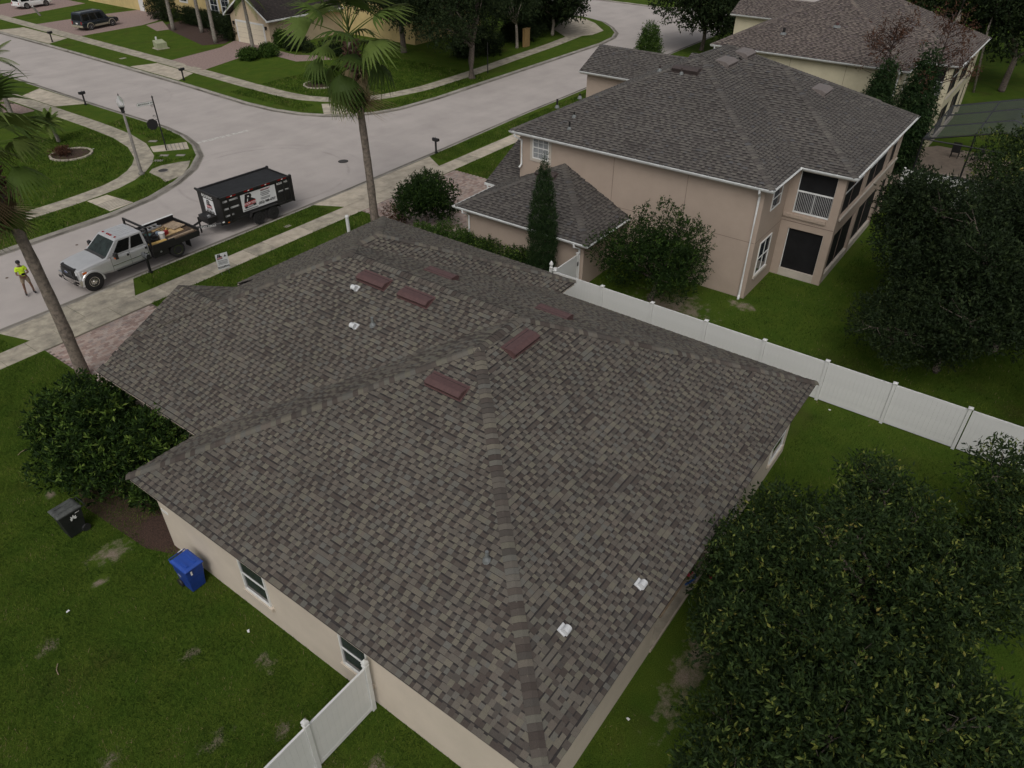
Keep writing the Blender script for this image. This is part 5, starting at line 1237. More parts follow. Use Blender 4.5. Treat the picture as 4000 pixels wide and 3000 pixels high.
for k in range(22):
    a = random.uniform(0, 6.28); cp.box((random.uniform(-.4, .4), random.uniform(-.25, .25), random.uniform(.05, .28)), (random.uniform(.12, .3), random.uniform(.08, .18), random.uniform(.05, .12)), M=Euler((random.uniform(-.5, .5), random.uniform(-.5, .5), a)).to_matrix())
cp.build("generator", M_FLAT, loc=tw(-.98, .35, 1.04), label="black motor tool with hoses just behind the truck cab", cat="tool")
hz = MB(); hz.tube([(math.cos(k*.6)*(.22), math.sin(k*.6)*.18, .03+k*.004) for k in range(32)], .022, 6); hz.build("hose_coil", mat("green_hose", (.02, .16, .12), rough=.5), loc=tw(-1.15, -.15, 1.05), label="green hose coil on the truck bed behind the cab", cat="hose")
ts = MB(); ts.loft([[(x, -.16+.04*math.sin(x*9), .0), (x, .16, .0), (x, .12, .12+.03*math.sin(x*13)), (x, -.12, .13)] for x in (-.35, -.2, 0, .2, .35)]); ts.build("folded_tarp", mat("blue_grey_tarp", (.20, .26, .33), rough=.5, vary=.2), loc=tw(-1.5, -.1, 1.05), label="crumpled blue grey tarp in the truck bed", cat="tarp")
ldr = empty("ladder", tw(-1.35, -.72, 1.12), .06, label="folded silver aluminium ladder along the far side of the truck bed", cat="ladder")
for y in (-.20, .20): MB().box((0, y, .12), (1.7, .035, .09)).build("stile", M_ALU, ldr)
for k in range(6): MB().box((-.72+k*.29, 0, .12), (.05, .40, .04)).build("rung", M_ALU, ldr)
wp = MB(); wp.box((0, 0, 0), (2.0, .14, .02)); wp.build("drip_edge_strip", M_VINYL, loc=tw(-2.35, -1.16, 1.36), rz=.03, label="long white metal strip lying on the far side board of the truck bed", cat="metal strip")
# trailer
trl = empty("dump_trailer", (24.42, 37.42, 0), math.pi-.055, label="black dump trailer with white roofing signs, hitched behind the silver truck", cat="trailer")
TL, TW_, TB, TT = 4.72, 2.16, .66, 2.14
h2 = TL/2; w2 = TW_/2
for s in (1, -1): MB().b2(-h2, h2, s*w2-.03, s*w2+.03, TB, TT).build("side_wall", M_FLAT, trl)
MB().b2(h2-.05, h2, -w2+.031, w2-.031, TB, TT).build("front_wall", M_FLAT, trl); MB().b2(-h2, -h2+.05, -w2+.031, w2-.031, TB, TT).build("tailgate", M_FLAT, trl)
M_TARP = mat("black_mesh_tarp", (0.014, 0.015, 0.017), rough=.8, vary=.3, scale=3)
tp = MB(); n = 10
tp.loft([[(-h2+.03+(TL-.06)*i/n, y, TT-.05-.05*math.sin(math.pi*(j/6))-.02*math.sin(i*1.7)*math.sin(math.pi*j/6)) for j, y in enumerate([-w2+.03+(TW_-.06)*k/6 for k in range(7)])] for i in range(n+1)], closed=False, cap=False); tp.build("tarp", M_TARP, trl, smooth=True)
for s in (1, -1):
    rl2 = MB().b2(-h2-.04, h2+.04, s*(w2+.055)-.05, s*(w2+.055)+.05, TT-.08, TT+.02).build("top_rail", M_FLAT, trl)
    MB().b2(-h2, h2, s*(w2+.05)-.04, s*(w2+.05)+.04, TB-.08, TB+.06).build("bottom_rail", M_FLAT, trl)
    for k, x in enumerate((-h2+.06, -h2+.5, h2-.5, h2-.06)): MB().b2(x-.05, x+.05, s*(w2+.055)-.045, s*(w2+.055)+.045, TB+.06, TT-.08).build("stake_post", M_FLAT, trl)
    for k in range(4):
        x = -h2+.55+k*1.15
        MB().b2(x-.30, x+.30, s*(w2+.108)-.003, s*(w2+.108)+.003, TT-.07, TT-.015).build("reflector", M_REDL, rl2); MB().b2(x-.055, x+.055, s*(w2+.113)-.003, s*(w2+.113)+.003, TT-.066, TT-.02).build("reflector", M_WPRINT, rl2)
    for x in (-.78, .24): wheel(trl, (x, s*(w2+.14), .38), .38, .23, s, rim=M_FLAT)
    f = MB(); f.loft([[(x, s*(w2+.02), z), (x, s*(w2+.30), z), (x, s*(w2+.30), z+.03), (x, s*(w2+.02), z+.03)] for x, z in ((-1.30, .55), (-1.15, .80), (.62, .80), (.77, .55))]); f.build("fender", M_FLAT, trl)
MB().b2(h2-.02, h2+.02, -w2-.08, w2+.08, TT-.10, TT+.06).build("front_rail", M_FLAT, trl); MB().tube([(h2+.06, -w2-.1, TT+.05), (h2+.06, w2+.1, TT+.05)], .07, 10).build("tarp_roller", M_FLAT, trl)
for y in (-w2-.05, w2+.05): MB().b2(-h2-.12, -h2-.02, y-.08, y+.08, TB-.1, TT+.05).build("hinge_post", M_FLAT, trl)
MB().b2(-h2, h2, -.8, .8, TB-.22, TB-.02).build("chassis", M_FLAT, trl)
tg = MB(); tg.tube([(h2, .75, .56), (h2+1.35, .10, .56)], .07, 4); tg.tube([(h2, -.75, .56), (h2+1.35, -.10, .56)], .07, 4); tg.build("tongue", M_FLAT, trl)
MB().box((h2+.35, 0, .80), (.50, 1.0, .36)).build("pump_box", M_FLAT, trl); MB().tube([(h2+.9, 0, .1), (h2+.9, 0, 1.05)], .05, 8).build("jack", M_FLAT, trl); MB().box((h2+1.42, 0, .58), (.26, .14, .14)).build("coupler", M_ALU, trl)
MB().box((h2+.40, .30, 1.02), (.14, .14, .10)).build("lock", M_ALU, trl)
# signs on the trailer
sx, sn, su = Vector((-1, 0, 0)), Vector((0, 1, 0)), Vector((0, 0, 1))       # near side: local +Y, reading direction runs to local -X
ys = w2+.031
def side_panel(x0, x1, z0, z1, m, k=0, nm="sign_panel"): return MB().b2(min(x0, x1), max(x0, x1), ys+.002*k, ys+.004+.002*k, z0, z1).build(nm, m, trl)
side_panel(1.05, -1.30, .92, 1.92, M_SIGN)
o_ = Vector((.52, ys+.006, 1.47)); logo(trl, o_, sx, sn, su, .86)
for k, (x, z, w, hh_, m) in enumerate(((-.58, 1.80, .55, .05, M_GREYP), (-.62, 1.82, .50, .09, M_RED), (-.58, 1.69, .62, .05, M_GREYP), (-.58, 1.60, .66, .05, M_GREYP), (-.56, 1.51, .50, .05, M_GREYP), (-.56, 1.38, .66, .04, M_GREYP), (-.56, 1.31, .58, .04, M_GREYP), (.50, .99, .95, .06, M_GREYP))):
    if m is M_RED: continue
    side_panel(x+w/2, x-w/2, z-hh_/2, z+hh_/2, m, 3, "print")
link("lettering", text_mesh("Licensed & Insured", .085, M_RED), trl, M=frame(sx, sn, (-.62, ys+.016, 1.86)))
link("lettering", text_mesh("(352) 988-4737", .185, M_INK, .004, shear=.2), trl, M=frame(sx, sn, (-.60, ys+.016, 1.13)))
link("lettering", text_mesh("ROOFING", .17, M_WPRINT, .003), trl, M=frame(sx, sn, (-1.82, ys+.012, 1.86)))
side_panel(-1.5, -2.2, 1.40, 1.435, M_WPRINT, 2, "stripe"); side_panel(-1.46, -2.22, 1.345, 1.37, M_GREYP, 2, "stripe")
for z, w, tx_ in ((1.86, .98, "(352) 988-4737"), (1.42, .98, "ROOFTITE.COM"), (1.02, .56, "LICENSED")):
    side_panel(2.20, 2.20-w, z-.06, z+.06, M_GREYP, 2, "nameplate"); link("lettering", text_mesh(tx_, .115 if w > .6 else .09, M_WPRINT, .002, shear=.2), trl, M=frame(sx, sn, (2.20-w/2, ys+.016, z)))
MB().b2(2.05, 2.17, ys+.06, ys+.075, .64, .70).build("marker_light", M_AMBER, trl); MB().b2(h2-.0, h2+.12, ys+.03, ys+.07, .74, .80).build("marker_light", M_WPRINT, trl)
fx, fn = Vector((0, 1, 0)), Vector((1, 0, 0))     # front wall: outward local +X, reading direction runs to local +Y
MB().b2(h2+.003, h2+.010, -.62, .40, .98, 1.80).build("sign_panel", M_SIGN, trl)
logo(trl, Vector((h2+.012, -.12, 1.46)), fx, fn, su, .58)
link("lettering", text_mesh("(352) 988-4737", .135, M_INK, .003), trl, M=frame(fx, fn, (h2+.018, -.11, 1.04)))
MB().b2(h2+.011, h2+.014, -.50, .28, 1.115, 1.15).build("print", M_GREYP, trl)
link("lettering", text_mesh("ROOFING", .24, M_WPRINT, .006), trl, M=frame(fx, fn, (h2+.026, -.12, 1.95)))
a = Vector((h2+.05, .80, .56)); c = Vector((h2+1.3, .19, .56)); ax_ = (a-c).normalized(); tn = Vector((-ax_.y, ax_.x, 0));
if tn.y < 0: tn = -tn
rd = -ax_ if (-ax_).cross(su).dot(tn) > 0 else ax_
link("lettering", text_mesh("EAST TEXAS", .15, M_WPRINT, .002), trl, M=frame(rd, tn, (a+c)/2+tn*.06+Vector((0, 0, 0))))

def car(name, loc, rz, label, paint, lower, L, W, Ht, hood, win_rows, boxy=True):
    o = empty(name, loc, rz, label=label, cat="car"); h = L/2; w = W/2; zb = Ht*.52
    b = MB(); b.loft([sec(-h, w*.90, .42, zb-.04), sec(-h+.12, w*.98, .36, zb), sec(-h*.3, w, .32, zb), sec(h*.42, w, .32, zb), sec(h*.46, w, .33, zb+.0), sec(h-.35, w*.97, .36, zb-.06), sec(h, w*.86, .44, zb-.16)]); body = b.build("body", paint, o)
    r0, r1 = (-h+.16, h*.38) if boxy else (-h*.72, h*.22)
    g = MB(); g.loft([[(-h+.06, -w*.95, zb-.02), (h*.46, -w*.95, zb-.02), (h*.46, w*.95, zb-.02), (-h+.06, w*.95, zb-.02)], [(r0+.06, -w*.80, Ht-.08), (r1-.30, -w*.80, Ht-.08), (r1-.30, w*.80, Ht-.08), (r0+.06, w*.80, Ht-.08)], [(r0+.14, -w*.70, Ht), (r1-.42, -w*.70, Ht), (r1-.42, w*.70, Ht), (r0+.14, w*.70, Ht)]]); cb = g.build("cabin", paint, o)
    for s in (1, -1):
        q = [(-h+.06, s*w*.95, zb-.02), (h*.46, s*w*.95, zb-.02), (r1-.30, s*w*.80, Ht-.08), (r0+.06, s*w*.80, Ht-.08)]
        q2 = q if s < 0 else [q[1], q[0], q[3], q[2]]
        for u0, u1 in win_rows: panel(cb, "side_window", q2, *((u0, u1) if s < 0 else (1-u1, 1-u0)), .12, .88, M_CARGLASS)
        for x in (-h*.60, h*.58):
            ar = MB(); ar.lathe([(.02, s*(w+.004)), (.42, s*(w+.004)), (.42, s*(w+.012))], 24, c=(x, 0, .37), axis='Y'); ar.build("wheel_well", M_FLAT, body); wheel(o, (x, s*(w-.09), .37), .37, .24, s, rim=M_ALU)
            fl = MB(); secs = []
            for k in range(11):
                a = math.radians(-5+k*19); secs.append([(x+math.cos(a)*r_, s*y_, .37+math.sin(a)*r_) for r_, y_ in ((.42, w), (.42, w+.03), (.50, w+.02), (.51, w))])
            fl.loft(secs); fl.build("wheel_arch", lower, body)
        MB().box((0, s*(w+.006), .46), (h*.72, .03, .20)).build("side_cladding", lower, body)
        MB().box((-h+.03, s*w*.80, zb-.14), (.08, .16, .30)).build("tail_light", M_REDL, body)
        MB().box((h-.08, s*w*.66, zb-.24), (.14, .34, .14)).build("headlight", M_LENS, body); MB().box((h*.36, s*(w+.08), zb+.10), (.12, .16, .14)).build("mirror", paint, body)
    qr = [(-h+.06, w*.95, zb-.02), (-h+.06, -w*.95, zb-.02), (r0+.06, -w*.80, Ht-.08), (r0+.06, w*.80, Ht-.08)]; panel(cb, "rear_window", qr, .08, .92, .15, .85, M_CARGLASS)
    qf = [(h*.46, -w*.95, zb-.02), (h*.46, w*.95, zb-.02), (r1-.30, w*.80, Ht-.08), (r1-.30, -w*.80, Ht-.08)]; panel(cb, "windscreen", qf, .05, .95, .06, .92, M_WSHIELD)
    MB().box((-h-.02, 0, .50), (.16, W*.94, .24)).build("rear_bumper", lower, body, bevel=.03); MB().box((h-.02, 0, .48), (.16, W*.86, .24)).build("front_bumper", lower, body, bevel=.03)
    MB().box((-h-.005, 0, .82), (.02, .34, .16)).build("number_plate", M_WPRINT, body)
    if boxy:
        for y in (-w*.6, w*.6): MB().box(((r0+r1)/2-.15, y, Ht+.03), ((r1-r0)*.72, .04, .04)).build("roof_rail", M_FLAT, cb)
    return o
car("parked_suv", (49.85, 100.15, 0), .17, "dark blue SUV with tan lower trim parked on the paved driveway", mat("dark_blue_paint", (0.012, 0.018, 0.028), rough=.25, vary=.05, coat=.6), mat("tan_trim_paint", (0.30, 0.27, 0.20), rough=.4, vary=.05), 5.2, 2.0, 1.95, 1.0, ((.06, .30), (.34, .58), (.62, .84)))
car("parked_car", (52.2, 120.9, 0), .10, "white car at the very top left, cut off by the picture edge", mat("white_paint", (0.72, 0.72, 0.71), rough=.25, vary=.03, coat=.6), mat("white_trim_paint", (0.66, 0.66, 0.65), rough=.35, vary=.05), 4.7, 1.9, 1.65, 1.0, ((.10, .45), (.50, .82)))

# ------------------------------------------------------------------ the person in the street
def skin_body(name, joints, edges, m, parent, sub=2, root=0):
    """one continuous surface grown over joints (position, radius x, radius y)"""
    me = bpy.data.meshes.new(name); me.from_pydata([j[0] for j in joints], edges, []); me.materials.append(m)
    o = bpy.data.objects.new(name, me); COL.objects.link(o); o.parent = parent
    sk = o.modifiers.new("skin", 'SKIN'); sk.use_smooth_shade = True
    for i, (co, rx, ry) in enumerate(joints):
        d_ = me.skin_vertices[0].data[i]; d_.radius = (rx, ry); d_.use_root = (i == root)
    sb = o.modifiers.new("sub", 'SUBSURF'); sb.levels = sub; sb.render_levels = sub
    return o
per = empty("person", (11.89, 38.49, 0), math.radians(-12), label="person in neon yellow shirt, khaki shorts and dark cap standing in the road", cat="person")
M_SKIN = mat("skin", (0.16, 0.085, 0.055), rough=.55, vary=.08, scale=20); M_NEON = mat("neon_shirt", (0.56, 0.80, 0.02), rough=.75, vary=.14, scale=9, bump=.5, bscale=14); M_KHAKI = mat("khaki_shorts", (0.25, 0.195, 0.135), rough=.85, vary=.15, scale=9); M_DARKC = mat("dark_cloth", (0.018, 0.017, 0.018), rough=.8, vary=.2)
J = [((0, 0, .93), .125, .10), ((0, -.005, 1.12), .125, .095), ((0, .005, 1.32), .15, .10), ((0, .0, 1.42), .11, .08), ((0, -.02, 1.49), .052, .052), ((0, -.055, 1.56), .066, .075), ((0, -.06, 1.65), .078, .092), ((0, -.05, 1.73), .06, .07),
     ((-.16, 0, 1.39), .062, .062), ((-.235, -.03, 1.20), .052, .052), ((-.25, -.09, 1.10), .046, .046), ((-.09, -.27, 1.12), .032, .03), ((-.035, -.305, 1.135), .034, .022),
     ((.16, 0, 1.39), .062, .062), ((.235, -.03, 1.20), .052, .052), ((.25, -.09, 1.10), .046, .046), ((.10, -.27, 1.14), .032, .03), ((.045, -.305, 1.15), .034, .022),
     ((-.10, 0, .86), .09, .095), ((-.145, -.01, .50), .058, .062), ((-.16, .02, .32), .055, .058), ((-.17, .03, .10), .036, .04), ((-.17, -.03, .045), .042, .035), ((-.175, -.14, .03), .04, .026),
     ((.10, 0, .86), .09, .095), ((.155, -.01, .50), .058, .062), ((.175, .02, .32), .055, .058), ((.19, .03, .10), .036, .04), ((.195, -.03, .045), .042, .035), ((.23, -.13, .03), .04, .026)]
E_ = [(0, 1), (1, 2), (2, 3), (3, 4), (4, 5), (5, 6), (6, 7), (3, 8), (8, 9), (9, 10), (10, 11), (11, 12), (3, 13), (13, 14), (14, 15), (15, 16), (16, 17), (0, 18), (18, 19), (19, 20), (20, 21), (21, 22), (22, 23), (0, 24), (24, 25), (25, 26), (26, 27), (27, 28), (28, 29)]
skin_body("body", J, E_, M_SKIN, per)
hands = []
for s in (-1, 1):
    base = Vector((s*.04, -.305, 1.14+(.01 if s > 0 else 0)))
    for k in range(4):
        f0 = base+Vector((-s*.005, -.01, .025-.018*k)); L = (.075, .085, .08, .062)[k]
        skin_body("finger", [(tuple(f0), .009, .009), (tuple(f0+Vector((-s*L*.5, -.022, .004))), .009, .009), (tuple(f0+Vector((-s*L*.75, .006, .004))), .008, .008)], [(0, 1), (1, 2)], M_SKIN, per, 1)
    skin_body("thumb", [(tuple(base+Vector((s*.01, -.005, .03))), .011, .011), (tuple(base+Vector((-s*.012, -.03, .052))), .010, .010), (tuple(base+Vector((-s*.035, -.035, .058))), .009, .009)], [(0, 1), (1, 2)], M_SKIN, per, 1)
G = 1.16
sh = [((0, 0, .92), .165, .125), ((0, -.005, 1.10), .155, .122), ((0, .005, 1.30), .178, .128), ((0, 0, 1.41), .125, .095), ((0, -.008, 1.455), .066, .066), ((-.16, 0, 1.385), .085, .085), ((-.232, -.025, 1.22), .082, .082), ((.16, 0, 1.385), .085, .085), ((.232, -.025, 1.22), .082, .082)]
skin_body("shirt", sh, [(0, 1), (1, 2), (2, 3), (3, 4), (3, 5), (5, 6), (3, 7), (7, 8)], M_NEON, per)
so = [((0, 0, .94), .15, .118), ((-.10, 0, .84), .112, .112), ((-.138, -.008, .56), .088, .09), ((.10, 0, .84), .112, .112), ((.147, -.008, .56), .088, .09)]
skin_body("shorts", so, [(0, 1), (1, 2), (0, 3), (3, 4)], M_KHAKI, per)
cpm = MB(); cpm.lathe([(.098, 1.685), (.100, 1.72), (.085, 1.775), (.045, 1.80), (.005, 1.806)], 16, c=(0, -.05, 0)); cpm.build("cap", M_DARKC, per, smooth=True)
cb = MB(); cb.loft([[(-.07, -.135, 1.695), (.07, -.135, 1.695), (.07, -.135, 1.705), (-.07, -.135, 1.705)], [(-.055, -.20, 1.68), (.055, -.20, 1.68), (.055, -.20, 1.69), (-.055, -.20, 1.69)]]); cb.build("cap_brim", M_DARKC, per)
for s in (-1, 1):
    MB().lathe([(.003, -.006), (.011, -.004), (.012, 0)], 8, c=(s*.028, -.146, 1.655), axis='Y').build("eye", M_WPRINT, per); MB().lathe([(.004, -.004), (.018, 0), (.02, .012)], 8, c=(s*.083, -.05, 1.645), axis='X').build("ear", M_SKIN, per)
    MB().loft([[(s*x0+.045*a, y, z) for a, y, z in ((-1, .05, 0.005), (1, .05, 0.005), (1, .05, .085), (-1, .05, .085))] if False else [(s*x0-.045, y, .0), (s*x0+.045, y, .0), (s*x0+.04, y, zt), (s*x0-.04, y, zt)] for x0, y, zt in ((.18, .075, .09), (.182, -.02, .085), (.20, -.12, .06), (.205, -.19, .04))]).build("shoe", M_DARKC, per, smooth=False)
    MB().lathe([(.043, .07), (.045, .13)], 12, c=(s*.18, .03, 0)).build("sock", M_DARKC, per)
MB().loft([[(-.014, -.145, 1.615), (.014, -.145, 1.615), (.005, -.14, 1.66), (-.005, -.14, 1.66)], [(-.010, -.17, 1.618), (.010, -.17, 1.618), (.004, -.15, 1.66), (-.004, -.15, 1.66)]]).build("nose", M_SKIN, per)
MB().loft([[(-.05, -.125, 1.545), (.05, -.125, 1.545), (.055, -.10, 1.60), (-.055, -.10, 1.60)], [(-.035, -.145, 1.55), (.035, -.145, 1.55), (.04, -.14, 1.60), (-.04, -.14, 1.60)]]).build("beard", mat("grey_beard", (.20, .19, .18), rough=.9), per)
MB().box((0, -.146, 1.603), (.05, .01, .012)).build("mouth", mat("lips", (.18, .07, .06), rough=.5), per)
rc = empty("remote_controller", (0, 0, 0), label="dark handheld controller held by the person in the neon shirt", cat="controller")
pm_ = Matrix.Translation((11.89, 38.49, 0)) @ Matrix.Rotation(math.radians(-12), 4, 'Z')
rc.matrix_world = pm_ @ Matrix.Translation((0, -.33, 1.145)); MB().box((0, 0, 0), (.15, .09, .035)).build("case", M_DARKC, rc, bevel=.008); MB().box((0, -.05, .05), (.16, .012, .085), M=Euler((-.6, 0, 0)).to_matrix()).build("screen", M_CARGLASS, rc)

# ------------------------------------------------------------------ vegetation
def unit(v): return v/np.maximum(np.linalg.norm(v, axis=-1, keepdims=True), 1e-9)
def leaves(rng, clumps, n_sprig, k, L, W, shell=0.55, up=0.35, droop=0.0, rlo=0.0, rhi=1.0, sprig_len=2.2, power=1.0):
    """sprigs of k leaves spread through ellipsoid clumps; returns verts, quads, rnd"""
    C = np.array([c for c, r in clumps]); R = np.array([r for c, r in clumps]); w = (R.prod(1))**(2/3); w /= w.sum()
    i = rng.choice(len(C), n_sprig, p=w); d = unit(rng.normal(size=(n_sprig, 3))); u = 1-(1-shell)*rng.random(n_sprig)**1.6
    base = C[i]+d*R[i]*u[:, None]
    ax = unit(d*0.9+np.array([0, 0, up])+rng.normal(size=(n_sprig, 3))*0.55); ax[:, 2] -= droop; ax = unit(ax)
    t = rng.random((n_sprig, k))*L*sprig_len
    p = base[:, None]+ax[:, None]*t[..., None]
    la = unit(ax[:, None]*0.7+rng.normal(size=(n_sprig, k, 3))*0.75); la[..., 2] -= droop; la = unit(la)
    sd = unit(np.cross(la, unit(rng.normal(size=(n_sprig, k, 3))+np.array([0, 0, 1.2])))); nn = np.cross(la, sd)
    LL = (L*rng.uniform(.65, 1.25, (n_sprig, k)))[..., None]; WW = (W*rng.uniform(.7, 1.2, (n_sprig, k)))[..., None]
    a = p; b = p+la*LL*.5+sd*WW*.5+nn*LL*.06; c = p+la*LL-nn*LL*.04; e = p+la*LL*.5-sd*WW*.5+nn*LL*.06
    v = np.stack([a, b, c, e], 2).reshape(-1, 3); q = np.arange(len(v)).reshape(-1, 4)
    rs = rng.random(n_sprig)**power; rn = np.clip(rs[:, None]*.7+rng.random((n_sprig, k))*.3, 0, 1).reshape(-1)
    return v, q, rlo+(rhi-rlo)*rn
def crown_clumps(rng, c, r, n, frac=(0.28, 0.45), flat=0.85, lowcut=-0.75):
    out = []
    while len(out) < n:
        d = rng.normal(size=3); d /= np.linalg.norm(d)
        if d[2] < lowcut: continue
        u = rng.uniform(.45, .82); f = rng.uniform(*frac); m = min(r)*f*1.25
        out.append((np.array(c)+d*np.array(r)*u, np.array([m*rng.uniform(.9, 1.4), m*rng.uniform(.9, 1.4), m*flat*rng.uniform(.8, 1.2)])))
    out.append((np.array(c), np.array(r)*.42))
    return out
LEAF = {
 'dark': [(0, (0.012, 0.022, 0.007)), (.45, (0.022, 0.040, 0.012)), (.72, (0.036, 0.060, 0.016)), (.82, (0.085, 0.115, 0.026)), (.92, (0.17, 0.19, 0.04)), (1, (0.26, 0.21, 0.06))],
 'oak': [(0, (0.010, 0.017, 0.007)), (.5, (0.018, 0.031, 0.011)), (.9, (0.035, 0.052, 0.017)), (1, (0.06, 0.075, 0.028))],
 'glossy': [(0, (0.008, 0.018, 0.004)), (.5, (0.018, 0.038, 0.008)), (.74, (0.055, 0.100, 0.016)), (.88, (0.13, 0.19, 0.035)), (1, (0.22, 0.28, 0.06))],
 'cypress': [(0, (0.010, 0.024, 0.008)), (.6, (0.022, 0.045, 0.014)), (1, (0.045, 0.075, 0.022))],
 'bright': [(0, (0.018, 0.038, 0.008)), (.5, (0.040, 0.080, 0.014)), (1, (0.10, 0.16, 0.03))],
 'brown': [(0, (0.045, 0.020, 0.012)), (.6, (0.085, 0.040, 0.025)), (1, (0.13, 0.075, 0.045))],
 'palm': [(0, (0.040, 0.066, 0.014)), (.5, (0.080, 0.125, 0.026)), (1, (0.15, 0.19, 0.050))],
 'dead': [(0, (0.12, 0.08, 0.045)), (.5, (0.30, 0.22, 0.12)), (1, (0.50, 0.40, 0.25))]}
def leaf_mat(k): return pieces_mat("leaf_"+k, LEAF[k], 'attr' if k not in ('palm', 'dead') else 'obj', rough=.6, grain=.12, gscale=9, spec=.12, trans=.18)
M_BARK = mat("grey_bark", (0.13, 0.105, 0.085), rough=.95, vary=.35, scale=9, bump=.8, bscale=25); M_BARKL = mat("pale_bark", (0.30, 0.26, 0.215), rough=.9, vary=.3, scale=7, bump=.5, bscale=20)
def tree(name, label, loc, th, tr, clumps, leafk, n_sprig, k, L, W, seed, cat="tree", group=None, bark=None, limbs=9, twigs=0, trunk=True, **kw):
    rng = np.random.default_rng(seed); loc = Vector(loc)
    o = empty(name, loc, label=label, cat=cat, group=group)
    v, q, r = leaves(rng, clumps, n_sprig, k, L, W, **kw)
    link("crown", np_mesh("crown", v-np.array(loc), q, leaf_mat(leafk), r), o)
    if trunk:
        mb = MB(); top = Vector((rng.uniform(-.2, .2), rng.uniform(-.2, .2), th))
        mb.tube([(0, 0, -.05), (0, 0, .12), tuple(top*.5+Vector((rng.uniform(-.12, .12), rng.uniform(-.12, .12), 0))), tuple(top)], [tr*1.5, tr*1.1, tr*.95, tr*.8], 9)
        idx = rng.permutation(len(clumps))[:limbs]
        for i in idx:
            c = Vector(clumps[i][0])-loc; mid = top.lerp(c, .5)+Vector((rng.uniform(-.3, .3), rng.uniform(-.3, .3), rng.uniform(-.1, .35)))
            mb.tube([tuple(top*.92), tuple(mid), tuple(c)], [tr*.55, tr*.32, tr*.10], 6)
            for t in range(twigs):
                d = Vector(rng.normal(size=3)); d.normalize(); e = c+Vector((d.x*clumps[i][1][0], d.y*clumps[i][1][1], d.z*clumps[i][1][2]))*rng.uniform(.7, 1.15)
                mb.tube([tuple(c.lerp(mid, .25*rng.random())), tuple(c.lerp(e, .55)+Vector(rng.normal(size=3)*.12)), tuple(e)], [tr*.12, tr*.07, tr*.03], 4, cap=False)
        mb.build("trunk", bark or M_BARK, o, smooth=True)
    return o
rg = np.random.default_rng(3)
# foreground right
c1 = crown_clumps(rg, (14.6, 0.3, 2.9), (5.1, 4.0, 2.4), 46, (.15, .28)); tree("shade_tree", "big dark leafy tree behind the front house, near the fence at the lower right", (15.2, -0.9, 0), 1.9, .17, c1, 'dark', 13500, 6, .145, .058, 21, twigs=4, limbs=30, bark=M_BARK, shell=.3, sprig_len=3.0, power=1.25)
c2 = crown_clumps(rg, (10.2, -1.3, 3.2), (4.0, 4.0, 2.5), 42, (.15, .28)); tree("shade_tree", "big dark leafy tree filling the bottom right corner", (10.7, -2.2, 0), 1.9, .17, c2, 'dark', 12500, 6, .145, .058, 22, twigs=4, limbs=28, bark=M_BARK, shell=.3, sprig_len=3.0, power=1.25)
c3 = crown_clumps(rg, (20.4, -3.2, 2.6), (3.4, 3.2, 2.1), 20, (.2, .34)); tree("shade_tree", "leafy tree at the right edge in front of the white fence", (20.4, -3.4, 0), 1.5, .13, c3, 'dark', 6500, 6, .145, .058, 23, twigs=4, limbs=18, bark=M_BARK, shell=.3, sprig_len=3.0, power=1.25)
# beyond the fence
c4 = crown_clumps(rg, (34.6, 0.6, 4.1), (7.4, 5.2, 3.6), 60, (.15, .26)); tree("shade_tree", "large dark tree right of the pinkish house, beyond the white fence", (34.6, -1.0, 0), 2.6, .24, c4, 'oak', 17000, 6, .18, .075, 24, twigs=4, limbs=20, shell=.3, sprig_len=3.2, power=2.2)
c4 = crown_clumps(rg, (29.3, 2.1, 2.6), (2.6, 2.3, 1.9), 18, (.2, .34)); tree("shade_tree", "low drooping tree between the white fence and the porch of the pinkish house", (31.4, 0.6, 0), 1.6, .14, c4, 'oak', 3600, 6, .13, .05, 25, twigs=4, limbs=12, shell=.3)
c6 = crown_clumps(rg, (29.5, -7.5, 5.0), (5.5, 4.6, 3.6), 34, (.18, .3)); tree("shade_tree", "added dark tree out of view past the right edge, shading the yard beyond the white fence", (29.5, -7.5, 0), 2.6, .24, c6, 'oak', 5500, 6, .16, .065, 27, limbs=12, twigs=2, shell=.3)  # unseen extra tree, added to darken the neighbour's yard
c5 = crown_clumps(rg, (46.0, -0.9, 4.2), (5.0, 4.4, 3.6), 36, (.18, .32)); tree("shade_tree", "lighter green tree at the right edge beside the screened pool", (46.0, -0.9, 0), 2.5, .2, c5, 'dark', 7500, 6, .19, .075, 26, limbs=14, twigs=2, shell=.35)
for i, (x, y, h, r, lab, kk) in enumerate(((84, 5.5, 6.0, 5.5, "dark tree directly behind the far brown roof's right corner", 'oak'), (90, 13, 7.5, 6.5, "tall dark tree behind the far brown roof at the top edge", 'oak'), (72, -3.5, 5.5, 6.0, "green tree at the right edge above the screened pool", 'dark'), (97, 3, 8.5, 7.5, "dark tree in the top right corner", 'oak'), (99, 20, 7, 6.5, "dark tree at the top edge left of the leaning pale trunk", 'oak'))):
    cc = crown_clumps(rg, (x, y, h), (r, r, h*.7), 22, (.24, .4)); tree("woodland_tree", lab, (x, y, 0), 3, .28, cc, kk, 3200, 6, .34, .15, 40+i, group="trees behind the far house", limbs=8, shell=.4)
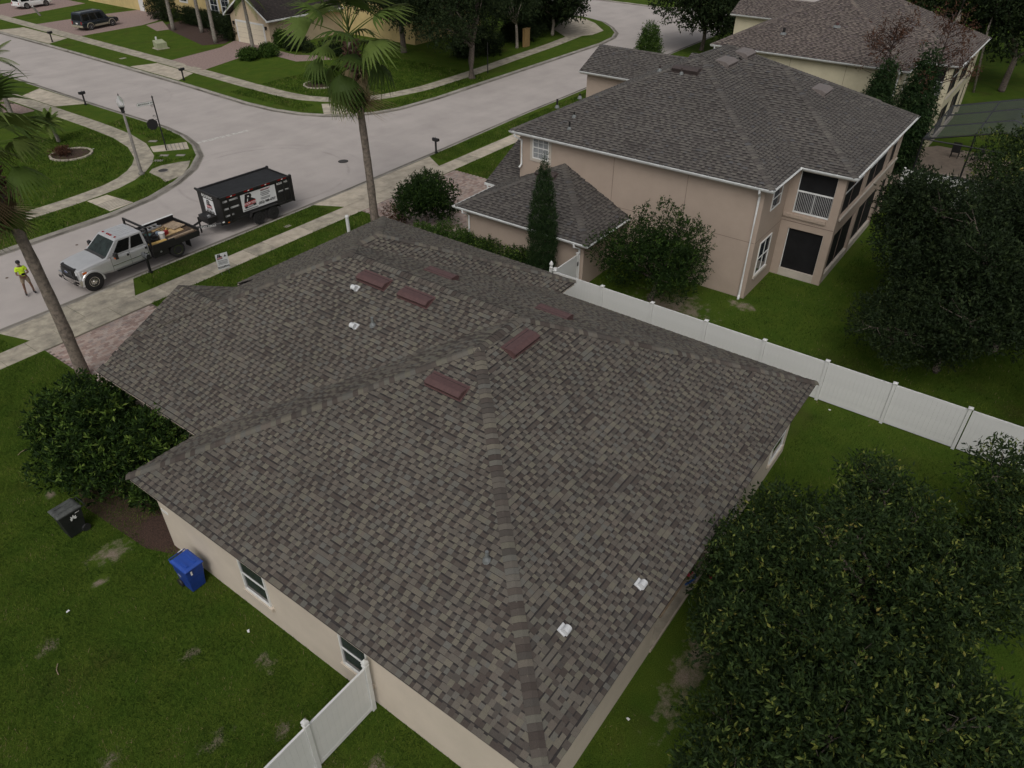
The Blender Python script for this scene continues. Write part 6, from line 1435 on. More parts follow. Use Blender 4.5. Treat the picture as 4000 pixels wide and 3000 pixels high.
for (a, c_, r, lab) in ((at(3735, 95, 4), at(3785, -60, 9), .22, "leaning pale trunk rising behind the far brown roof"), (at(3855, 120, 4), at(3910, -40, 8), .09, "thin leaning pale stem right of the thicker trunk")):
    b0 = Vector((80, 9.5, 0)) if r > .2 else Vector((80, 6.5, 0)); o = empty("bare_tree", b0, label=lab, cat="tree trunk")
    # stands just behind the roof: base point is hidden, direction from the photograph
    k0 = at(3740, 80, 6.5) if r > .2 else at(3862, 105, 6.0); k1 = at(3778, -30, 8.5) if r > .2 else at(3900, 10, 7.5)
    f0 = 82/ max(k0.x, 1); p0 = Vector((0, 0, CAM_H)).lerp(k0, f0); p1 = Vector((0, 0, CAM_H)).lerp(k1, 82/max(k1.x, 1))
    o.location = (p0.x, p0.y-.6, 0); MB().tube([(0, 0, 0), (p0.x-o.location.x, p0.y-o.location.y, p0.z), (p1.x-o.location.x, p1.y-o.location.y, p1.z)], [r*1.2, r, r*.8], 8).build("trunk", M_BARKL, o, smooth=True)
# street trees
oc = crown_clumps(rg, (58.6, 50.2, 6.4), (6.8, 6.2, 4.6), 40, (.2, .33)); tree("oak_tree", "broad dark oak over the far walk, its trunk in the verge", (58.3, 47.6, 0), 3.0, .30, oc, 'oak', 7500, 6, .26, .10, 50, limbs=16, droop=.25, shell=.4, bark=M_BARK)
oc = crown_clumps(rg, (62.5, 60.5, 6.5), (7.0, 6.5, 4.8), 30, (.22, .36)); tree("oak_tree", "dark oak behind the palm crown at the top, farther back on the lawn", (62.5, 60.5, 0), 3.0, .30, oc, 'oak', 5200, 6, .30, .12, 51, limbs=10, droop=.2, shell=.4)
oc = crown_clumps(rg, (71.5, 54.2, 5.6), (5.2, 5.0, 4.2), 26, (.22, .36)); tree("oak_tree", "dark tree with a pale thin trunk between the oak and the white-flowered tree", (71.8, 52.0, 0), 2.6, .16, oc, 'oak', 4800, 6, .30, .12, 52, limbs=10, bark=M_BARKL, droop=.2, shell=.4)
mg_c = (80.2, 54.2, 5.2); oc = crown_clumps(rg, mg_c, (5.4, 5.2, 4.6), 28, (.22, .36)); mg = tree("magnolia_tree", "dark magnolia with white flowers at the top centre, by the street bend", (79.8, 52.6, 0), 2.4, .2, oc, 'oak', 4800, 6, .34, .16, 53, limbs=10, bark=M_BARKL, shell=.4)
M_PETAL = mat("white_petal", (0.78, 0.77, 0.72), rough=.6, vary=.05)
flm = MB(); 
for k in range(7):
    a = k*2*math.pi/7; flm.poly([(0, 0, 0), (.10*math.cos(a-.35), .10*math.sin(a-.35), .07), (.20*math.cos(a), .20*math.sin(a), .06), (.10*math.cos(a+.35), .10*math.sin(a+.35), .07)])
flm = flm.mesh("flower", M_PETAL)
rf_ = np.random.default_rng(5)
for k in range(20):
    cc, rr = oc[rf_.integers(len(oc)-1)]; d_ = unit(rf_.normal(size=3)+np.array([-.9, -.7, .4])); f = link("flower", flm, mg, loc=Vector(cc+d_*rr*1.05)-Vector(mg.location)); f.rotation_euler = Vector(d_).to_track_quat('Z', 'Y').to_euler()
tc2 = crown_clumps(rg, (83.4, 34.6, 5.2), (6.4, 6.2, 4.8), 34, (.2, .34)); tree("magnolia_tree", "round dark tree above the grey roof, standing at the far drive", (83.2, 35.0, 0), 2.2, .22, tc2, 'oak', 6000, 6, .34, .16, 54, limbs=10, shell=.4)
jc = [((72.3, 36.0, .5+.42*k), (1.5-.13*k, 1.5-.13*k, .6)) for k in range(8)]; jc = [(np.array(c), np.array(r)) for c, r in jc]; tree("juniper_bush", "upright green juniper bush beside the far street, left of the round dark tree", (72.3, 36.0, 0), 1.5, .08, jc, 'bright', 1700, 6, .26, .06, 55, cat="bush", up=1.2, limbs=0, shell=.5)
for i, (x, y, rx, ry, h, lab) in enumerate(((66, 53.2, 4.0, 1.8, 2.2, "dark shrub border under the oaks, nearer half"), (75.5, 54.0, 4.5, 1.8, 2.4, "dark shrub border under the white-flowered magnolia"), (84.5, 56.0, 3.2, 2.2, 2.6, "dark rounded shrub at the far end of the walk"))):
    cc = crown_clumps(rg, (x, y, h*.5), (rx, ry, h*.55), 14, (.4, .6)); tree("shrub_border", lab, (x, y, 0), .5, .08, cc, 'oak', 2200, 6, .22, .10, 60+i, cat="shrub", limbs=0, trunk=False, shell=.4)
pw = empty("garden_post", (73.0, 51.6, 0), label="tan garden wall stub under the dark trees by the far walk", cat="wall"); MB().box((0, 0, .9), (.9, .35, 1.8)).build("wall", mat("tan_wall", (.34, .22, .09), rough=.9), pw); MB().box((0, 0, 1.84), (1.0, .42, .08)).build("coping", MATS["tan_wall"], pw)
# between the two houses
tcl = crown_clumps(rg, (29.75, 13.3, 2.35), (2.35, 2.9, 2.2), 30, (.24, .38)); tree("round_tree", "dense round dark green tree against the pinkish wall, behind the fence", (29.75, 13.3, 0), 1.2, .14, tcl, 'glossy', 5200, 6, .125, .055, 70, limbs=8, shell=.45, rhi=.80)
cy = [(np.array((27.85, 18.55, z)), np.array((r, r, .5))) for z, r in ((.5, .55), (1.1, .66), (1.7, .70), (2.3, .72), (2.9, .70), (3.5, .66), (4.1, .58), (4.7, .48), (5.2, .36), (5.7, .24), (6.15, .13))]
tree("cypress_tree", "tall narrow Italian cypress in front of the pinkish house's low wing", (27.85, 18.55, 0), 1.0, .10, cy, 'cypress', 5200, 6, .10, .028, 71, limbs=0, up=2.2, shell=.7)
sc_ = crown_clumps(rg, (29.5, 27.6, 1.7), (1.75, 1.75, 1.45), 20, (.28, .44)); tree("small_tree", "small bushy dark green tree on the verge of the paved drive, beyond the roof corner", (29.4, 27.7, 0), 1.1, .09, sc_, 'glossy', 3400, 6, .15, .06, 72, limbs=8, shell=.5, rhi=.75)
for i, y in enumerate((26.3, 25.2, 24.1, 23.0, 21.9, 20.8, 19.9)):
    cc = crown_clumps(rg, (27.9+.15*(i % 2), y, .72), (.75, .75, .65), 6, (.5, .7)); tree("hedge_shrub", ("first", "second", "third", "fourth", "fifth", "sixth", "seventh")[i]+" hedge shrub along the low wing of the pinkish house, counted from the street", (27.9+.15*(i % 2), y, 0), .3, .05, cc, 'bright' if i < 3 else 'glossy', 700, 6, .10, .045, 80+i, cat="shrub", group="hedge along the low wing", limbs=0, trunk=False, shell=.5)
sg2 = crown_clumps(rg, (28.9, 29.5, .5), (.6, .6, .5), 5, (.5, .7)); tree("dry_shrub", "small brownish dry shrub beside the palm at the paved drive", (28.9, 29.5, 0), .2, .03, sg2, 'brown', 350, 6, .12, .04, 88, cat="shrub", limbs=0, trunk=False)
# the big bush beside the front house
bc_ = crown_clumps(rg, (7.15, 22.6, 1.45), (1.55, 2.7, 1.5), 34, (.34, .5)); bc_ += crown_clumps(rg, (8.1, 20.6, 1.9), (1.0, 2.0, 1.1), 10, (.4, .6)) + crown_clumps(rg, (7.5, 24.2, 1.7), (1.3, 1.4, 1.3), 10, (.4, .6)) + crown_clumps(rg, (7.5, 19.7, 1.0), (.9, .9, .9), 8, (.4, .6))
tree("garden_bush", "large glossy green bush against the left side of the front house", (6.95, 22.3, 0), .6, .1, bc_, 'glossy', 5600, 7, .20, .072, 90, cat="bush", limbs=10, shell=.5, up=.8, sprig_len=1.0, power=1.35)
flat("planting_bed", [(5.9, 18.7), (6.5, 17.2), (8.8, 18.2), (9.2, 24.0), (8.6, 25.6), (6.6, 25.2), (5.7, 22)], M_MULCH, .012)
# columns and dying tops behind the pinkish house
for i, (x, y, h, r, lab) in enumerate(((55.0, 10.35, 7.0, .95, "columnar green tree at the back corner of the grey roof, left of the pair"), (56.2, 8.2, 7.6, 1.15, "columnar green tree by the screened pool, right of the pair"))):
    cc = [(np.array((x+rg.uniform(-.12, .12), y+rg.uniform(-.12, .12), z)), np.array((r*s, r*s, .7))) for z, s in [(h*t, (1.0 if t < .6 else 1.0-(t-.6)*1.9)) for t in np.linspace(.08, .98, 12)]]
    tree("columnar_tree", lab, (x, y, 0), 2, .1, cc, 'cypress', 3600, 6, .24, .07, 95+i, group="columnar trees by the pool", limbs=0, up=-.3, droop=.35, shell=.5)
for i, (x, y, h, lab) in enumerate(((56.6, 10.6, 9.6, "bare brown-leaved tree rising left of the columnar pair, in front of the far roof"), (57.6, 7.7, 9.8, "bare brown-leaved tree rising right of the columnar pair, in front of the far roof"))):
    rr = np.random.default_rng(200+i); o = empty("bare_tree", (x, y, 0), label=lab, cat="tree"); mb = MB(); mb.tube([(0, 0, 0), (.1, .1, h*.5), (0, .05, h)], [.10, .07, .02], 6); tips = []
    for k in range(26):
        z = h*rr.uniform(.55, .97); a = rr.uniform(0, 6.28); L_ = (1-z/h)*3.2+.7; e = Vector((math.cos(a)*L_, math.sin(a)*L_, z+L_*.45)); mb.tube([(0, .05, z), tuple(Vector((0, .05, z)).lerp(e, .5)+Vector((0, 0, .1))), tuple(e)], [.035, .022, .008], 4); tips.append(e)
        for j in range(3): q_ = Vector((0, 0, z)).lerp(e, rr.uniform(.4, .95)); f = q_+Vector(rr.normal(size=3)*.4); mb.tube([tuple(q_), tuple(f)], [.014, .006], 3, cap=False); tips.append(f)
    mb.build("trunk", mat("dark_twig", (.06, .04, .035), rough=.9), o)
    cl = [(np.array(t)+np.array((x, y, 0)), np.array((.28, .28, .28))) for t in tips if rr.random() < .55]
    v, q, r = leaves(rr, cl, 420, 4, .17, .07, shell=.2); link("crown", np_mesh("crown", v-np.array((x, y, 0)), q, leaf_mat('brown'), r), o)

# palms ------------------------------------------------------------------------
def fan_mesh(rng, R=1.15, pet=1.5, nseg=17, droop=.35, tipdroop=.55, fold=.25, spread=2.35, dead=False):
    """one fan leaf: petiole along local X, then pleated blade segments with drooping tips"""
    mb = MB(); segs = 5
    pts = [(pet*t, 0, -droop*pet*t*t*.35) for t in np.linspace(0, 1, 5)]; mb.tube(pts, [.035, .03, .025, .02, .016], 5)
    o = Vector(pts[-1]); slope = -droop*.7
    for k in range(nseg):
        a = -spread/2*1.0+spread*k/(nseg-1); a *= 1.25
        L = R*(1-.22*abs(a)/spread)*rng.uniform(.85, 1.08); w0 = 2*R*.5*math.sin(spread*1.25/(nseg-1)/2)*1.15
        dr = Vector((math.cos(a), math.sin(a), slope-.25*abs(a)*fold)); dr.normalize(); sdv = Vector((-math.sin(a), math.cos(a), 0)); prev = None
        P = []
        for j in range(segs+1):
            t = j/segs; p = o+dr*(L*t)+Vector((0, 0, -tipdroop*L*max(t-.35, 0)**2*(2.2 if not dead else 4)*rng.uniform(.7, 1.3)))
            w = w0*(min(t*2.0, 1.0) if t < .52 else max(1-(t-.52)*2.05, .05))*(.5 if not dead else .30)
            P.append((p-sdv*w+Vector((0, 0, .02*(1-t))), p+sdv*w-Vector((0, 0, .012))))
        vs = [q for pr_ in P for q in pr_]; mb._add(vs, [(2*j, 2*j+1, 2*j+3, 2*j+2) for j in range(segs)])
    return mb
def fan_palm(name, label, base, h, tr, seed, lean=(0, 0), scale=1.0, nf=28, ndead=20, low=1.0):
    rng = np.random.default_rng(seed); o = empty(name, base, label=label, cat="palm tree")
    pts, rad = [], []
    for k in range(19):
        t = k/18; pts.append((lean[0]*t*t, lean[1]*t*t, h*t)); rad.append(tr*(1.25-.55*t if t < .12 else 1.18-.32*t)*(1+.035*math.sin(k*2.1)+.02*rng.normal()))
    MB().tube(pts, rad, 12).build("trunk", mat("palm_bark", (0.19, 0.155, 0.125), rough=.95, vary=.35, scale=6, bump=1.0, bscale=16, detail=7), o, smooth=True)
    top = Vector(pts[-1])
    b = MB()        # old leaf boots under the crown
    for k in range(46):
        a = k*2.4; z = h*.80+(h*.20)*k/46; x = lean[0]; p = Vector((lean[0]*(z/h)**2+math.cos(a)*tr*.8, lean[1]*(z/h)**2+math.sin(a)*tr*.8, z)); d_ = Vector((math.cos(a), math.sin(a), .9)); b.tube([tuple(p), tuple(p+d_*.16*scale), tuple(p+d_*.22*scale+Vector((math.cos(a)*.06, math.sin(a)*.06, -.03)))], [.075*scale, .055*scale, .02], 5)
    b.build("leaf_boots", mat("boot_brown", (0.10, 0.055, 0.035), rough=.95, vary=.3, scale=9), o)
    green = [fan_mesh(rng, 1.25*scale, 1.35*scale, droop=dr, tipdroop=td).mesh("frond", leaf_mat('palm')) for dr, td in ((.10, .25), (.22, .40), (.38, .5), (.5, .65))]
    dead = [fan_mesh(rng, 1.0*scale, .9*scale, nseg=20, droop=.8, tipdroop=.9, dead=True).mesh("dead_frond", leaf_mat('dead')) for _ in range(3)]
    for k in range(nf):
        t = k/nf; el = math.radians(80-108*low*t**.85+rng.uniform(-8, 8)); az = k*2.39996+rng.uniform(-.2, .2)
        i = min(3, int(t*4)); f = link("frond", green[i], o, loc=top+Vector((0, 0, .55*scale*(1-t)-.25*scale*t)))
        f.rotation_mode = 'XYZ'; M = Matrix.Rotation(az, 4, 'Z') @ Matrix.Rotation(-el, 4, 'Y') @ Matrix.Rotation(rng.uniform(-.4, .4), 4, 'X'); f.rotation_euler = M.to_euler(); s = rng.uniform(.85, 1.12)*(1 if t < .55 else .8); f.scale = (s, s, s)
    for k in range(ndead):
        t = k/ndead; el = math.radians(-28-52*low*t+rng.uniform(-8, 8)); az = k*2.39996+1.1+rng.uniform(-.3, .3)
        f = link("dead_frond", dead[k % 3] if k % 3 else green[3], o, loc=top+Vector((0, 0, -.35*scale-.75*scale*t))); M = Matrix.Rotation(az, 4, 'Z') @ Matrix.Rotation(-el, 4, 'Y') @ Matrix.Rotation(rng.uniform(-.5, .5), 4, 'X'); f.rotation_euler = M.to_euler(); s = rng.uniform(.55, .85); f.scale = (s, s, s)
        if not k % 3: f.name = "frond"
    return o
fan_palm("fan_palm", "tall fan palm left of centre, its trunk behind the front roof's far corner", (27.95, 30.45, 0), 10.0, .20, 1, (-.12, .25), 1.42)
fan_palm("fan_palm", "fan palm at the left edge, its trunk crossing in front of the street", (9.70, 29.35, 0), 9.6, .21, 2, (-.35, .25), 1.2, nf=26, ndead=15, low=.85)
def feather_mesh(rng, L=2.4, droop=.55, leaf=.42):
    mb = MB(); pts = [Vector((L*t, 0, .35*L*t-droop*L*t*t)) for t in np.linspace(0, 1, 9)]; mb.tube([tuple(p) for p in pts], list(np.linspace(.03, .006, 9)), 4)
    for k in range(30):
        t = .12+.88*k/30; i = t*8; a = int(min(i, 7)); p = pts[a].lerp(pts[a+1], i-a); d_ = (pts[a+1]-pts[a]).normalized()
        for s in (-1, 1):
            l = leaf*math.sin(math.pi*min(t*.9+.1, 1))*rng.uniform(.8, 1.1)+.08; e = p+(d_*.55+Vector((0, s*.75, -.15))).normalized()*l+Vector((0, 0, -.30*l)); n = d_*.022
            mid = p.lerp(e, .55)+Vector((0, 0, .06*l)); mb._add([p-n, p+n, mid+n, e, mid-n], [(0, 1, 2, 4), (4, 2, 3)])
    return mb
def feather_palm(name, label, base, h, tr, seed, L=2.4, nf=16, group=None):
    rng = np.random.default_rng(seed); o = empty(name, base, label=label, cat="palm tree", group=group)
    ln = rng.uniform(-.35, .35, 2); pts = [(ln[0]*t*t, ln[1]*t*t, h*t) for t in np.linspace(0, 1, 12)]
    MB().tube(pts, [tr*(1.25-.4*t)*(1+.05*(k % 2)) for k, t in enumerate(np.linspace(0, 1, 12))], 9).build("trunk", mat("ringed_palm_bark", (.24, .215, .185), rough=.95, vary=.3, scale=7), o, smooth=True)
    ms_ = [feather_mesh(rng, L, dr, .2*L).mesh("frond", leaf_mat('palm')) for dr in (.35, .6, .9)]
    for k in range(nf):
        t = k/nf; f = link("frond", ms_[min(2, int(t*3))], o, loc=Vector(pts[-1])); M = Matrix.Rotation(k*2.4+rng.uniform(-.2, .2), 4, 'Z') @ Matrix.Rotation(-math.radians(60-85*t), 4, 'Y'); f.rotation_euler = M.to_euler()
    return o
for i, (x, y, h, tr, lab) in enumerate(((54.4, 91.0, 5.6, .2, "slim palm at the left end of the hedge across the street"), (55.6, 87.0, 6.2, .19, "slim palm in front of the yellow house's tall window, left of two"), (53.0, 80.7, 6.6, .18, "slim palm beside the planting bed, left of the cream garage door"), (52.6, 73.4, 5.6, .17, "slim palm in front of the cream garage door"))):
    feather_palm("slim_palm", lab, (x, y, 0), h, tr, 300+i, 2.6, 16, "slim palms across the street")
feather_palm("slim_palm", "palm crown poking in at the left edge above the side street", (at(-45, 215, 5.0).x, at(-45, 215, 5.0).y, 0), 4.6, .16, 310, 2.4, 16)
feather_palm("pygmy_palm", "small pygmy date palm on the corner lawn at the left", (24.6, 60.4, 0), 1.5, .11, 311, 1.15, 22)
feather_palm("pygmy_palm", "small palm at the left edge on the corner lawn behind the fan palm", (at(-20, 420, 1).x, at(-20, 420, 1).y, 0), 1.2, .11, 312, 1.3, 22)
# planting rings and small plants on the lawns
def ring(x, y, r, label):
    o = empty("planting_ring", (x, y, 0), label=label, cat="planting ring"); n = 16
    MB().lathe([(r, -.02), (r, .03), (r*.6, .07), (.02, .08)], 20).build("mulch", M_MULCH, o)
    blk = MB().box((0, 0, 0), (.16, 2*math.pi*r/n*.92, .10)).mesh("edging_block", M_CONC_D)
    for k in range(n): a = 2*math.pi*k/n; e = link("edging_block", blk, o, loc=(r*math.cos(a), r*math.sin(a), .05)); e.rotation_euler = (0, 0, a)
ring(23.7, 56.9, 1.35, "stone-edged planting ring on the corner lawn at the left"); ring(47.8, 57.4, 1.5, "stone-edged planting ring under the palm crown across the street")
def shrub(name, x, y, rx, ry, h, k, n, seed, label, L=.14, W=.06, group=None):
    cc = crown_clumps(np.random.default_rng(seed), (x, y, h*.5), (rx, ry, h*.52), 8, (.5, .75)); return tree(name, label, (x, y, 0), .2, .04, cc, k, n, 6, L, W, seed+1, cat="shrub", limbs=0, trunk=False, shell=.5, group=group)
shrub("shrub", 23.3, 57.2, .7, .7, .6, 'brown', 250, 400, "reddish shrub in the planting ring on the corner lawn"); shrub("shrub", 47.8, 57.4, 1.0, 1.0, 1.3, 'bright', 500, 402, "light green shrub in the planting ring across the street", .2, .08)
for i, (x, y, rx, ry, h, kk, lab) in enumerate(((50.4, 71.0, 1.1, .8, .8, 'bright', "bright green shrub island beside the drive across the street, left part"), (52.4, 70.6, 1.0, .8, .9, 'bright', "bright green shrub island beside the drive across the street, right part"), (54.9, 81.2, 1.2, 1.0, 2.0, 'oak', "dark rounded shrub left of the cream garage door"), (57.4, 82.6, 1.4, 1.2, 2.2, 'oak', "dark shrub behind the rounded one beside the cream garage"), (56.3, 70.0, 1.6, 2.2, 1.2, 'oak', "dark low shrubs right of the cream garage"), (57.2, 66.0, 1.6, 2.4, 1.4, 'oak', "dark shrub mass behind the palm crown"), (56.2, 73.2, .6, .6, 1.5, 'bright', "small leafy shrub at the garage corner"))):
    shrub("shrub", x, y, rx, ry, h, kk, 900, 410+i*3, lab, .2, .09)
for i, (y0, y1) in enumerate(((82.5, 86.5), (86.6, 90.4), (90.5, 94.3))):
    cc = [(np.array((58.0, y, .95)), np.array((1.0, .7, .85))) for y in np.linspace(y0+.4, y1-.4, 6)]; tree("hedge", ("clipped dark hedge under the yellow house's windows, right third", "clipped dark hedge under the yellow house's windows, middle third", "clipped dark hedge under the yellow house's windows, left third")[i], (58.0, (y0+y1)/2, 0), .2, .05, cc, 'oak', 1500, 6, .16, .07, 440+i, cat="hedge", group="hedge at the yellow house", limbs=0, trunk=False, shell=.6)
cc = [(np.array((57.6, y, 1.3)), np.array((1.1, .9, 1.25))) for y in (96.5, 98.0, 99.4)]; tree("hedge", "tall clipped square hedge beside the dark SUV's driveway", (57.6, 98, 0), .2, .05, cc, 'oak', 1500, 6, .18, .08, 450, cat="hedge", limbs=0, trunk=False, shell=.6)

# ------------------------------------------------------------------ houses across the street
M_TANW = mat("tan_stucco", (0.50, 0.40, 0.28), rough=.92, vary=.10, scale=.8, bump=.4, bscale=50); M_YELW = mat("yellow_stucco", (0.56, 0.43, 0.20), rough=.92, vary=.10, scale=.8, bump=.4, bscale=50)
M_GDOOR = mat("cream_garage_door", (0.66, 0.59, 0.46), rough=.6, vary=.05)
SH_BRN = [(0, (.022, .017, .016)), (.5, (.034, .027, .025)), (1, (.048, .038, .034))]
gh = empty("tan_house", (58, 77, 0), label="tan house with a cream garage door and dark brown roof across the street", cat="house"); GO = -Vector(gh.location)
gA = Block(54.8, 66, 73.2, 80.7, 2.75, .62, gable=('x0', 'x1'))
rfg, msg, mog = shingle_roof(gh, [gA], [], SH_BRN, "brown", nobj=0, expo=.2, wide=1.8, thick=(.03, .012), grain=.15)
MB().b2(55.3, 66, 73.65, 80.25, 0, 2.72).build("wall", M_TANW, gh, loc=GO)
MB().extr([(55.32, 73.65, 2.72), (55.32, 80.25, 2.72), (55.32, 76.95, 2.72+3.3*.62)], (.05, 0, 0)).build("gable_wall", M_TANW, gh, loc=GO)
gdo2 = MB().b2(55.24, 55.32, 74.6, 79.2, 0, 2.15).build("garage_door", M_GDOOR, gh, loc=GO)
for k in range(1, 4): MB().b2(55.225, 55.242, 74.6, 79.2, k*.54-.012, k*.54+.012).build("panel_joint", M_TRIM, gdo2)
for a_, c_, z0_, z1_ in ((74.42, 74.6, 0, 2.33), (79.2, 79.38, 0, 2.33), (74.6, 79.2, 2.15, 2.33)): MB().b2(55.20, 55.31, a_, c_, z0_, z1_).build("door_trim", M_VINYL, gdo2)
for y in (74.1, 79.75): MB().box((55.2, y, 1.95), (.18, .16, .36)).build("wall_lamp", M_BLACK, gh, loc=GO)
for y in (73.2, 80.7): MB().b2(54.7, 66, y-.08, y+.06, 2.66, 2.80).build("gutter", M_GUT, gh, loc=GO)
for s in (1, -1): MB().extr([(54.74, 76.95-s*3.78, 2.70), (54.74, 76.95-s*3.78, 2.88), (54.74, 76.95, 2.88+3.75*.62), (54.74, 76.95, 2.70+3.75*.62)], (.05, 0, 0)).build("barge_board", M_GUT, gh, loc=GO)
MB().tube([(57.0, 73.6, 2.6), (57.0, 73.6, .1)], .05, 6).build("downpipe", M_TANW, gh, loc=GO)
MB().b2(66.0, 78, 62.0, 73.6, 0, 5.6).build("wing_wall", M_YELW, gh, loc=GO)
yh = empty("yellow_house", (66, 92, 0), label="yellow two storey house behind the slim palms and hedge at the top left", cat="house"); YO = -Vector(yh.location)
MB().prism([(60.0, 81.0), (76, 81.0), (76, 101), (61.5, 101), (61.5, 95.5), (60.0, 95.5)], 0, 5.6).build("wall", M_YELW, yh, loc=YO)
for y, w_ in ((89.2, 1.5), (86.9, 1.5)): window(yh, YO, (60.0, y+w_, .9), (0, -1, 0), w_, 2.6, depth=.06, cols=1, rows=2, muntin=1, surround=M_VINYL)
window(yh, YO, (61.5, 99.6, 1.6), (0, -1, 0), 1.6, 1.6, depth=.06, cols=1, rows=2, surround=M_VINYL)
yB = Block(59.4, 76.6, 80.4, 101.6, 5.7, .47); rfy, _, _ = shingle_roof(yh, [yB], [], SH_BRN, "brown", nobj=0, expo=.3, wide=2.6, thick=(.03, .012), grain=.15)
MB().prism(inset_rect([(59.4, 80.4), (76.6, 80.4), (76.6, 101.6), (59.4, 101.6)], .02), 5.48, 5.62).build("soffit", M_PINK_T, yh, loc=YO)
h5 = empty("yellow_house", (66, 112, 0), label="yellow house wall with a white door at the top edge, above the dark SUV", cat="house"); HO5 = -Vector(h5.location)
MB().b2(59.6, 74, 104.5, 120, 0, 4.2).build("wall", M_YELW, h5, loc=HO5); MB().b2(59.52, 59.62, 105.4, 106.5, 0, 2.2).build("door", M_VINYL, h5, loc=HO5)
h5B = Block(59.1, 74.5, 104, 120.5, 4.3, .47); shingle_roof(h5, [h5B], [], SH_BRN, "brown", nobj=0, expo=.3, wide=2.6, thick=(.03, .012), grain=.15)

# ------------------------------------------------------------------ screened pool behind the far house
flat("pool_patio", [(53.2, -2), (63.6, -2), (63.6, 6.9), (60.5, 9.2), (53.2, 7.8)], mat("tan_patio", (.27, .215, .17), rough=.9, vary=.15, scale=2), .03)
pl = empty("swimming_pool", (55.6, 4.2, 0), label="dark rounded pool edge behind the pinkish house", cat="pool")
MB().lathe([(2.0, .035), (2.0, .09), (1.7, .09), (1.7, .035)], 28).build("coping", mat("pale_coping", (.36, .30, .25), rough=.9), pl); MB().lathe([(1.69, .036), (1.69, .05), (.02, .05)], 28).build("water", mat("dark_water", (.010, .014, .018), rough=.05, vary=.1, spec=.8), pl)
pc = empty("pool_cage", (59, 3, 0), label="black framed screen enclosure over the patio of the far cream house", cat="enclosure"); PCO = -Vector(pc.location)
M_CAGE = mat("black_cage_frame", (.012, .012, .013), rough=.5, vary=.2)
xs_, ys2 = (54.0, 57.2, 60.4, 63.4), (-2.0, 1.0, 4.0, 6.8); hz_ = 3.0
for x in xs_:
    MB().tube([(x, -2, .02), (x, -2, hz_)], .055, 4).build("post", M_CAGE, pc, loc=PCO); MB().tube([(x, -2, hz_), (x, 2.4, hz_+1.2), (x, 6.8, hz_)], .055, 4).build("rafter", M_CAGE, pc, loc=PCO)
for y in ys2:
    MB().tube([(54.0, y, .02), (54.0, y, hz_+1.2*(1-abs(y-2.4)/4.4))], .055, 4).build("post", M_CAGE, pc, loc=PCO)
    z_ = hz_+1.2*(1-abs(y-2.4)/4.4); MB().tube([(54.0, y, z_), (63.4, y, z_)], .05, 4).build("purlin", M_CAGE, pc, loc=PCO)
MB().tube([(54.0, -2, 1.0), (54.0, 6.8, 1.0)], .04, 4).build("chair_rail", M_CAGE, pc, loc=PCO); MB().tube([(54.0, -2, hz_), (54.0, 6.8, hz_)], .05, 4).build("eave_beam", M_CAGE, pc, loc=PCO)
scm = bpy.data.materials.new("grey_screen_mesh"); scm.use_nodes = True; nt = scm.node_tree; bs = nt.nodes['Principled BSDF']; bs.inputs['Base Color'].default_value = (.06, .065, .07, 1); bs.inputs['Roughness'].default_value = .8
tr_ = nt.nodes.new('ShaderNodeBsdfTransparent'); mx_ = nt.nodes.new('ShaderNodeMixShader'); mx_.inputs['Fac'].default_value = .55; nt.links.new(tr_.outputs[0], mx_.inputs[1]); nt.links.new(bs.outputs[0], mx_.inputs[2]); nt.links.new(mx_.outputs[0], nt.nodes['Material Output'].inputs['Surface'])
for y0_, y1_, za, zb in ((-2.0, 2.4, hz_, hz_+1.2), (2.4, 6.8, hz_+1.2, hz_)):
    for a_, c_ in zip(xs_, xs_[1:]): MB().poly([(a_+.05, y0_, za+.06), (c_-.05, y0_, za+.06), (c_-.05, y1_, zb+.06), (a_+.05, y1_, zb+.06)]).build("screen_panel", scm, pc, loc=PCO)
for i, (x, y) in enumerate(((61.5, 5.4), (61.6, 4.0))):
    ch = empty("patio_chair", (x, y, .03), 1.2*i, label=("dark patio chair under the pool screen, nearer the house", "dark patio chair under the pool screen, farther from the house")[i], cat="chair", group="patio chairs by the pool")
    MB().box((0, 0, .44), (.55, .55, .06)).build("seat", M_DARKC, ch); MB().box((-.26, 0, .80), (.06, .55, .66)).build("backrest", M_DARKC, ch)
    for sx in (-.24, .24):
        for sy in (-.24, .24): MB().box((sx, sy, .21), (.04, .04, .42)).build("leg", M_CAGE, ch)

# ------------------------------------------------------------------ back step and bits along the right wall
mt = empty("rubber_mat", (14.2, 4.75, .06), label="dark mat on the covered porch floor under the backyard eave", cat="mat"); MB().box((0, 0, .012), (2.0, .80, .024)).build("pad", M_SCREEN, mt); MB().box((0, -.42, .02), (2.0, .05, .04)).build("edge_strip", M_PLYG, mt)
nd = MB(); nd.tube([(0, 0, .03), (.35, -.12, .03), (.62, -.10, .03)], .035, 6); nd.build("pool_noodle", mat("blue_foam", (.03, .10, .32), rough=.6), loc=(14.7, 4.25, .06), label="blue foam strip beside the dark mat on the covered porch", cat="foam strip")
for i, (x, y) in enumerate(((14.95, 4.3), (15.3, 3.7))):
    f = MB(); f.tube([(0, 0, .04), (.14, .05, .07), (.30, -.03, .04)], [.05, .07, .03], 6); f.tube([(.14, .05, .07), (.20, .20, .05)], [.04, .02], 5); f.build("red_toy", mat("red_foam", (.42, .03, .06), rough=.5), loc=(x, y, 0 if i else .06), label=("red toy beside the blue foam strip at the wall", "red toy under the leaves of the big tree, away from the wall")[i], cat="toy", group="red toys in the backyard")
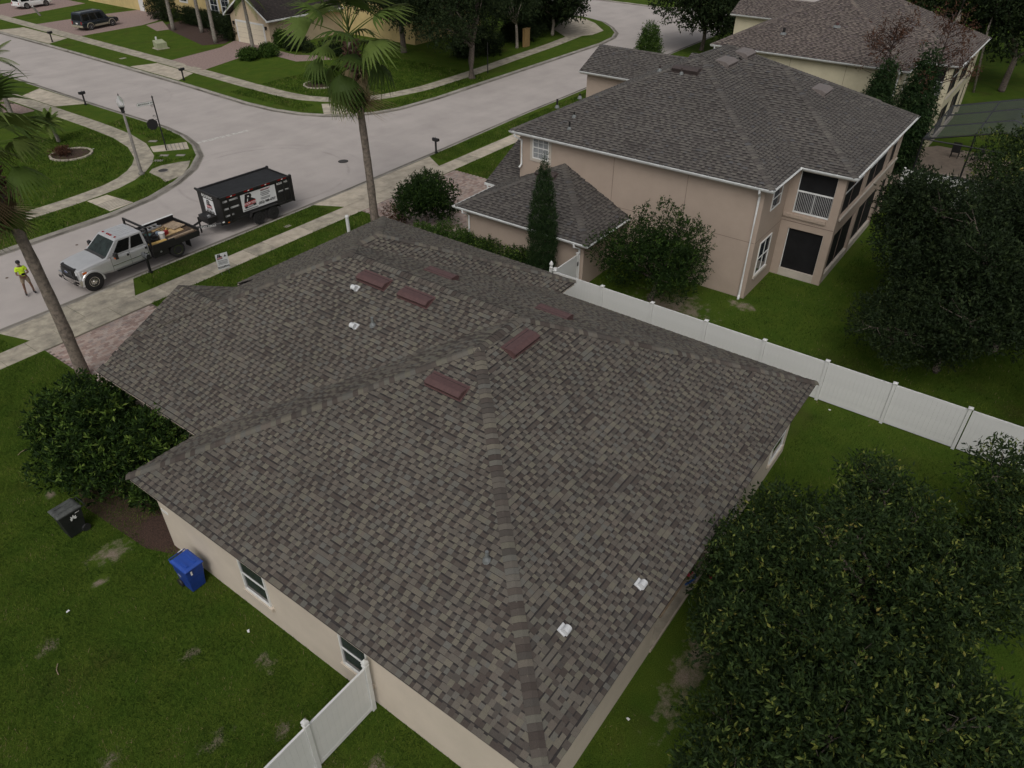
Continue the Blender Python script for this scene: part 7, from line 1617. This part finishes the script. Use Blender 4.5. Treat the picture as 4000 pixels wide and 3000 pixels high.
# litter on the lawn and road
for i, (px_, py_, lab) in enumerate(((267, 2392, "tiny white scrap on the left lawn"), (972, 2469, "small white scrap on the grass near the left wall"), (3240, 1604, "small white scrap on the grass beside the long fence"), (360, 585, "white pipe piece lying on the corner lawn"), (2452, 2812, "tiny white scrap near the backyard corner"))):
    p = at(px_, py_); s_ = .05 if i != 3 else .22; m_ = MB(); m_.extr([(-s_, -.02, .035), (s_, -.03, .05), (s_*.8, .04, .045), (-s_*.7, .03, .035)], (0, 0, .01)); m_.build("paper_scrap" if i != 3 else "pipe_piece", M_WPRINT, loc=p, rz=i*1.1, label=lab, cat="litter")
for i, (px_, py_, lab) in enumerate(((95, 1670, "brown palm stalk scrap on the left lawn, upper"), (88, 1770, "thin pale stalk on the left lawn, lower"), (228, 2620, "pale thin stick on the lower left lawn"))):
    p = at(px_, py_); m_ = MB(); m_.tube([(-.18, 0, .05), (0, .03, .06), (.2, -.02, .05)], .012, 5); m_.build("fallen_stalk", M_PLYG, loc=p, rz=-.6+i*.9, label=lab, cat="stalk")
for i, (px_, py_) in enumerate(((27, 1086), (300, 957))):
    p = at(px_, py_, -.1); MB().lathe([(.06, 0), (.08, .012), (.03, .02)], 7).build("dead_leaf", M_DECKW, loc=p, label=("dark dead leaf on the road left of the person", "dark dead leaf on the road above the truck's bonnet")[i], cat="leaf")

# ------------------------------------------------------------------ grass blades on the near lawns
def blades(name, rects, n, hgt, wid, seed, excl=(), spots=(), lot_poly=None, walks=()):
    rng = np.random.default_rng(seed); A = np.array([(r[1]-r[0])*(r[3]-r[2]) for r in rects]); i = rng.choice(len(rects), n, p=A/A.sum()); Rr_ = np.array(rects)[i]
    x = Rr_[:, 0]+(Rr_[:, 1]-Rr_[:, 0])*rng.random(n); y = Rr_[:, 2]+(Rr_[:, 3]-Rr_[:, 2])*rng.random(n)
    keep = np.ones(n, dtype=bool)
    for e in excl: keep &= ~((x > e[0]) & (x < e[1]) & (y > e[2]) & (y < e[3]))
    for (sx, sy, rx, ry) in spots: keep &= (((x-sx)/rx)**2+((y-sy)/ry)**2 > .55+.6*rng.random(n))
    for wk in walks:
        for (xa, ya_), (xb, yb) in zip(wk, wk[1:]):
            dx_, dy_ = xb-xa, yb-ya_; t_ = np.clip(((x-xa)*dx_+(y-ya_)*dy_)/(dx_*dx_+dy_*dy_), 0, 1); keep &= ((x-xa-t_*dx_)**2+(y-ya_-t_*dy_)**2) > .78**2
    if lot_poly is not None:
        Q_ = np.array(lot_poly); ins = np.zeros(n, dtype=bool); j = len(Q_)-1
        for k in range(len(Q_)):
            (xa, ya_), (xb, yb) = Q_[k], Q_[j]; cr = ((ya_ > y) != (yb > y)) & (x < (xb-xa)*(y-ya_)/(yb-ya_+1e-12)+xa); ins ^= cr; j = k
        keep &= ins
    d = np.stack([x, y, np.full(n, -CAM_H)], -1); c = d @ np.array(CF); u = (d @ np.array(CR))/c; w = (d @ np.array(CD))/c
    keep &= (np.abs(u) < .72) & (np.abs(w) < .55) & (c > 1)
    x, y = x[keep], y[keep]; n = len(x)
    pat = .5+.5*np.sin(x*1.9+np.sin(y*1.3)*1.7)*np.sin(y*1.6+np.cos(x*1.1)*2.0); pat = np.clip(pat+rng.normal(size=n)*.12, 0, 1)
    a = rng.uniform(0, 2*np.pi, n); L = hgt*rng.uniform(.5, 1.3, n); W = wid*rng.uniform(.6, 1.3, n); le = rng.uniform(.3, 1.1, n)
    p = np.stack([x, y, np.zeros(n)], -1); s = np.stack([np.cos(a), np.sin(a), np.zeros(n)], -1); t = np.stack([-np.sin(a), np.cos(a), np.zeros(n)], -1)
    v = np.stack([p-s*W[:, None]/2, p+s*W[:, None]/2, p+t*(L*le)[:, None]+np.array([0, 0, 1.0])*(L*.75)[:, None]], 1).reshape(-1, 3)
    r = np.clip(.25+.45*pat+rng.normal(size=n)*.2, 0, 1)
    mg_ = pieces_mat("grass_blades", [(0, (.015, .030, .005)), (.35, (.036, .072, .009)), (.65, (.072, .122, .015)), (.86, (.122, .162, .026)), (.95, (.13, .125, .04)), (1, (.20, .16, .085))], 'attr', rough=.8, grain=.1, gscale=3, trans=.2, spec=.06)
    return link(name, np_mesh(name, v, np.arange(3*n).reshape(-1, 3), mg_, r), None, kind='stuff')
SPOTS = [(5.15, 19.4, .75, .5), (5.35, 23.5, .35, .3), (4.3, 18.6, .4, .25), (6.6, 18.9, .7, 1.0), (3.6, 8.2, .7, .5), (2.4, 7.6, .6, .5), (12.5, 2.9, 4.0, .8), (7.6, 1.2, 1.3, .8)]
blades("lawn_blades", [(-3, 9.6, 3, 32.6)], 300000, .085, .017, 1, excl=[(6.5, 30, 0, 18.1), (8.8, 30, 0, 24), (9.65, 14.9, 24, 32.8)], spots=SPOTS)
blades("lawn_blades", [(6, 26.3, -9, 4.0)], 90000, .085, .017, 2, excl=[(10.5, 15.2, 3.0, 4.1)], spots=SPOTS)
blades("lawn_blades", [(26.6, 36, -6, 16.6), (36, 50, -6, 6.6)], 70000, .11, .024, 3, excl=[(32.5, 50, 9.6, 20), (36, 50, 7, 10)], spots=[(29.8, 12.2, 2.3, 2.8), (31.9, 9.5, .6, 1.0)])
blades("verge_blades", [(15.8, 27.9, 34.05, 35.72), (14.9, 28.9, 26, 32.68), (4, 9.0, 34.05, 35.7), (38.95, 62, 34.3, 36.0), (38.0, 62, 28, 32.7)], 90000, .12, .028, 4, excl=[(8, 24.3, 20, 25.8)])
for _r, _e, _n in (((12, 31.2, 44.8, 62), EDGE_NW+[(-160, 260)], 45000), ((41, 60, 46.2, 62), EDGE_NE, 45000)): blades("verge_blades", [_r], _n, .16, .04, 5, lot_poly=_e, walks=[[(28.45, 76), (28.45, 62), (28.25, 58), (27.7, 55), (26.6, 52.3), (25.3, 50.55), (23.6, 49.3), (22, 48.7), (19.65, 48.33), (6, 48.3)], [(44.4, 77), (43.65, 62.5), (43.55, 57.5), (43.9, 54.8), (44.9, 52.6), (46.6, 50.7), (48.9, 49.6), (52.6, 48.8), (60, 48.85), (67, 49.3)]], excl=[(12, 24, 47.6, 49.0), (27.7, 29.2, 54, 62), (24.8, 28.2, 46.5, 49.7), (42.8, 44.6, 52.5, 62), (44, 47.5, 49.5, 53), (47, 60, 48.0, 49.8), (27.4, 31.3, 50, 54), (19.7, 21.4, 44.8, 48), (41.4, 44.8, 48.2, 52.5)])
